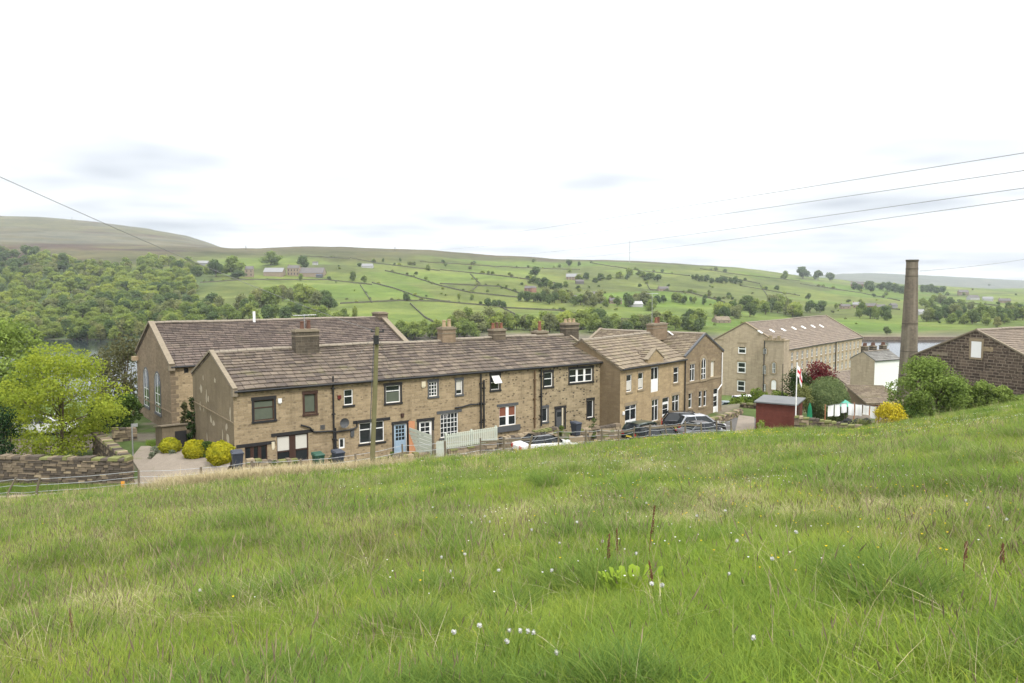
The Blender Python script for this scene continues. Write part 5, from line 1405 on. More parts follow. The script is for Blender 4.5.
# ------------------------------------------------------------------ vehicles
def car(label, loc, rz, paint, L=4.0, W=1.72, H=1.46, kind="hatch", roofpaint=None, cat="car", group=None, name="parked_car", pitch=0.0):
    """front towards local +x"""
    r = empty(name, loc, rz, label, cat, group); r.rotation_euler[1] = pitch
    hw = W / 2; zb = H * .62
    st = {"hatch": [(-.5, .62, .80), (-.485, .95, .93), (-.36, 1.0, 1.0), (-.1, 1.0, 1.0), (.14, 1.0, .98), (.27, 1.0, .93), (.42, .97, .82), (.485, .9, .70), (.5, .72, .55)],
          "saloon": [(-.5, .7, .84), (-.48, .95, .95), (-.34, 1.0, 1.02), (-.1, 1.0, 1.0), (.12, 1.0, .98), (.25, 1.0, .92), (.42, .97, .80), (.485, .9, .68), (.5, .72, .55)],
          "van": [(-.5, .9, .98), (-.49, .98, 1.0), (-.3, 1.0, 1.0), (0, 1.0, 1.0), (.25, 1.0, 1.0), (.36, 1.0, .94), (.45, .97, .8), (.49, .9, .66), (.5, .75, .5)]}[kind]
    mb = MB(); rings = []
    for fx_, wf, zf in st:
        x, w_, zt = fx_ * L, hw * wf, zb * zf; z0 = .2 if abs(fx_) < .47 else .3
        rings.append([(x, -w_ * .9, z0), (x, -w_, z0 + .18), (x, -w_, zt * .62), (x, -w_ * .965, zt - .04), (x, -w_ * .9, zt), (x, w_ * .9, zt), (x, w_ * .965, zt - .04), (x, w_, zt * .62), (x, w_, z0 + .18), (x, w_ * .9, z0)])
    for a, b in zip(rings, rings[1:]):
        for k in range(10): mb.face([a[k], b[k], b[(k + 1) % 10], a[(k + 1) % 10]])
    mb.face(rings[0]); mb.face(rings[-1][::-1])
    body = mb.build("body", M[paint], r, smooth=False, merge=True)
    bv = body.modifiers.new("round", "BEVEL"); bv.width = .03; bv.segments = 2; bv.limit_method = "ANGLE"; bv.angle_limit = .5
    cb = {"hatch": (-.47, -.36, .08, .27), "saloon": (-.36, -.20, .06, .26), "van": (-.49, -.475, .24, .38)}[kind]
    xb = [c * L for c in cb]
    def cab(ins, dz):
        b_, t_ = hw * .9 - ins, hw * .74 - ins
        return [(xb[0] + ins, -b_, zb * .97), (xb[3] - ins, -b_, zb * .95), (xb[3] - ins, b_, zb * .95), (xb[0] + ins, b_, zb * .97), (xb[1], -t_, H - .05 + dz), (xb[2], -t_, H - .05 + dz), (xb[2], t_, H - .05 + dz), (xb[1], t_, H - .05 + dz)]
    g = MB(); g.hexa(cab(.02, 0)); g.build("window_glass", M["glass"], r)
    c = cab(0, 0); mb = MB()
    for b_, t_ in ((0, 4), (1, 5), (2, 6), (3, 7)): mb.bar(c[b_], c[t_], .07, .09)
    for sg, (i0, i1, j0, j1) in ((-1, (0, 1, 4, 5)), (1, (3, 2, 7, 6))):
        m0, m1 = Vector(c[i0]).lerp(Vector(c[i1]), .46), Vector(c[j0]).lerp(Vector(c[j1]), .44); mb.bar(m0, m1, .06, .04)
    xm = (xb[1] + xb[2]) / 2; t_ = hw * .74
    n = 6; prev = None
    for k in range(n + 1):
        f = k / n; x = xb[1] - .04 + (xb[2] - xb[1] + .08) * f; zc_ = H - .045 + .045 * math.sin(PI * f)
        rg = [(x, -t_ - .02, zc_ - .05), (x, -t_ * .8, zc_ + .0), (x, 0, zc_ + .025), (x, t_ * .8, zc_), (x, t_ + .02, zc_ - .05)]
        if prev:
            for j in range(4): mb.face([prev[j], rg[j], rg[j + 1], prev[j + 1]])
        prev = rg
    mb.build("roof", M[roofpaint or paint], r, smooth=True)
    for fx_ in (-.31, .31):
        for sg in (-1, 1):
            y = sg * hw; q = MB(); R_ = .31
            q.tube([(fx_ * L, y - sg * .2, R_), (fx_ * L, y - sg * .18, R_), (fx_ * L, y + sg * .0, R_), (fx_ * L, y + sg * .02, R_)], [R_ * .9, R_, R_, R_ * .9], 18); wh = q.build("wheel", M["tyre"], r)
            q = MB(); q.tube([(fx_ * L, y + sg * .021, R_), (fx_ * L, y + sg * .03, R_)], R_ * .62, 12); q.build("rim", M["alloy"], wh)
    for sg in (-1, 1):
        q = MB(); q.box(-.502 * L, -.478 * L, sg * hw * .72 - .14, sg * hw * .72 + .14, zb * .62, zb * .9); q.build("taillight", M["redlens"], r)
        q = MB(); q.box(.468 * L, .497 * L, sg * hw * .66 - .17, sg * hw * .66 + .17, zb * .58, zb * .75); q.build("headlight", M["whitelens"], r)
        q = MB(); q.box(xb[3] - .25, xb[3] - .1, sg * hw * 1.0 - .0 - (.0 if sg > 0 else .16), sg * hw * 1.0 + (.16 if sg > 0 else 0), zb * .98, zb * .98 + .13); q.build("mirror", M[paint], r)
    q = MB(); q.box(-.506 * L, -.49 * L, -.26, .26, zb * .45, zb * .58); q.build("number_plate", M["plate"], r)
    q = MB(); q.box(-.505 * L, -.47 * L, -hw * .86, hw * .86, .26, .42); q.box(.47 * L, .503 * L, -hw * .8, hw * .8, .26, .42); q.build("bumper", M["tyre"], r)
    return r
for nm, c_, rg in (("p_white", (.75, .75, .75), .3), ("p_black", (.012, .012, .014), .25), ("p_green", (.02, .04, .028), .3), ("p_grey", (.09, .095, .105), .3), ("p_silver", (.45, .47, .5), .3), ("p_teal", (.02, .05, .05), .3)):
    M[nm] = NT("car_paint_" + nm[2:]).finish(c_, rg, None, .5, .0, .6)
PARK = "cars parked on the lane by the stone houses"
def place(px_, ytop, Y, H, label, head, paint, lo=14, hi=14, **k):
    # along this bearing, the distance at which a car of this height stands on the ground there
    best = min((abs(at(px_, ytop, y).z - H - hh(at(px_, ytop, y).x, y) - .05), y) for y in np.arange(Y - lo, Y + hi, .25))
    Y = float(best[1]); p = at(px_, ytop, Y); g = hh(p.x, p.y) + .05
    if DEBUG: print("CAR", label[:28], Y, round(best[0], 2))
    return car(label, (p.x, p.y, g), math.radians(90 - head), paint, H=H, **k)
place(545, 433.5, 49.5, 1.38, "white car with dark roof and red tail light, behind the fence rail", 66, "p_white", roofpaint="p_black", kind="saloon", L=4.3, group=PARK)
place(645, 420.5, 66.0, 1.45, "dark green car by the white garage doors, partly behind the black hatchback", 48, "p_green", kind="hatch", L=3.9, group=PARK)
place(661, 425, 61.2, 1.45, "black hatchback with bright red tail lights, nearest the meadow fence", 62, "p_black", kind="hatch", L=4.0, group=PARK)
place(688, 411.5, 68.5, 1.70, "tall black car standing closest to the schoolroom wall", 100, "p_black", kind="hatch", L=4.3, group=PARK)
place(699, 414, 66.0, 1.55, "dark car with pale silver roof, between tall black car and grey car", 75, "p_black", kind="hatch", L=4.2, roofpaint="p_silver", group=PARK)
place(703, 421, 61.5, 1.45, "dark grey car nearest the lane wall, in front of silver-roofed car", 70, "p_grey", kind="saloon", L=4.2, group=PARK)
place(729, 406.5, 79, 1.42, "dark teal car behind the lane wall below the schoolroom door", 80, "p_teal", lo=4, hi=8, kind="saloon", L=4.2, group=PARK)
place(752, 397.5, 80, 1.9, "white van above the stone wall left of the red shed", 70, "p_white", lo=2, hi=8, kind="van", L=4.4, W=1.85, cat="van", name="parked_van")
place(852, 393, 112, 1.45, "silver car on the mill yard between mill end and domed bush", 25, "p_silver", kind="saloon", L=4.3)
place(46, 414.5, 60, 1.45, "white car parked behind the yellow-green tree", 80, "p_white", kind="hatch", L=4.1)
# ------------------------------------------------------------------ near trees and shrubs
def leaf_faces(cent, rad, n, leaf, rng, squash=1.0, droop=0.0, shell=.55):
    """n leaf-sized quads spread through clumps; returns verts, faces, tint"""
    cent, rad = np.asarray(cent, float), np.asarray(rad, float)
    w_ = rad ** 2; k = rng.choice(len(cent), n, p=w_ / w_.sum())
    d = rng.normal(size=(n, 3)); d /= np.linalg.norm(d, axis=1)[:, None]
    rr_ = rad[k] * (shell + (1 - shell) * rng.random(n)) * np.where(rng.random(n) < .16, 1.22, 1.0)
    p = cent[k] + d * rr_[:, None] * np.array([1, 1, squash])
    nrm = d * .7 + rng.normal(size=(n, 3)) * .7 + np.array([0, 0, .35]); nrm /= np.linalg.norm(nrm, axis=1)[:, None]
    a = np.cross(nrm, rng.normal(size=(n, 3))); a /= np.linalg.norm(a, axis=1)[:, None]
    a[:, 2] -= droop; b = np.cross(nrm, a)
    s = leaf * (.55 + .9 * rng.random(n))
    a, b = a * s[:, None], b * s[:, None] * .62
    v = np.stack([p - a, p - b * .9 - a * .1, p + a, p + b * .9 - a * .1], 1).reshape(-1, 3)
    f = np.arange(4 * n).reshape(n, 4)
    tint = np.repeat(np.clip(rng.random(n) * .75 + .25 * rng.random(len(cent))[k], 0, 1), 4)
    return v, f, tint

def add_leaves(name, mat, parent, cent, rad, n, leaf, seed, **k):
    rng = np.random.default_rng(seed)
    v, f, tint = leaf_faces(cent, rad, n, leaf, rng, **k)
    me = np_mesh(name, v, f, mat, False, {"tint": ("FLOAT", tint)})
    o = bpy.data.objects.new(name, me); COL.objects.link(o); o.parent = parent
    return o

def clumps(rng, H, R_, zlo, n, r0, top=.9, flat=1.0, lean=(0, 0)):
    """clump centres through an egg-shaped crown, biased to its outside"""
    out, rad = [], []
    for i in range(n):
        t = rng.random(); z = zlo + (H - zlo) * (.06 + .9 * t)
        prof = math.sin(PI * (t ** .8) * .88 + .22) ** .7
        rr_ = R_ * prof * rng.random() ** .38; a = rng.random() * 2 * PI
        out.append((rr_ * math.cos(a) + lean[0] * t, rr_ * math.sin(a) * flat + lean[1] * t, z)); rad.append(r0 * (.6 + .8 * rng.random()))
    return out, rad

def tree(name, label, px, Y, top_y, width_px, mat, n_leaf, leaf, seed, base=None, zlo=.25, nclump=34, r0=.16, cat="tree", group=None, trunk=.09, flat=1.0, squash=.8, limbs=7, stems=1):
    p = at(px, HORIZON, Y); g = hh(p.x, Y) if base is None else base
    H = at(px, top_y, Y).z - g; R_ = width_px / 2 * Y / F_PX
    rng = np.random.default_rng(seed)
    r = empty(name, (p.x, Y, g), 0, label, cat, group)
    c, rad = clumps(rng, H - r0 * H * .25, R_ * .86, H * zlo, nclump, r0 * H, flat=flat)
    mb = MB()
    for s_ in range(stems):
        ox, oy = (0, 0) if stems == 1 else (rng.normal() * R_ * .25, rng.normal() * R_ * .2)
        tp = Vector((ox * 1.6 + rng.normal() * .05 * H, oy * 1.6 + rng.normal() * .05 * H, H * .72)); 
        mb.tube([Vector((ox, oy, -.3)), Vector((ox * 1.1, oy, H * .12)), tp * .55, tp], [trunk * 1.25, trunk, trunk * .65, trunk * .2], 8)
    for i in range(min(limbs, len(c))):
        e_ = Vector(c[i]); s0 = Vector((0, 0, min(H * .55, max(H * .1, e_.z * .55)))); m_ = s0.lerp(e_, .5) + Vector((0, 0, -.06 * H))
        mb.tube([s0, m_, e_], [trunk * .5, trunk * .32, trunk * .1], 6)
    mb.build("trunk", M["bark"], r, smooth=True)
    add_leaves("crown", mat, r, c, rad, n_leaf, leaf, seed, squash=squash)
    return r

def ball(name, label, px, Y, y_top, width_px, mat, n, leaf, seed, group=None, base=TZ, depth=1.0, lump=.12, cat="shrub"):
    """closely clipped dome: a lumpy solid of leaf colour bristling with leaves"""
    p = at(px, HORIZON, Y); H = at(px, y_top, Y).z - base; R_ = width_px / 2 * Y / F_PX
    rng = np.random.default_rng(seed); r = empty(name, (p.x, Y, base), 0, label, cat, group)
    def surf(d):
        k = 1 + lump * (fbm(d[:, 0] * 2.2 + seed, d[:, 1] * 2.2 + d[:, 2] * 1.7, 3) - .5) * 2
        return d * k[:, None] * np.array([R_, R_ * depth, H * .56]) + np.array([0, 0, H * .44])
    bm = bmesh.new(); bmesh.ops.create_icosphere(bm, subdivisions=4, radius=1); V = np.array([q.co[:] for q in bm.verts]); Fc = np.array([[q.index for q in f.verts] for f in bm.faces]); bm.free()
    me = np_mesh("body", surf(V) * np.array([.95, .95, .96]), Fc, mat, False, {"tint": ("FLOAT", rng.random(len(V)) * .7)})
    o = bpy.data.objects.new("branches", me); COL.objects.link(o); o.parent = r
    d = rng.normal(size=(n, 3)); d /= np.linalg.norm(d, axis=1)[:, None]; c = surf(d) * (.96 + .07 * rng.random(n))[:, None]
    a = np.cross(d, rng.normal(size=(n, 3))); a /= np.linalg.norm(a, axis=1)[:, None]; b = np.cross(d, a) * .6 + d * rng.normal(size=(n, 1)) * .6
    s = (leaf * (.6 + .8 * rng.random(n)))[:, None]; a, b = a * s, b * s * .8
    me = np_mesh("foliage", np.stack([c - a, c - b, c + a, c + b], 1).reshape(-1, 3), np.arange(4 * n).reshape(n, 4), mat, False, {"tint": ("FLOAT", np.repeat(rng.random(n), 4))})
    o = bpy.data.objects.new("foliage", me); COL.objects.link(o); o.parent = r
    return r

def shrub(name, label, px, Y, y_top, width_px, mat, n_leaf, leaf, seed, cat="shrub", group=None, base=None, depth=1.0, nclump=22, rfac=.33, profile="dome", flat_top=False):
    p = at(px, HORIZON, Y); g = hh(p.x, Y) if base is None else base
    H = at(px, y_top, Y).z - g; R_ = width_px / 2 * Y / F_PX
    rng = np.random.default_rng(seed); r = empty(name, (p.x, Y, g), 0, label, cat, group)
    c, rad = [], []; r0 = min(H, R_) * rfac
    for i in range(nclump):
        a = rng.random() * 2 * PI; t = rng.random()
        if profile == "dome": rr_ = (R_ - r0 * .8) * math.sqrt(max(0, 1 - (t * .95) ** 2.4))
        elif profile == "cone": rr_ = (R_ - r0 * .5) * (1 - t) ** .7
        else: rr_ = R_ - r0 * .7
        rr_ *= rng.random() ** .3
        c.append((rr_ * math.cos(a), rr_ * math.sin(a) * depth, r0 * .5 + (H - r0 * 1.4) * t)); rad.append(r0 * (.8 + .4 * rng.random()))
    mb = MB()
    for k in range(4):
        e_ = Vector(c[k]); mb.tube([Vector((e_.x * .15, e_.y * .15, -.2)), e_ * .5, e_], [.04, .03, .01], 5)
    mb.build("stem", M["bark"], r)
    add_leaves("foliage", mat, r, c, rad, n_leaf, leaf, seed + 1, shell=.6)
    return r

L_ = {
 "acer": m_leaf("leaf_acer", (0.31, 0.36, 0.045), (0.46, 0.48, 0.065), (0.22, 0.29, 0.042), 1.2, .45),
 "mid": m_leaf("leaf_mid", (0.07, 0.12, 0.028), (0.13, 0.19, 0.045), (0.05, 0.085, 0.022), 1.0),
 "haw": m_leaf("leaf_hawthorn", (0.175, 0.245, 0.05), (0.30, 0.37, 0.10), (0.12, 0.175, 0.042), .9),
 "dark": m_leaf("leaf_dark", (0.035, 0.06, 0.022), (0.07, 0.105, 0.035), (0.025, 0.042, 0.017), 1.0, .25),
 "conifer": m_leaf("leaf_conifer", (0.018, 0.040, 0.018), (0.04, 0.075, 0.028), None, 1.0, .15),
 "bronze": m_leaf("leaf_bronze", (0.10, 0.095, 0.04), (0.15, 0.15, 0.07), (0.075, 0.08, 0.04), 1.0, .3),
 "gold": m_leaf("leaf_golden", (0.36, 0.35, 0.025), (0.52, 0.48, 0.04), (0.22, 0.25, 0.03), 3, .35),
 "yellow": m_leaf("flower_yellow", (0.55, 0.42, 0.02), (0.72, 0.58, 0.05), (0.42, 0.36, 0.04), 3, .3),
 "topiary": m_leaf("leaf_clipped", (0.12, 0.16, 0.065), (0.20, 0.245, 0.105), (0.095, 0.13, 0.055), 2, .25),
 "red": m_leaf("leaf_copper", (0.12, 0.022, 0.03), (0.20, 0.05, 0.055), (0.075, 0.016, 0.022), 1.5, .35),
 "hedge": m_leaf("leaf_hedge", (0.13, 0.19, 0.035), (0.22, 0.28, 0.055), (0.09, 0.14, 0.03), 1.2),
 "grey": m_leaf("leaf_silver", (0.20, 0.24, 0.17), (0.30, 0.34, 0.25), (0.15, 0.18, 0.12), 3, .3),
 "pale": m_leaf("leaf_pale_olive", (0.19, 0.21, 0.07), (0.27, 0.28, 0.11), (0.13, 0.15, 0.05), 1.5, .35),
}
tree("acer_tree", "large airy yellow-green tree standing behind the drystone wall", 55, 50.5, 340, 122, L_["acer"], 21000, .082, 1, base=TZ, zlo=.04, nclump=90, r0=.13, trunk=.10, squash=.6, limbs=22)
tree("sycamore_tree", "darker full green tree rising behind the yellow-green tree at the frame edge", 2, 58, 322, 105, L_["haw"], 12000, .13, 2, base=TZ, nclump=40, r0=.16, trunk=.2)
tree("conifer_tree", "dark green conifer at the very edge beside the drystone wall", -2, 46, 408, 24, L_["conifer"], 4500, .06, 3, base=TZ, zlo=.02, nclump=36, r0=.14, cat="tree", trunk=.08)
tree("ash_tree", "greyish bronze thin-leaved tree left of the chapel gable", 121, 76, 336, 42, L_["bronze"], 3600, .14, 4, zlo=.2, nclump=34, r0=.13, trunk=.16, limbs=14)
tree("field_maple_tree", "thin olive tree in front of the reservoir between acer and bronze tree", 99, 82, 352, 30, L_["bronze"], 2200, .14, 41, zlo=.2, nclump=26, r0=.13, trunk=.12, limbs=14)
shrub("laurel_shrub", "dark green bush below the bronze tree beside the chapel", 123, 61, 394, 34, L_["mid"], 5200, .09, 5, base=TZ)
shrub("laurel_shrub", "dark green bush between the white car and the chapel, behind the return wall", 96, 60, 401, 40, L_["dark"], 5200, .09, 6, base=TZ)
shrub("cypress_shrub", "slim brownish cypress in the gap between chapel and end cottage", 180.5, 54.0, 399, 14, L_["bronze"], 2400, .06, 7, base=TZ, profile="cone", cat="shrub", nclump=30)
shrub("cypress_shrub", "dark green cypress in the gap between chapel and end cottage", 188, 53, 396.5, 16, L_["dark"], 2600, .06, 8, base=TZ, profile="cone", cat="shrub", nclump=30)
mb = MB(); tops_b = [at(*q) for q in ((156, 453, 49.0), (182, 460, 46.9), (230, 464, 44.9), (230, 460, 46.2), (196, 452, 48.6), (170, 449, 51.2))]
zs_b = (-10.75, -10.65, -10.45, -10.45, -10.6, -10.7)
tp_b = [Vector((p.x, p.y, z)) for p, z in zip(tops_b, zs_b)]
mb.face(tp_b)
for i in range(6): a_, b_ = tp_b[i], tp_b[(i + 1) % 6]; mb.face([a_, b_, Vector((b_.x - .2, b_.y - 2.2, TZ - .02)), Vector((a_.x - .2, a_.y - 2.2, TZ - .02))])
tag(mb.build("lawn_bank", gravel), kind="structure")
GB = "golden clipped bushes by the lane"
ball("golden_shrub", "smallest round golden bush, left of the stone outhouse by the lane", 164.5, 49.6, 438.5, 20, L_["gold"], 2600, .06, 9, GB, base=-10.75, lump=.2)
ball("golden_shrub", "golden bush between the outhouse and the largest golden bush", 190, 47.6, 440.5, 22, L_["gold"], 3000, .06, 10, GB, base=-10.65, lump=.25)
shrub("hebe_shrub", "small dark green bush squeezed between two golden bushes", 202, 47.6, 441, 16, L_["mid"], 2200, .05, 12, base=-10.6)
ball("golden_shrub", "largest golden bush nearest the charcoal bin on the gable corner", 216, 45.6, 442, 26, L_["gold"], 3600, .06, 11, GB, base=-10.5, lump=.22)
shrub("lavender_shrub", "low silvery plant beside the smallest golden bush", 149, 50.5, 446, 13, L_["grey"], 900, .05, 13, base=TZ)
shrub("lavender_shrub", "low silvery plant in front of the smallest golden bush", 167, 49, 449, 11, L_["grey"], 700, .05, 14, base=TZ)
# right of the lane
ball("topiary_shrub", "large clipped dark dome bush behind the white laundry", 831, 67, 377.5, 42, L_["topiary"], 9000, .06, 15, base=hh(at(831, 300, 67).x, 67) - .3, lump=.07)
tree("copper_tree", "copper-red leaved tree behind the domed bush before the mill", 822, 79, 364, 35, L_["red"], 5200, .10, 16, zlo=.15, nclump=30, r0=.17, trunk=.1)
tree("green_shrub_tree", "rounded dark green tree left of the copper-red tree", 802, 78, 366, 27, L_["dark"], 5200, .09, 17, zlo=.05, nclump=30, r0=.18, trunk=.1)
for k, (a_, y_, w_, m_) in enumerate(((744, 393, 26, "hedge"), (762, 387, 30, "hedge"), (783, 391, 28, "hedge"))):
    shrub("hedge_shrub", ("bright hedge bush left of the mill tower foot", "tallest bright hedge bush below the mill gable windows", "bright hedge bush just left of the flagpole")[k], a_, 84, y_, w_, L_[m_], 4200, .10, 20 + k, group="bright hedge bushes before the mill")
tree("small_tree", "slender pale olive tree between folded parasol and domed bush", 805, 66, 384, 20, L_["pale"], 2600, .07, 24, zlo=.25, nclump=22, r0=.14, trunk=.05)
shrub("fern_shrub", "low green plant between black tarpaulin and garden wall", 836, 59.6, 418, 24, L_["pale"], 1400, .06, 25)
shrub("fern_shrub", "grassy green clump in front of the red shed", 766, 58.5, 420, 18, L_["hedge"], 1800, .06, 26)
shrub("fern_shrub", "low pale green shrub left of the yellow flowering shrub", 867, 58.6, 419, 34, L_["pale"], 3000, .06, 27)
y_ = shrub("azalea_shrub", "bright yellow flowering shrub beside the low garage", 895, 57.4, 402.5, 37, L_["yellow"], 4200, .065, 28, nclump=34, rfac=.27)
add_leaves("leaves", L_["haw"], y_, [(-.7, 0, .35), (.6, .1, .5), (0, -.1, .4), (.9, 0, .3)], [.4, .4, .45, .3], 1200, .06, 30)
tree("hawthorn_tree", "bushy light green hawthorn in front of the stone barn's left end", 930, 61.5, 360, 74, L_["haw"], 15000, .095, 31, zlo=.08, nclump=64, r0=.15, trunk=.11, limbs=16, stems=3)
for k, (a_, y_, w_) in enumerate(((968, 378, 34), (990, 381, 32), (1008, 386, 28))):
    shrub("hedge_shrub", ("tallest light green hedge bush beside the hawthorn at barn foot", "middle light green hedge bush at the barn foot", "lowest light green hedge bush at the barn foot by the frame edge")[k], a_, 66 - k, y_, w_, L_["haw"], 5200, .10, 33 + k, group="light hedge at the barn foot")
shrub("bramble_shrub", "dark bramble under the hawthorn crown", 915, 59.8, 402, 40, L_["mid"], 2600, .08, 37)
for k, (a_, Y_, y_) in enumerate(((562, 59, 424), (594, 58.5, 412), (628, 61.5, 424), (637, 60, 424), (270, 44.6, 459), (291, 44.4, 458), (329, 45.7, 450), (389, 46.5, 451), (668, 66.5, 415))):
    lab = ("small yellow-green plant beside the black cottage door", "leafy plant below the right window of the far end cottage", "potted dark plant at the white garage doors", "second potted dark plant right of white garage doors", "weedy green clump behind the short rubble wall", "weedy green clump below the brown ground floor window", "climbing green plant between green and charcoal bins", "small green plant at the wall foot left of the blue door", "green shrub by the white front door of hoist-door house")[k]
    shrub("garden_plant", lab, a_, Y_, y_, 9 if k != 8 else 12, L_["hedge" if k in (0,) else "mid"], 500, .05, 50 + k, cat="plant", nclump=8, rfac=.45)
# ------------------------------------------------------------------ far hillside: trees, field walls, farms
def far_tree_mesh(seed, mat, tall=1.0, lumps=9, airy=0.0, n_leaf=1200, leaf=.052):
    """unit-high tree: leaf clumps over a lumpy body, short trunk"""
    rng = np.random.default_rng(seed)
    cent, rad = [], []
    for i in range(lumps):
        t = rng.random(); a = rng.random() * 2 * PI; z = .32 + .5 * t; r_ = .30 * math.sin(PI * (t * .75 + .22)) * rng.random() ** .4
        cent.append((r_ * math.cos(a) / tall, r_ * math.sin(a) / tall, z)); rad.append((.10 + .13 * rng.random()))
    bm = bmesh.new()
    for c, r_ in zip(cent, rad):
        q = bmesh.ops.create_icosphere(bm, subdivisions=2, radius=r_ * (.72 - airy), matrix=Matrix.Translation(c))
        for v_ in q["verts"]:
            d = v_.co - Vector(c); v_.co = Vector(c) + d * (1 + .35 * (rng.random() - .5))
    V = np.array([v_.co[:] for v_ in bm.verts]); bm.faces.ensure_lookup_table()
    bm.verts.index_update()
    Ftri = np.array([[l.index for l in f.verts] for f in bm.faces]); bm.free()
    lv, lf, tint = leaf_faces(cent, [r_ * 1.12 for r_ in rad], n_leaf, leaf, rng, shell=.55)
    # quads only: give triangles a doubled corner is not allowed, so leaves are split into triangles instead
    lt = np.concatenate([lf[:, [0, 1, 2]], lf[:, [0, 2, 3]]]) + len(V)
    tr = []
    for k in range(6): tr.append((.03 * math.cos(PI * k / 3), .03 * math.sin(PI * k / 3), -.05))
    for k in range(6): tr.append((.018 * math.cos(PI * k / 3), .018 * math.sin(PI * k / 3), .5))
    tv = np.array(tr); o_ = len(V) + len(lv); tf = []
    for k in range(6): tf += [(k, (k + 1) % 6, 6 + (k + 1) % 6), (k, 6 + (k + 1) % 6, 6 + k)]
    tf = np.array(tf) + o_
    allv = np.concatenate([V, lv, tv]); allf = np.concatenate([Ftri, lt, tf])
    mi = np.concatenate([np.zeros(len(Ftri) + len(lt)), np.ones(len(tf))])
    ti = np.concatenate([rng.random(len(V)) * .6, tint, np.zeros(len(tv))])
    return np_mesh("distant_tree", allv, allf, [mat, M["bark"]], False, {"tint": ("FLOAT", ti)}, mi)
FL = {
 "g": m_leaf("far_leaf_green", (0.22, 0.285, 0.07), (0.31, 0.37, 0.105), (0.155, 0.21, 0.058), .12, .5),
 "y": m_leaf("far_leaf_spring", (0.28, 0.345, 0.075), (0.37, 0.42, 0.11), (0.205, 0.26, 0.065), .12, .5),
 "d": m_leaf("far_leaf_dark", (0.115, 0.17, 0.065), (0.175, 0.23, 0.082), (0.095, 0.14, 0.055), .12, .45),
 "o": m_leaf("far_leaf_olive", (0.21, 0.24, 0.095), (0.285, 0.30, 0.125), (0.175, 0.195, 0.08), .12, .45),
}
PRO = {k: [far_tree_mesh(100 + 10 * i + j, FL[k], tall=(1.35 if j % 3 == 2 else 1.0), lumps=11 + 3 * j, airy=.12 if k == "o" else .04) for j in range(4)] for i, k in enumerate("gydo")}
hr = random.Random(21)
def far_tree(px, py, hp, kind, label, group, name="distant_tree", wide=1.0, pos=None):
    p = hill(px, py) if pos is None else pos
    hgt = hp * p.y / F_PX
    o = bpy.data.objects.new(name, hr.choice(PRO[kind])); COL.objects.link(o)
    o.location = (p.x, p.y, p.z - hgt * .12); w_ = hgt * wide * hr.uniform(.95, 1.35); o.scale = (w_, w_ * hr.uniform(.9, 1.1), hgt * 1.12); o.rotation_euler = (0, 0, hr.uniform(0, 6.28))
    return tag(o, label, "tree", group)
def belt(pts, n, h0, h1, kinds, label, group, jy=2.0, name="distant_tree", wide=1.0):
    for i in range(n):
        t = (i + hr.uniform(0, .9)) / n * (len(pts) - 1); k = min(int(t), len(pts) - 2); f = t - k
        x = pts[k][0] * (1 - f) + pts[k + 1][0] * f; y = pts[k][1] * (1 - f) + pts[k + 1][1] * f
        far_tree(x, y + hr.uniform(-jy, jy), hr.uniform(h0, h1), hr.choice(kinds), label, group, name, wide)
# single trees
for px, py, hp, k, lab, w_ in ((216, 277, 18, "d", "dark bushy tree left of the hillside farmhouse", 1.0), (232, 276, 20, "g", "green round tree behind the hillside farmhouse", 1.1), (271, 265, 14, "g", "broad pale tree above the long farm barn", 1.5),
                       (303, 269, 14, "d", "dark round tree above the right-hand farm barn", 1.0), (238, 279, 9, "d", "dark low tree in front of the farmhouse gable", 1.6), (353, 281, 10, "d", "dark pointed tree right of the farm on the wall line", .8),
                       (406, 301, 9, "d", "lone dark tree at the crossing of field walls", .9), (301, 281, 7, "g", "small tree at the yard wall of the farm", 1.2), (364, 283, 7, "g", "light green tree right of dark pointed tree on wall line", 1.2),
                       (428, 271, 7, "g", "small lone round tree high in the pasture", 1.0), (383, 262, 4, "d", "tiny dark tree below the moor edge", 1.0), (400, 262, 4, "d", "tiny dark tree on the wall below the moor edge", 1.0),
                       (535, 277, 11, "d", "dark rounded tree above the dark hedge group on the hill", 1.2), (569, 266, 7, "d", "dark tree near the hill skyline left of the mast", 1.3), (579, 266, 5, "d", "small dark tree near the skyline by the mast", 1.0),
                       (785, 279, 9, "g", "small round tree on the skyline left of the two big ones", 1.1), (803, 279, 13, "d", "largest round tree on the skyline", 1.1), (818, 280, 10, "d", "broad tree right of the largest skyline tree", 1.3), (830, 281, 9, "d", "lower broad tree at the right end of skyline group", 1.3),
                       (459, 300, 6, "g", "small tree on the pasture wall above the chimney pots", 1.0), (472, 300, 6, "g", "second small tree on pasture wall above the chimney pots", 1.0), (887, 335, 9, "d", "small dark round tree on the meadow near the reservoir", 1.0),
                       (810, 313, 13, "d", "dark tree pair left member above the mill ridge end", .9), (820, 313, 13, "d", "dark tree pair right member above the mill ridge end", .9), (777, 290, 5, "d", "tiny hedgerow tree above the mill roof lights", 1.2), (355, 321, 15, "g", "slim light tree at the right end of the copse", .7), (650, 311, 12, "g", "tree by the white marquee", 1.0), (645, 306, 16, "o", "brownish tree beside the white marquee", 1.0)):
    far_tree(px, py, hp, k, lab, None, wide=w_)
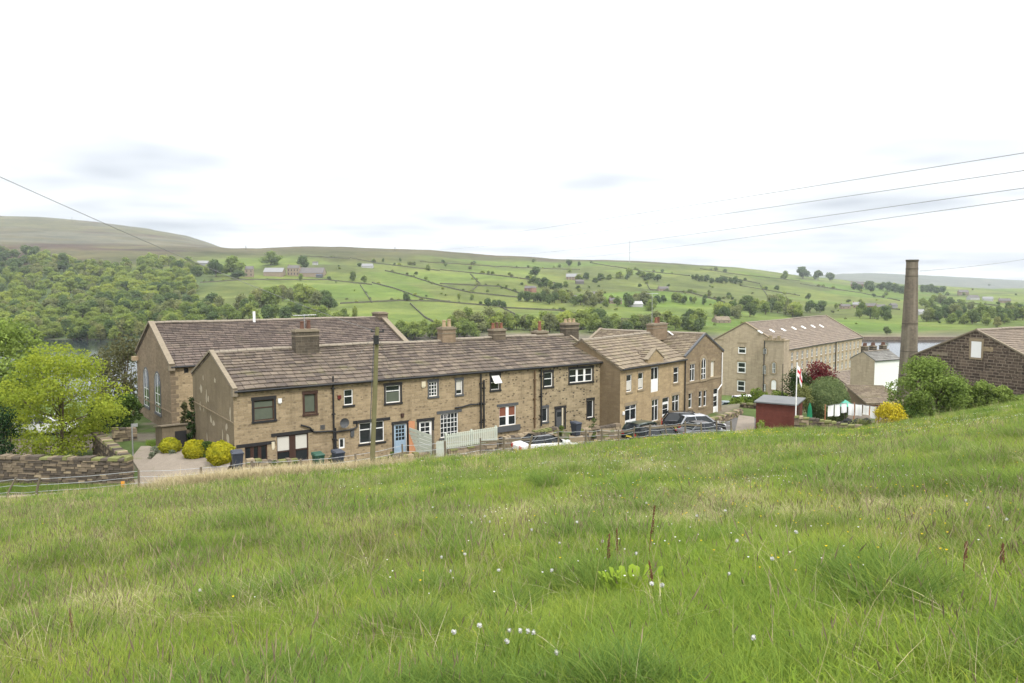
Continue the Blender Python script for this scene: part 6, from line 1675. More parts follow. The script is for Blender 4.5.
# belts and clumps
belt([(212, 324), (250, 320), (300, 318), (345, 323)], 20, 12, 18, "ggyd", "leafy tree of the copse below the farm field", "trees of the copse below the farm", 3)
belt([(240, 312), (265, 305), (300, 303), (335, 312)], 16, 14, 22, "ggdo", "tall tree at the upper edge of the copse below the farm", "upper trees of the copse below the farm", 3)
belt([(396, 338), (440, 338), (475, 337)], 14, 14, 20, "gggy", "green tree between the chapel end and first ridge chimneys", "trees behind the left ridge chimneys", 2)
belt([(455, 331), (505, 332), (560, 330), (600, 331)], 26, 14, 22, "ggyod", "green tree of the shoreline belt above the cottage ridge", "shoreline trees above the cottage ridge", 3)
belt([(605, 333), (640, 331), (690, 329), (700, 331)], 20, 13, 19, "ggod", "green tree of the shoreline belt above the schoolroom roof", "shoreline trees above the schoolroom", 3)
belt([(520, 302), (535, 302), (545, 302)], 6, 9, 12, "dd", "dark tree left of the reddish hamlet houses", "dark trees by reddish houses", 1)
belt([(530, 285), (548, 287), (568, 289)], 9, 6, 9, "dgd", "dark tree in the hedge clump on the middle pasture", "dark hedge clump on the middle pasture", 2, wide=1.2)
belt([(484, 306), (504, 308)], 5, 7, 9, "d", "dark tree in the small clump on the lower pasture", "dark clump on the lower pasture", 1, wide=1.1)
belt([(545, 302), (570, 304), (610, 306), (655, 307)], 20, 9, 15, "ggood", "tree among the houses of the hillside hamlet", "trees of the hillside hamlet", 3)
belt([(575, 281), (600, 282), (640, 277), (660, 280)], 14, 5, 8, "dgd", "tree in the belt above the hillside hamlet", "trees above the hillside hamlet", 2, wide=1.3)
belt([(692, 280), (715, 283), (742, 284)], 16, 5, 7, "d", "dark conifer of the narrow plantation strip", "plantation strip on the far hill", .8, wide=1.0)
belt([(655, 304), (680, 303), (705, 305)], 7, 7, 10, "dg", "hedgerow tree right of the hamlet", "hedgerow trees right of the hamlet", 1.5)
belt([(715, 318), (745, 314), (775, 311), (800, 315)], 22, 11, 17, "gydo", "tree in the wooded dip behind the mill roof", "trees behind the mill roof", 4)
belt([(855, 318), (875, 318), (890, 320)], 7, 10, 14, "dg", "dark tree left of the mill chimney on the far bank", "dark trees left of the mill chimney", 2)
belt([(925, 318), (960, 322), (1000, 324), (1024, 322)], 26, 10, 16, "dggo", "tree in the valley belt right of the mill chimney", "valley trees right of the mill chimney", 4)
belt([(920, 305), (950, 308), (985, 314), (1024, 310)], 20, 7, 11, "gdo", "tree near the white houses right of the mill chimney", "trees near the far white houses", 4)
belt([(850, 289), (880, 292), (905, 294)], 12, 6, 10, "d", "dark tree in the line left of the chimney top", "dark tree line left of the chimney top", 2, wide=1.2)
belt([(920, 292), (945, 293)], 7, 7, 9, "d", "dark tree in the clump right of the chimney top", "dark clump right of the chimney top", 1, wide=1.1)
belt([(690, 300), (760, 306), (840, 305)], 16, 4, 7, "gdo", "hedgerow tree scattered on the right-hand slope", "hedgerow trees on the right-hand slope", 6)
# old wood on the left: nearest trees singly, the rest as one mass
belt([(-20, 336), (40, 338), (100, 337), (145, 337)], 36, 14, 23, "ggyod", "rounded tree at the water edge of the hillside wood", "waterside trees of the wood", 4)
belt([(140, 322), (180, 318), (215, 322)], 14, 14, 20, "gydo", "rounded tree of the wood just above the chapel roof", "wood trees above the chapel roof", 3)
rng = np.random.default_rng(77)
pts, kk = [], []
for _ in range(900):
    px = rng.uniform(-160, 222); y_up = np.interp(px, [-160, 0, 60, 100, 150, 222], [250, 252, 256, 268, 262, 270]); py = rng.uniform(y_up, 330)
    if px > 195 and 277 < py < 306: continue
    p = hill(px, py); pts.append((p.x, p.y, p.z)); kk.append(p.y)
pts = np.array(pts)
def gn_scatter(name, V, idx, rot, scl, protos, kind="stuff"):
    """one object whose points carry copies of small plant meshes"""
    me = bpy.data.meshes.new(name)
    me.vertices.add(len(V)); me.vertices.foreach_set("co", np.asarray(V, np.float32).ravel())
    for an, typ, val, key in (("idx", "INT", idx, "value"), ("rot", "FLOAT_VECTOR", rot, "vector"), ("scl", "FLOAT_VECTOR", scl, "vector")):
        a = me.attributes.new(an, typ, "POINT"); a.data.foreach_set(key, np.asarray(val, np.int32 if typ == "INT" else np.float32).ravel())
    o = bpy.data.objects.new(name, me); COL.objects.link(o)
    pc = bpy.data.collections.new(name + "_kinds")
    for i, m_ in enumerate(protos):
        q = bpy.data.objects.new(f"{name}_{i:03d}", m_); pc.objects.link(q)
    g = bpy.data.node_groups.new(name + "_scatter", "GeometryNodeTree")
    g.interface.new_socket("Geometry", in_out="INPUT", socket_type="NodeSocketGeometry"); g.interface.new_socket("Geometry", in_out="OUTPUT", socket_type="NodeSocketGeometry")
    n = g.nodes.new; gi, go = n("NodeGroupInput"), n("NodeGroupOutput")
    mp = n("GeometryNodeMeshToPoints"); ci = n("GeometryNodeCollectionInfo"); ip = n("GeometryNodeInstanceOnPoints")
    ci.inputs["Collection"].default_value = pc; ci.inputs["Separate Children"].default_value = True; ci.inputs["Reset Children"].default_value = True
    ip.inputs["Pick Instance"].default_value = True
    def attr(nm, dt):
        a = n("GeometryNodeInputNamedAttribute"); a.data_type = dt; a.inputs[0].default_value = nm; return a.outputs[0]
    l = g.links.new
    l(gi.outputs[0], mp.inputs["Mesh"]); l(mp.outputs[0], ip.inputs["Points"]); l(ci.outputs[0], ip.inputs["Instance"])
    l(attr("idx", "INT"), ip.inputs["Instance Index"]); l(attr("rot", "FLOAT_VECTOR"), ip.inputs["Rotation"]); l(attr("scl", "FLOAT_VECTOR"), ip.inputs["Scale"])
    l(ip.outputs[0], go.inputs[0])
    md = o.modifiers.new("scatter", "NODES"); md.node_group = g
    return tag(o, kind=kind)
n = len(pts); hs = rng.uniform(9, 16, n) * (pts[:, 1] / F_PX) * np.interp(pts[:, 1], [480, 1000, 1600], [1.15, .85, .7])
pts[:, 2] -= hs * .1
protos = [m_ for k in "gydo" for m_ in PRO[k]]
clus = fbm(pts[:, 0] * .012, pts[:, 1] * .006, 2)
idx = np.clip((np.where(rng.random(n) < .55, (clus - .25) * 2.2, rng.random(n)) * 4).astype(int), 0, 3) 
order = np.array([1, 0, 3, 2])[idx] * 4 + rng.integers(0, 4, n)
gn_scatter("woodland", pts, order, np.stack([np.zeros(n), np.zeros(n), rng.uniform(0, 6.28, n)], 1), np.stack([hs * rng.uniform(.95, 1.5, n), hs * rng.uniform(.95, 1.5, n), hs], 1), protos)

# dry stone walls between the far fields
t = NT("far_wall_stone"); wn = t.noise(t.pos(), .15, 4); M["fwall"] = t.finish(t.mix(wn, (.075, .078, .048), (.14, .135, .095)), .95, None, .1)
WALLS = [((200, 283), (245, 280), (325, 280), (372, 285)), ((372, 283), (395, 289), (420, 298), (452, 303)), ((340, 304), (400, 301), (450, 302)), ((410, 304), (425, 318), (440, 326)), ((385, 271), (412, 277), (440, 286), (470, 293), (520, 298)),
         ((350, 258), (380, 264), (440, 271)), ((300, 256), (350, 259)), ((440, 302), (500, 307), (515, 315)), ((440, 270), (500, 276), (560, 284)), ((500, 308), (560, 311), (600, 319)), ((590, 263), (640, 271), (690, 276)), ((700, 269), (740, 275), (800, 281)),
         ((800, 284), (860, 293), (900, 301)), ((740, 286), (800, 296)), ((690, 293), (720, 301), (745, 311)), ((720, 276), (760, 284)), ((930, 301), (1000, 306)), ((360, 285), (372, 303)), ((470, 274), (480, 284), (470, 293)), ((640, 271), (650, 290), (690, 293)),
         ((760, 285), (770, 300)), ((840, 305), (900, 310)), ((600, 319), (680, 322)), ((440, 284), (500, 287), (530, 297)), ((940, 300), (950, 315)), ((420, 262), (520, 268), (580, 270))]
for pl in WALLS:
    P3 = []
    for (x0, y0), (x1, y1) in zip(pl, pl[1:]):
        for k in range(10): P3.append(hill(x0 + (x1 - x0) * k / 10, y0 + (y1 - y0) * k / 10))
    P3.append(hill(*pl[-1])); mb = MB()
    Q = [P3[0]]
    for p in P3[1:]:
        if (p - Q[-1]).length < 260: Q.append(p)
    fine = []
    for a, b in zip(Q, Q[1:]):
        m_ = max(1, int((b - a).length / 12))
        for k in range(m_):
            q = a.lerp(b, k / m_); fine.append(Vector((q.x, q.y, hh(q.x, q.y))))
    fine.append(Q[-1]); up_ = Vector((0, 0, 1.35))
    for a, b in zip(fine, fine[1:]):
        d = (b - a); s_ = Vector((-d.y, d.x, 0)).normalized() * .33; dn = Vector((0, 0, .6))
        mb.hexa([a - s_ - dn, b - s_ - dn, b + s_ - dn, a + s_ - dn, a - s_ * .7 + up_ * hr.uniform(.85, 1.1), b - s_ * .7 + up_, b + s_ * .7 + up_, a + s_ * .7 + up_])
    tag(mb.build("field_wall", M["fwall"]), "thin dark drystone wall dividing green pastures on the far hillside", "field wall", "drystone walls on the far hillside")

# hawthorn scrub along the walls and in the rough corners
sv = []
for pl in WALLS:
    for (x0, y0), (x1, y1) in zip(pl, pl[1:]):
        for _ in range(3):
            if hr.random() < .75: f = hr.random(); sv.append((x0 + (x1 - x0) * f, y0 + (y1 - y0) * f - .4))
for _ in range(110): sv.append((hr.uniform(560, 1020), hr.uniform(286, 330)))
for _ in range(40): sv.append((hr.uniform(330, 600), hr.uniform(262, 300)))
sp3 = [hill(*q) for q in sv]; m_ = len(sp3); hs_ = np.array([hr.uniform(1.8, 4.5) * p.y / F_PX for p in sp3])
gn_scatter("hillside_scrub", np.array([p[:] for p in sp3]) - np.array([0, 0, .6]), np.array([hr.randrange(16) for _ in sp3]), np.stack([np.zeros(m_), np.zeros(m_), np.array([hr.uniform(0, 6.28) for _ in sp3])], 1), np.stack([hs_ * 1.6, hs_ * 1.6, hs_], 1), protos)
# farms and houses
M["fstone"] = m_plain("far_house_stone", (0.25, 0.20, 0.145), .9, .2, .2, .4); M["froof"] = m_plain("far_roof_slate", (0.13, 0.12, 0.115), .9, .2, .2, .4)
M["fgrey"] = m_plain("pale_sheet_roof", (0.22, 0.22, 0.22), .7, .3, .1, .4); M["fwhite"] = m_plain("far_whitewash", (.36, .36, .35), .8, .2, .1, .4); M["fred"] = m_plain("reddish_house", (0.27, 0.15, 0.11), .9, .2, .2, .4)
def far_house(px, py, wp, hp, label, wall="fstone", roof="froof", rz=0.0, depth=.6, group=None, cat="house", name="far_house", win=True, pitch=.45):
    p = hill(px, py); s = p.y / F_PX; L, He = wp * s, hp * s * .62; D = L * depth; Hr = He + D / 2 * pitch * 1.6
    r = empty(name, p - Vector((0, 0, .3)), rz, label, cat, group)
    mb = MB(); x = L / 2
    mb.face([(-x, 0, -2), (x, 0, -2), (x, 0, He), (-x, 0, He)]); mb.face([(-x, D, -2), (x, D, -2), (x, D, He), (-x, D, He)])
    for sg in (-x, x): mb.face([(sg, 0, -2), (sg, D, -2), (sg, D, He), (sg, D / 2, Hr), (sg, 0, He)])
    mb.build("wall", M[wall], r)
    mb = MB(); o_ = .25
    for a, b in ((-.3, D / 2), (D + .3, D / 2)):
        za = He - .2
        mb.hexa([(-x - o_, a, za), (x + o_, a, za), (x + o_, b, Hr), (-x - o_, b, Hr), (-x - o_, a, za + .2), (x + o_, a, za + .2), (x + o_, b, Hr + .2), (-x - o_, b, Hr + .2)])
    rf = mb.build("roof", M[roof], r)
    if win:
        n_ = max(2, int(L / 3.5))
        for i in range(n_):
            xx = -x + L * (i + .5) / n_
            for z in ((He * .18, He * .62) if He > 4.2 else (He * .35,)):
                mb = MB(); mb.box(xx - .5, xx + .5, -.06, -.01, z, z + He * .24); mb.build("window", M["glass"], r)
        mb = MB(); mb.box(-x + .4, -x + 1.3, D / 2 - .4, D / 2 + .4, Hr - .4, Hr + 1.4); mb.build("chimney", M[wall], rf)
    return r
far_house(249, 277, 8, 13, "tall narrow hillside farmhouse left of the long barn", rz=.2, depth=1.0)
far_house(273, 276.5, 19, 7.5, "long low farm barn with pale roof on the hillside", roof="fgrey", cat="barn", name="far_barn", win=False)
far_house(293, 276, 12, 13, "stone farmhouse in the centre of the hillside farm", rz=-.1)
far_house(311, 277, 24, 7, "long dark-roofed farm shed at the right of the hillside farm", cat="barn", name="far_barn", win=False)
far_house(319, 278, 6, 4.5, "small bluish farm trailer shed at right end of the farm", wall="greypaint", roof="bin", cat="shed", name="far_shed", win=False)
far_house(367, 268, 11, 3.5, "low whitish shed on the pasture above the farm's right side", wall="fwhite", roof="fgrey", cat="shed", name="far_shed", win=False)
far_house(202, 266, 11, 5, "low pale shed at the left of the farm trees", wall="fgrey", roof="fgrey", cat="shed", name="far_shed", win=False)
far_house(315, 265, 5, 4, "tiny white hut above the farm's dark round tree", wall="fwhite", roof="froof", cat="shed", name="far_shed", win=False)
for k, (px, py, wp, hp, w_, r_, lab) in enumerate(((529, 292, 10, 6.5, "fred", "froof", "reddish house on the slope left of the hamlet"), (534, 292.5, 5, 8, "fred", "froof", "narrow reddish house beside the wide reddish one"), (573, 280, 14, 5.5, "fstone", "fgrey", "pale-roofed farm above the hamlet"), (580, 284, 8, 4.5, "froof", "froof", "dark farm shed below the pale-roofed farm"),
                                           (592, 299, 11, 8.5, "fgrey", "froof", "grey-white gabled house in the middle of the hamlet"), (577, 302, 12, 7, "fstone", "froof", "stone house at the left of the hamlet"), (600, 303, 9, 6, "fwhite", "froof", "small white house low in the hamlet"), (616, 304, 12, 6, "fstone", "froof", "stone cottage between hamlet trees"), (562, 300, 8, 6, "fstone", "froof", "leftmost stone cottage of the hamlet"),
                                           (637, 307, 13, 5, "fwhite", "fwhite", "white marquee on the meadow right of the hamlet"), (724, 323, 16, 5, "fstone", "slate_warm", "low brown building above the mill's gable"), (779, 303, 14, 6, "fstone", "fgrey", "pale house among trees above the mill roof"), (664, 291, 10, 4, "fstone", "froof", "small farm on the slope right of the mast"), (846, 309, 9, 5, "fstone", "froof", "left house of the village row beside the chimney"), (858, 308, 10, 6, "fstone", "fgrey", "pale-roofed house in the village row beside the chimney"),
                                           (870, 309, 11, 5.5, "fred", "froof", "reddish house in the village row beside the chimney"), (882, 310, 10, 5.5, "fstone", "froof", "stone house nearest the chimney in the village row"), (895, 308, 8, 5, "fgrey", "froof", "small grey house just left of the chimney shaft"), (924, 315, 12, 5, "fwhite", "fgrey", "white house just right of the mill chimney"), (936, 317, 14, 5, "fstone", "froof", "long stone house right of the white house by chimney"), (975, 300, 10, 4.5, "fwhite", "froof", "white farmhouse high right of the chimney"), (988, 301, 9, 4, "fwhite", "fgrey", "small white cottage near the right edge"), (964, 295, 9, 5, "fstone", "froof", "stone farm above the white farmhouse"),
                                           (857, 287, 12, 4.5, "fred", "froof", "roofs on the skyline left of the chimney top"), (900, 292, 10, 4, "fstone", "fgrey", "low house below the tree line by the chimney top"), (1005, 303, 10, 4, "fstone", "froof", "stone house at the right edge of the far slope"))):
    far_house(px, py, wp, hp, lab, w_, r_, rz=hr.uniform(-.5, .5), group=None, win=wp > 8 and w_ != "fwhite")
# mast on the hill
p = hill(629.5, 262.5); mt = empty("radio_mast", p, 0, "thin lattice radio mast on the far hill skyline", "mast"); Hm = at(629.5, 240.5, p.y).z - p.z
mb = MB(); lw = 1.0
for k in range(3):
    a = 2 * PI * k / 3; mb.tube([(lw * math.cos(a), lw * math.sin(a), 0), (lw * .4 * math.cos(a), lw * .4 * math.sin(a), Hm)], .26, 5)
for i in range(14):
    z0, z1 = Hm * i / 14, Hm * (i + 1) / 14
    for k in range(3):
        a, b = 2 * PI * k / 3, 2 * PI * (k + 1) / 3; w0_, w1_ = lw * (1 - .6 * i / 14), lw * (1 - .6 * (i + 1) / 14); mb.tube([(w0_ * math.cos(a), w0_ * math.sin(a), z0), (w1_ * math.cos(b), w1_ * math.sin(b), z1)], .07, 4)
mb.build("lattice", M["metal"], mt); mb = MB(); mb.tube([(0, 0, Hm), (0, 0, Hm * 1.06)], .1, 5); mb.build("antenna", M["metal"], mt)
for px, py in ((395, 246), (72, 220.5), (246, 248.6)):
    p = hill(px, py + 1.5); mb = MB(); mb.tube([(0, 0, -1), (0, 0, 4.5 * p.y / F_PX)], [.9, .6], 6); o_ = mb.build("cairn", M["fwall"]); o_.location = p
    tag(o_, {395: "tiny cairn on the skyline where the power lines vanish", 72: "tiny cairn on the top of the left moor", 246: "tiny cairn in the saddle right of the left moor"}[px], "cairn")
# ------------------------------------------------------------------ meadow
def m_grass(name, c0, c1, c2, trans=.45, straw=0.0):
    """blade attribute 'tint' (per blade), 'tip' (0 root .. 1 tip); broad drifts by position"""
    t = NT(name)
    a = t.n("ShaderNodeAttribute", attribute_name="tint").outputs["Fac"]
    p = t.pos()
    f = t.noise(p, .30, 5, .65)
    f2 = t.noise(p, 1.3, 3, .6)
    c = t.mix(t.ramp(f, [(.36, (0, 0, 0)), (.64, (1, 1, 1))]), c0, c1)
    c = t.mix(t.ramp(f2, [(.45, (0, 0, 0)), (.72, (.8,) * 3)]), c, c2)
    f3 = t.noise(p, .33, 5, .7)
    c = t.mix(t.ramp(f3, [(.58, (0, 0, 0)), (.70, (.55,) * 3)]), c, (.24, .225, .075))
    c = t.mix(.8, c, t.ramp(a, [(0, (.55, .62, .55)), (.5, (1, 1, 1)), (.86, (1.25, 1.15, .9)), (1, (2.0, 1.5, 1.25))]), "MULTIPLY")
    d = t.n("ShaderNodeBsdfPrincipled"); t.l(c, d.inputs["Base Color"]); d.inputs["Roughness"].default_value = .7; d.inputs["Specular IOR Level"].default_value = .07
    tr = t.n("ShaderNodeBsdfTranslucent"); t.l(c, tr.inputs[0])
    mx = t.n("ShaderNodeMixShader"); mx.inputs[0].default_value = trans
    t.l(d.outputs[0], mx.inputs[1]); t.l(tr.outputs[0], mx.inputs[2]); t.l(mx.outputs[0], t.out.inputs[0])
    return t.m
GM = m_grass("meadow_grass_blades", (0.225, 0.325, 0.060), (0.29, 0.355, 0.074), (0.185, 0.285, 0.056))
GD = m_grass("dark_tussock_blades", (0.165, 0.255, 0.058), (0.205, 0.285, 0.066), (0.135, 0.225, 0.054))
t = NT("straw"); ta = t.n("ShaderNodeAttribute", attribute_name="tint").outputs["Fac"]
GS = t.finish(t.ramp(ta, [(0, (.22, .20, .085)), (.5, (.38, .31, .17)), (1, (.48, .41, .27))]), .8, None, .15)
t = NT("seed_heads"); ta = t.n("ShaderNodeAttribute", attribute_name="tint").outputs["Fac"]
GH = t.finish(t.ramp(ta, [(0, (.06, .055, .04)), (.5, (.20, .16, .10)), (1, (.36, .30, .19))]), .9, None, .1)
M["dockred"] = m_plain("dock_seed_rust", (.13, .062, .036), .9, .1, .4, 30)
M["puff"] = m_plain("dandelion_down", (.50, .50, .47), 1, .1, .05, 30); M["buttercup"] = m_plain("buttercup_yellow", (.75, .55, .02), .6, .2, .1, 30); M["daisy"] = m_plain("white_petal", (.75, .74, .72), .8, .1, .05, 30)

LM = m_grass("broad_leaf", (0.20, 0.30, 0.03), (0.26, 0.36, 0.05), (0.15, 0.24, 0.03), .3)
def blades(rng, n, R_, h0, h1, w0, lean, segs=3, seeds=0, seed_len=.07, curl=1.0):
    """tuft of n curved tapering blades; returns verts, quads, tint, material index"""
    V, Fc, T_, MI = [], [], [], []
    for i in range(n):
        a = rng.random() * 2 * PI; r_ = R_ * math.sqrt(rng.random()); bx, by = r_ * math.cos(a), r_ * math.sin(a)
        H = h0 + (h1 - h0) * rng.random() ** 1.3; da = a + rng.normal() * 1.0; ln = lean * H * (.3 + rng.random()); tw = rng.random() * PI
        dx, dy = math.cos(da), math.sin(da); sx, sy = math.cos(tw), math.sin(tw); w_ = w0 * (.6 + .8 * rng.random()); tint = rng.random()
        b = len(V)
        for k in range(segs + 1):
            f = k / segs; ww = w_ * (1 - f ** 1.6 * .93); off = ln * f ** (1.5 + curl * .5); z = H * (f - .18 * lean * f * f) - .03 * (k == 0)
            V += [(bx + dx * off - sx * ww, by + dy * off - sy * ww, z), (bx + dx * off + sx * ww, by + dy * off + sy * ww, z)]; T_ += [tint, tint]
        for k in range(segs): Fc.append((b + 2 * k, b + 2 * k + 1, b + 2 * k + 3, b + 2 * k + 2)); MI.append(0)
        if i < seeds:
            tip = np.array([bx + dx * ln, by + dy * ln, H * (1 - .18 * lean)]); d = np.array([dx * .35 * lean * 2, dy * .35 * lean * 2, 1.0]); d /= np.linalg.norm(d); sl = seed_len * (.6 + .8 * rng.random())
            for (ux, uy) in ((1, 0), (0, 1)):
                b = len(V); u = np.array([ux, uy, 0]) * seed_len * .036
                for q in (tip - d * sl * .3, tip + d * sl * .15 - u * 1.5, tip + d * sl, tip + d * sl * .15 + u * 1.5): V.append(tuple(q)); T_.append(tint)
                Fc.append((b, b + 1, b + 2, b + 3)); MI.append(1)
    return np.array(V), np.array(Fc), np.array(T_), np.array(MI)
def tuft(name, mats, seed, **k):
    v, f, ti, mi = blades(np.random.default_rng(seed), **k)
    return np_mesh(name, v, f, mats, False, {"tint": ("FLOAT", ti)}, mi)

near_p = [tuft("tuft_near", [GM, GH], 200 + i, n=40, R_=.14, h0=.05, h1=.19, w0=.0029, lean=.95, segs=3) for i in range(6)] + \
         [tuft("tuft_dark", [GD, GH], 220 + i, n=46, R_=.13, h0=.08, h1=.27, w0=.0034, lean=.95, segs=3) for i in range(3)] + \
         [tuft("stem_tuft", [GM, GH], 240 + i, n=7, R_=.16, h0=.26, h1=.48, w0=.0011, lean=.35, segs=3, seeds=4, seed_len=.045) for i in range(3)] + \
         [tuft("straw_tuft", [GS, GH], 260 + i, n=6, R_=.14, h0=.3, h1=.66, w0=.0013, lean=.5, segs=4, seeds=3, seed_len=.08) for i in range(4)] + \
         [tuft("weed_tuft", [LM, GH], 280 + i, n=13, R_=.10, h0=.05, h1=.15, w0=.011, lean=1.3, segs=3) for i in range(3)] + \
         [tuft("thatch_tuft", [GS, GH], 290 + i, n=26, R_=.16, h0=.05, h1=.20, w0=.0022, lean=2.0, segs=3) for i in range(2)]
far_p = [tuft("tuft_far", [GM, GH], 300 + i, n=46, R_=.30, h0=.05, h1=.19, w0=.008, lean=1.0, segs=2) for i in range(5)] + \
        [tuft("tuft_far_dark", [GD, GH], 320 + i, n=52, R_=.26, h0=.10, h1=.30, w0=.008, lean=.9, segs=2) for i in range(3)] + \
        [tuft("tuft_far_straw", [GS, GH], 340 + i, n=20, R_=.26, h0=.28, h1=.62, w0=.005, lean=.4, segs=2) for i in range(3)] + [tuft("weed_far", [LM, GH], 360 + i, n=14, R_=.2, h0=.06, h1=.2, w0=.02, lean=1.2, segs=2) for i in range(2)] + [tuft("thatch_far", [GS, GH], 370 + i, n=22, R_=.28, h0=.05, h1=.2, w0=.008, lean=1.6, segs=2) for i in range(2)]
mr = np.random.default_rng(5)
def scatter_band(n, y0, y1, power=1.0, margin=.10):
    """points over the field wedge in view, even per area"""
    Y = np.sqrt(mr.random(n) * (y1 ** 2 - y0 ** 2) + y0 ** 2); u = mr.uniform(-.665 - margin, .665 + margin, n); X = u * Y
    ok = Y < bound_Y(u) + 1.3
    return X[ok], Y[ok], u[ok]
# drifts: where it is tussocky, where straw stands, where it is short and bright
def drift(X, Y, s, o): return fbm(X * s + o, Y * s + o * 1.7, 3)
def lay(n, y0, y1, kinds, name, nb, sc=1.0, hfar=1.0, margin=.1):
    X, Y, u = scatter_band(n, y0, y1, margin=margin); m = len(X)
    Z = h(X, Y)
    dk = drift(X, Y, 1.35, 3); stw = drift(X, Y, .22, 11); r_ = mr.random(m)
    nm, nd, ns, nst, nw, nth = kinds
    left = sstep(.1, -.5, u)
    p_dark = sstep(.55, .70, dk) * .75
    edge = sstep(5, 0, bound_Y(u) - Y) * np.interp(u, [-.5, -.42, -.22, -.1, .05], [.06, 1, 1, .25, .03])
    p_straw = .010 + .05 * sstep(.54, .7, stw) + .035 * left + .85 * edge
    p_stem = (.012 + .12 * left + .012 * sstep(20, 5, Y)) * sstep(40, 12, Y) if ns else 0 * X
    kind = np.where(r_ < p_straw, 3, np.where(r_ < p_straw + p_stem, 2, np.where(mr.random(m) < p_dark, 1, 0)))
    if not ns: kind = np.where(kind == 2, 0, kind)
    r2 = mr.random(m); wp = drift(X, Y, .6, 61); tp_ = drift(X, Y, .4, 71)
    kind = np.where((kind < 2) & (r2 < .02 + .22 * sstep(.56, .72, wp)), 4, kind)
    kind = np.where((kind < 2) & (r2 > .985 - .30 * sstep(.55, .72, tp_)), 5, kind)
    base = np.cumsum([0, nm, nd, ns, nst, nw])
    idx = base[kind] + np.floor(mr.random(m) * np.array([nm, nd, max(ns, 1), nst, nw, nth])[kind]).astype(int)
    lush = .62 + .55 * drift(X, Y, .5, 23) + .16 * sstep(.55, .74, dk)
    s = sc * lush * (.75 + .5 * mr.random(m)) * np.where(kind == 1, 1.2, 1.0)
    rot = np.stack([mr.normal(0, .12, m), mr.normal(0, .12, m), mr.uniform(0, 6.28, m)], 1)
    gn_scatter(name, np.stack([X, Y, Z], 1), idx, rot, np.stack([s * 1.05, s * 1.05, s * hfar * np.where(edge > .3, 1.22, 1)], 1), nb)
lay(42000, 2.6, 12.5, (6, 3, 3, 4, 3, 2), "meadow_grass", near_p, 1.0, margin=.36)
lay(52000, 11.5, 26, (6, 3, 3, 4, 3, 2), "meadow_grass", near_p, 1.2)
lay(46000, 24, 68, (5, 3, 0, 3, 2, 2), "meadow_grass", far_p, 1.0)

# tall separate stems close to the viewer
hr2 = random.Random(99)
def stem_obj(name, label, group, px, py, Y, hgt, kind):
    p = at(px, py, Y); x, y = p.x, p.y; z = hh(x, y)
    r = empty(name, (x, y, z), hr2.uniform(0, 6.28), label, {"dock": "dock plant", "clock": "dandelion clock"}[kind], group)
    lean = Vector((hr2.uniform(-.08, .08), hr2.uniform(-.06, .06), hgt))
    mb = MB()
    if kind == "dock":
        mb.tube([(0, 0, -.02), lean * .5 + Vector((.01, 0, 0)), lean], [.006, .005, .003], 6); mb.build("stem", M["dockred"], r)
        mb = MB()
        for k in range(90):
            f = .52 + .48 * hr2.random(); c = lean * f; a = hr2.uniform(0, 6.28); rr_ = .016 * (1.25 - f) * 1.6 * hr2.uniform(.4, 1); c = c + Vector((math.cos(a) * rr_, math.sin(a) * rr_, hr2.uniform(-.01, .01))); s_ = hr2.uniform(.003, .007)
            mb.hexa([c + Vector(q) * s_ for q in ((-1, -.4, -1), (1, -.4, -1), (1, .4, -1), (-1, .4, -1), (-.6, -.3, 1), (.6, -.3, 1), (.6, .3, 1), (-.6, .3, 1))])
        mb.build("seed_head", M["dockred"], r)
    else:
        mb.tube([(0, 0, -.02), lean * .6, lean], [.003, .0028, .0022], 5); mb.build("stem", LM, r)
        bm = bmesh.new(); bmesh.ops.create_icosphere(bm, subdivisions=2, radius=.0105, matrix=Matrix.Translation(lean + Vector((0, 0, .012))))
        me = bpy.data.meshes.new("seed_head"); bm.to_mesh(me); bm.free(); me.materials.append(M["puff"]); o = bpy.data.objects.new("seed_head", me); COL.objects.link(o); o.parent = r
        mb = MB()
        for k in range(70):
            d = Vector((hr2.gauss(0, 1), hr2.gauss(0, 1), hr2.gauss(0, 1))).normalized(); c = lean + Vector((0, 0, .012)); a_ = d.orthogonal().normalized() * .0045; mb.face([c + d * .009 - a_ * .2, c + d * .017 - a_ * .7, c + d * .017 + a_ * .7])
        mb.build("down", M["puff"], r)
    return r
for px, py, Y, hg, lab in ((648, 600, 8.3, .62, "tallest rust-brown dock spike, right of centre in the meadow"), (608, 615, 7.6, .50, "rust-brown dock spike left of the tallest one"), (617, 610, 7.9, .48, "rust-brown dock spike between the two taller spikes"), (655, 640, 6.6, .34, "short rust-brown dock spike by bright broad leaves"),
                           (997, 655, 6.2, .30, "rust-brown dock spike near the right edge of the meadow"), (960, 660, 6.1, .34, "small rust-brown dock spike left of the one near the right edge"), (73, 628, 6.6, .36, "dark dock spike at the left of the meadow")):
    stem_obj("dock_plant", lab, "dock plants in the meadow", px, py, Y, hg, "dock")
DC = "dandelion clocks in the meadow"
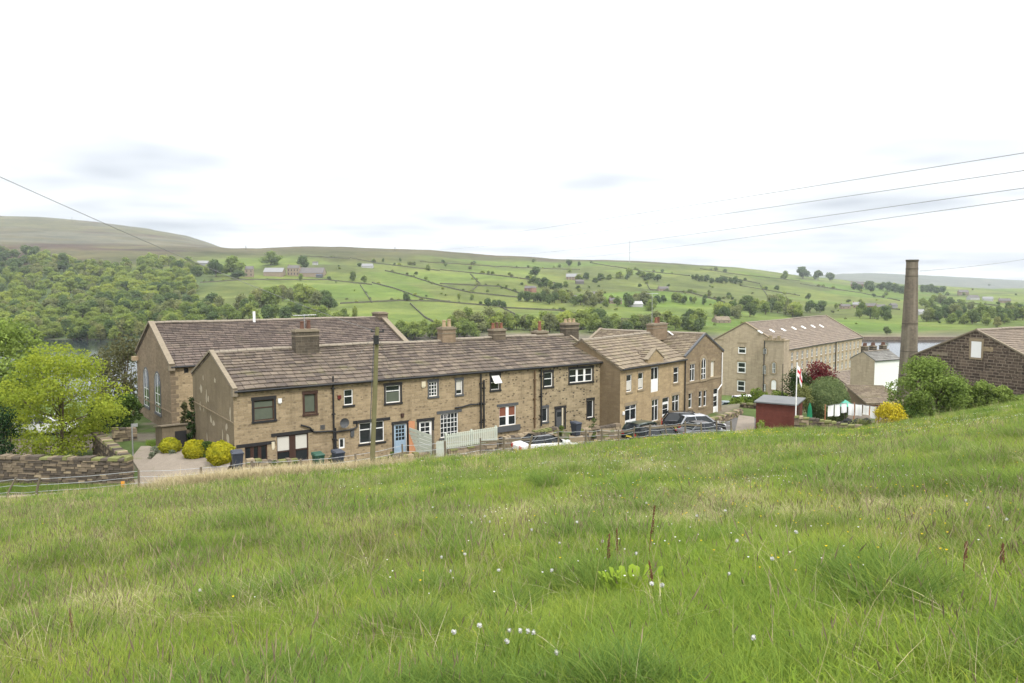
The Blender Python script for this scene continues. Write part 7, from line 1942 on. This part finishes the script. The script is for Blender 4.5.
for px, py in ((513, 640), (507, 632), (521, 634), (518, 645), (537, 640), (489, 632), (460, 640), (661, 595), (670, 597), (548, 668), (206, 592), (436, 510), (470, 508), (484, 516), (489, 522), (620, 498), (648, 505), (577, 525), (530, 535), (553, 548), (605, 545), (555, 573), (637, 560), (462, 556), (440, 560), (452, 574), (500, 572), (468, 528), (700, 520), (725, 512), (690, 470), (668, 455), (655, 462), (676, 470), (640, 470), (745, 640), (775, 560), (800, 540), (990, 512), (1002, 520), (965, 500), (740, 546), (725, 575)):
    q = on_f = None
    r_ = ray(px, py); Ys_ = np.arange(4, 60, .05); zz_ = h(Ys_ * (r_.x / r_.y), Ys_); hit = np.nonzero(zz_ + .24 >= Ys_ * (r_.z / r_.y))[0]
    Yh = float(Ys_[hit[0]]) if len(hit) else 30.0
    stem_obj("dandelion_clock", "white fluffy dandelion clock standing in the green meadow grass", DC, px, py, Yh, hr2.uniform(.22, .3), "clock")
# bright clump of broad leaves by the docks
pc_ = at(632, 640, 6.9); lb = []
rngl = np.random.default_rng(3); V, Fc, T_ = [], [], []
for k in range(46):
    a = rngl.random() * 6.28; r0 = rngl.random() ** .6 * .28; ln = .06 + .10 * rngl.random(); b = len(V); bx, by = r0 * math.cos(a), r0 * math.sin(a); w_ = ln * .26; s_ = (-math.sin(a), math.cos(a))
    for f, ww in ((0, .15), (.35, .9), (.7, .8), (1, .05)):
        off = ln * .55 * f; z = .05 + ln * 1.0 * math.sin(f * 1.7)
        V += [(bx + math.cos(a) * off - s_[0] * w_ * ww, by + math.sin(a) * off - s_[1] * w_ * ww, z), (bx + math.cos(a) * off + s_[0] * w_ * ww, by + math.sin(a) * off + s_[1] * w_ * ww, z)]; T_ += [.5 + .2 * rngl.random()] * 2
    for q in range(3): Fc.append((b + 2 * q, b + 2 * q + 1, b + 2 * q + 3, b + 2 * q + 2))
me = np_mesh("broadleaf_plant", np.array(V), np.array(Fc), LM, False, {"tint": ("FLOAT", np.array(T_))}); o = bpy.data.objects.new("broadleaf_plant", me); COL.objects.link(o); o.location = (pc_.x, pc_.y, hh(pc_.x, pc_.y)); tag(o, "bright yellow-green clump of broad dock leaves in the meadow", "plant")
# small flowers: buttercups, daisies
def flower_mesh(nm, mat, r_, hgt):
    mb = MB(); mb.tube([(0, 0, 0), (.01, 0, hgt)], [.002, .0015], 4, 0)
    for k in range(6):
        a0, a1 = 2 * PI * k / 6, 2 * PI * (k + 1) / 6; mb.face([(.01, 0, hgt), (.01 + r_ * math.cos(a0), r_ * math.sin(a0), hgt + r_ * .5), (.01 + r_ * 1.05 * math.cos((a0 + a1) / 2), r_ * 1.05 * math.sin((a0 + a1) / 2), hgt + r_ * .55), (.01 + r_ * math.cos(a1), r_ * math.sin(a1), hgt + r_ * .5)], None, 1)
    o = mb.build(nm, [LM, M[mat]]); me = o.data; bpy.data.objects.remove(o); return me
fm = [flower_mesh("buttercup", "buttercup", .022, .27), flower_mesh("daisy", "daisy", .020, .25)]
X, Y, u = scatter_band(16000, 6, 56); dn = drift(X, Y, .18, 41); keep = (mr.random(len(X)) < sstep(.46, .64, dn) * np.interp(u, [-.6, -.1, .15], [.06, .25, .8])); X, Y = X[keep], Y[keep]; m = len(X)
fi = np.where(drift(X, Y, .3, 51) + mr.normal(0, .1, m) > .52, 1, 0); s_ = np.interp(Y, [8, 25, 55], [.36, .62, 1.05]) * (.7 + .6 * mr.random(m))
gn_scatter("meadow_flowers", np.stack([X, Y, h(X, Y)], 1), fi, np.stack([0 * X, 0 * X, mr.uniform(0, 6.28, m)], 1), np.stack([s_, s_, np.full(m, 1.05)], 1), fm)
# the pale dry fringe of last year's grass along the fence
dx_, dy_ = [], []
for _ in range(2600):
    px_ = mr.triangular(140, 270, 400); Yv = float(bound_Y((px_ - 512) / F_PX)) + .9 - 3.6 * mr.random() ** 1.5; dx_.append((px_ - 512) / F_PX * Yv); dy_.append(Yv)
dx_, dy_ = np.array(dx_), np.array(dy_); m = len(dx_)
gn_scatter("dry_grass", np.stack([dx_, dy_, h(dx_, dy_)], 1), mr.integers(8, 11, m), np.stack([mr.normal(0, .15, m), mr.normal(0, .15, m), mr.uniform(0, 6.28, m)], 1), np.stack([np.full(m, 2.1)] * 2 + [mr.uniform(.7, 1.25, m)], 1), far_p)
# verge grass under the drystone wall and round the yard edges
vx, vy = [], []
for _ in range(1500):
    f = mr.random(); a_, b_ = on_level(-60, 490, TZ), on_level(128, 490.5, TZ); p = a_.lerp(b_, f); vx.append(p.x); vy.append(p.y + mr.uniform(-.55, .75))
for _ in range(900):
    px_ = mr.uniform(150, 236); p = on_level(px_, np.interp(px_, [150, 185, 215, 236], [445, 455, 462, 470]) + mr.uniform(-3, 0), TZ); vx.append(p.x); vy.append(p.y)
for _ in range(1400):
    px_ = mr.uniform(236, 345); Yv = float(bound_Y((px_ - 512) / F_PX)) + mr.uniform(1.2, 5.0); vx.append((px_ - 512) / F_PX * Yv); vy.append(Yv)
for _ in range(5200):
    u_ = mr.uniform(.40, .72); Yv = float(bound_Y(u_)) + mr.uniform(.5, 9.0); vx.append(u_ * Yv); vy.append(Yv)
vx, vy = np.array(vx), np.array(vy); m = len(vx)
gn_scatter("verge_grass", np.stack([vx, vy, h(vx, vy)], 1), mr.integers(0, 8, m), np.stack([0 * vx, 0 * vx, mr.uniform(0, 6.28, m)], 1), np.stack([np.full(m, 1.0)] * 2 + [mr.uniform(.7, 1.5, m)], 1), far_p)
# ------------------------------------------------------------------ camera, light, air
cam = bpy.data.cameras.new("camera")
cam.sensor_width = 36; cam.lens = F_PX * 36 / 1024
cam.clip_start = .1; cam.clip_end = 20000
co = bpy.data.objects.new("camera", cam); COL.objects.link(co)
co.rotation_euler = (PI / 2 - TH, 0, 0)
SC.camera = co

SUN_EL, SUN_AZ = math.radians(50), math.radians(150)      # azimuth from +Y towards +X: behind the viewer, to the right
w = bpy.data.worlds.new("World"); SC.world = w; w.use_nodes = True
nt = w.node_tree; nt.nodes.clear()
def N(typ, **k):
    q = nt.nodes.new(typ)
    for a, b in k.items(): setattr(q, a, b)
    return q
L = nt.links.new
sky = N("ShaderNodeTexSky", sky_type="NISHITA", sun_disc=False, sun_elevation=SUN_EL, sun_rotation=SUN_AZ)
tc = N("ShaderNodeTexCoord")
sep = N("ShaderNodeSeparateXYZ"); L(tc.outputs["Generated"], sep.inputs[0])
def math_(op, a, b=None, clamp=False):
    q = N("ShaderNodeMath", operation=op, use_clamp=clamp)
    for i, x in enumerate((a, b)):
        if x is None: continue
        if hasattr(x, "is_linked"): L(x, q.inputs[i])
        else: q.inputs[i].default_value = x
    return q.outputs[0]
zc = math_("MAXIMUM", sep.outputs["Z"], 0.0)
zd = math_("ADD", zc, 0.09)
cv = N("ShaderNodeCombineXYZ")
L(math_("DIVIDE", sep.outputs["X"], zd), cv.inputs[0]); L(math_("DIVIDE", sep.outputs["Y"], zd), cv.inputs[1])
nz = N("ShaderNodeTexNoise"); nz.inputs["Scale"].default_value = 0.62; nz.inputs["Detail"].default_value = 3; nz.inputs["Roughness"].default_value = .5
L(cv.outputs[0], nz.inputs["Vector"])
rp = N("ShaderNodeValToRGB"); L(nz.outputs["Fac"], rp.inputs[0])
rp.color_ramp.elements[0].position = .42; rp.color_ramp.elements[0].color = (1, 1, 1, 1)
rp.color_ramp.elements[1].position = .70; rp.color_ramp.elements[1].color = (0.40, 0.43, 0.475, 1)
# overcast luminance: three times brighter overhead than at the horizon
lum = math_("MULTIPLY", math_("ADD", math_("MULTIPLY", zc, 2.3), 1.0), CLOUD_LUM)
mx = N("ShaderNodeMix", data_type="RGBA", blend_type="MULTIPLY"); mx.inputs[0].default_value = 1
cl = N("ShaderNodeCombineColor")
for i in range(3): L(lum, cl.inputs[i])
L(cl.outputs[0], mx.inputs[6]); L(rp.outputs[0], mx.inputs[7])
mz = N("ShaderNodeMix", data_type="RGBA"); mz.inputs[0].default_value = .93
L(sky.outputs[0], mz.inputs[6]); L(mx.outputs[2], mz.inputs[7])
bg = N("ShaderNodeBackground"); bg.inputs[1].default_value = .1
L(mz.outputs[2], bg.inputs[0])
wo = N("ShaderNodeOutputWorld"); L(bg.outputs[0], wo.inputs[0])

sl = bpy.data.lights.new("sun", "SUN"); sl.energy = SUN_E; sl.angle = math.radians(12); sl.color = (1, .96, .9)
so = bpy.data.objects.new("sun", sl); COL.objects.link(so)
so.rotation_euler = (PI / 2 - SUN_EL, 0, PI - SUN_AZ)
so.location = (0, 0, 60)

if HAZE > 0:
    hb = MB(); hb.box(-9200, 9200, -60, 8400, WATER - 8, 430)
    t = NT("air"); t.t.nodes.remove([q for q in t.t.nodes if q.type == "BSDF_PRINCIPLED"][0]) if any(q.type == "BSDF_PRINCIPLED" for q in t.t.nodes) else None
    pv = t.n("ShaderNodeVolumePrincipled")
    pv.inputs["Color"].default_value = (.86, .93, 1.0, 1); pv.inputs["Density"].default_value = HAZE; pv.inputs["Anisotropy"].default_value = .2
    t.l(pv.outputs[0], t.out.inputs["Volume"])
    tag(hb.build("haze", t.m), kind="stuff")

SC.view_settings.view_transform = "Standard"
SC.view_settings.look = "None"
SC.view_settings.exposure = EXPOSURE
SC.view_settings.gamma = 1
cy = SC.cycles
cy.max_bounces = 5; cy.diffuse_bounces = 2; cy.glossy_bounces = 2; cy.transmission_bounces = 3; cy.transparent_max_bounces = 8; cy.volume_bounces = 0
cy.use_denoising = True
cy.caustics_reflective = False; cy.caustics_refractive = False
SC.render.use_persistent_data = False
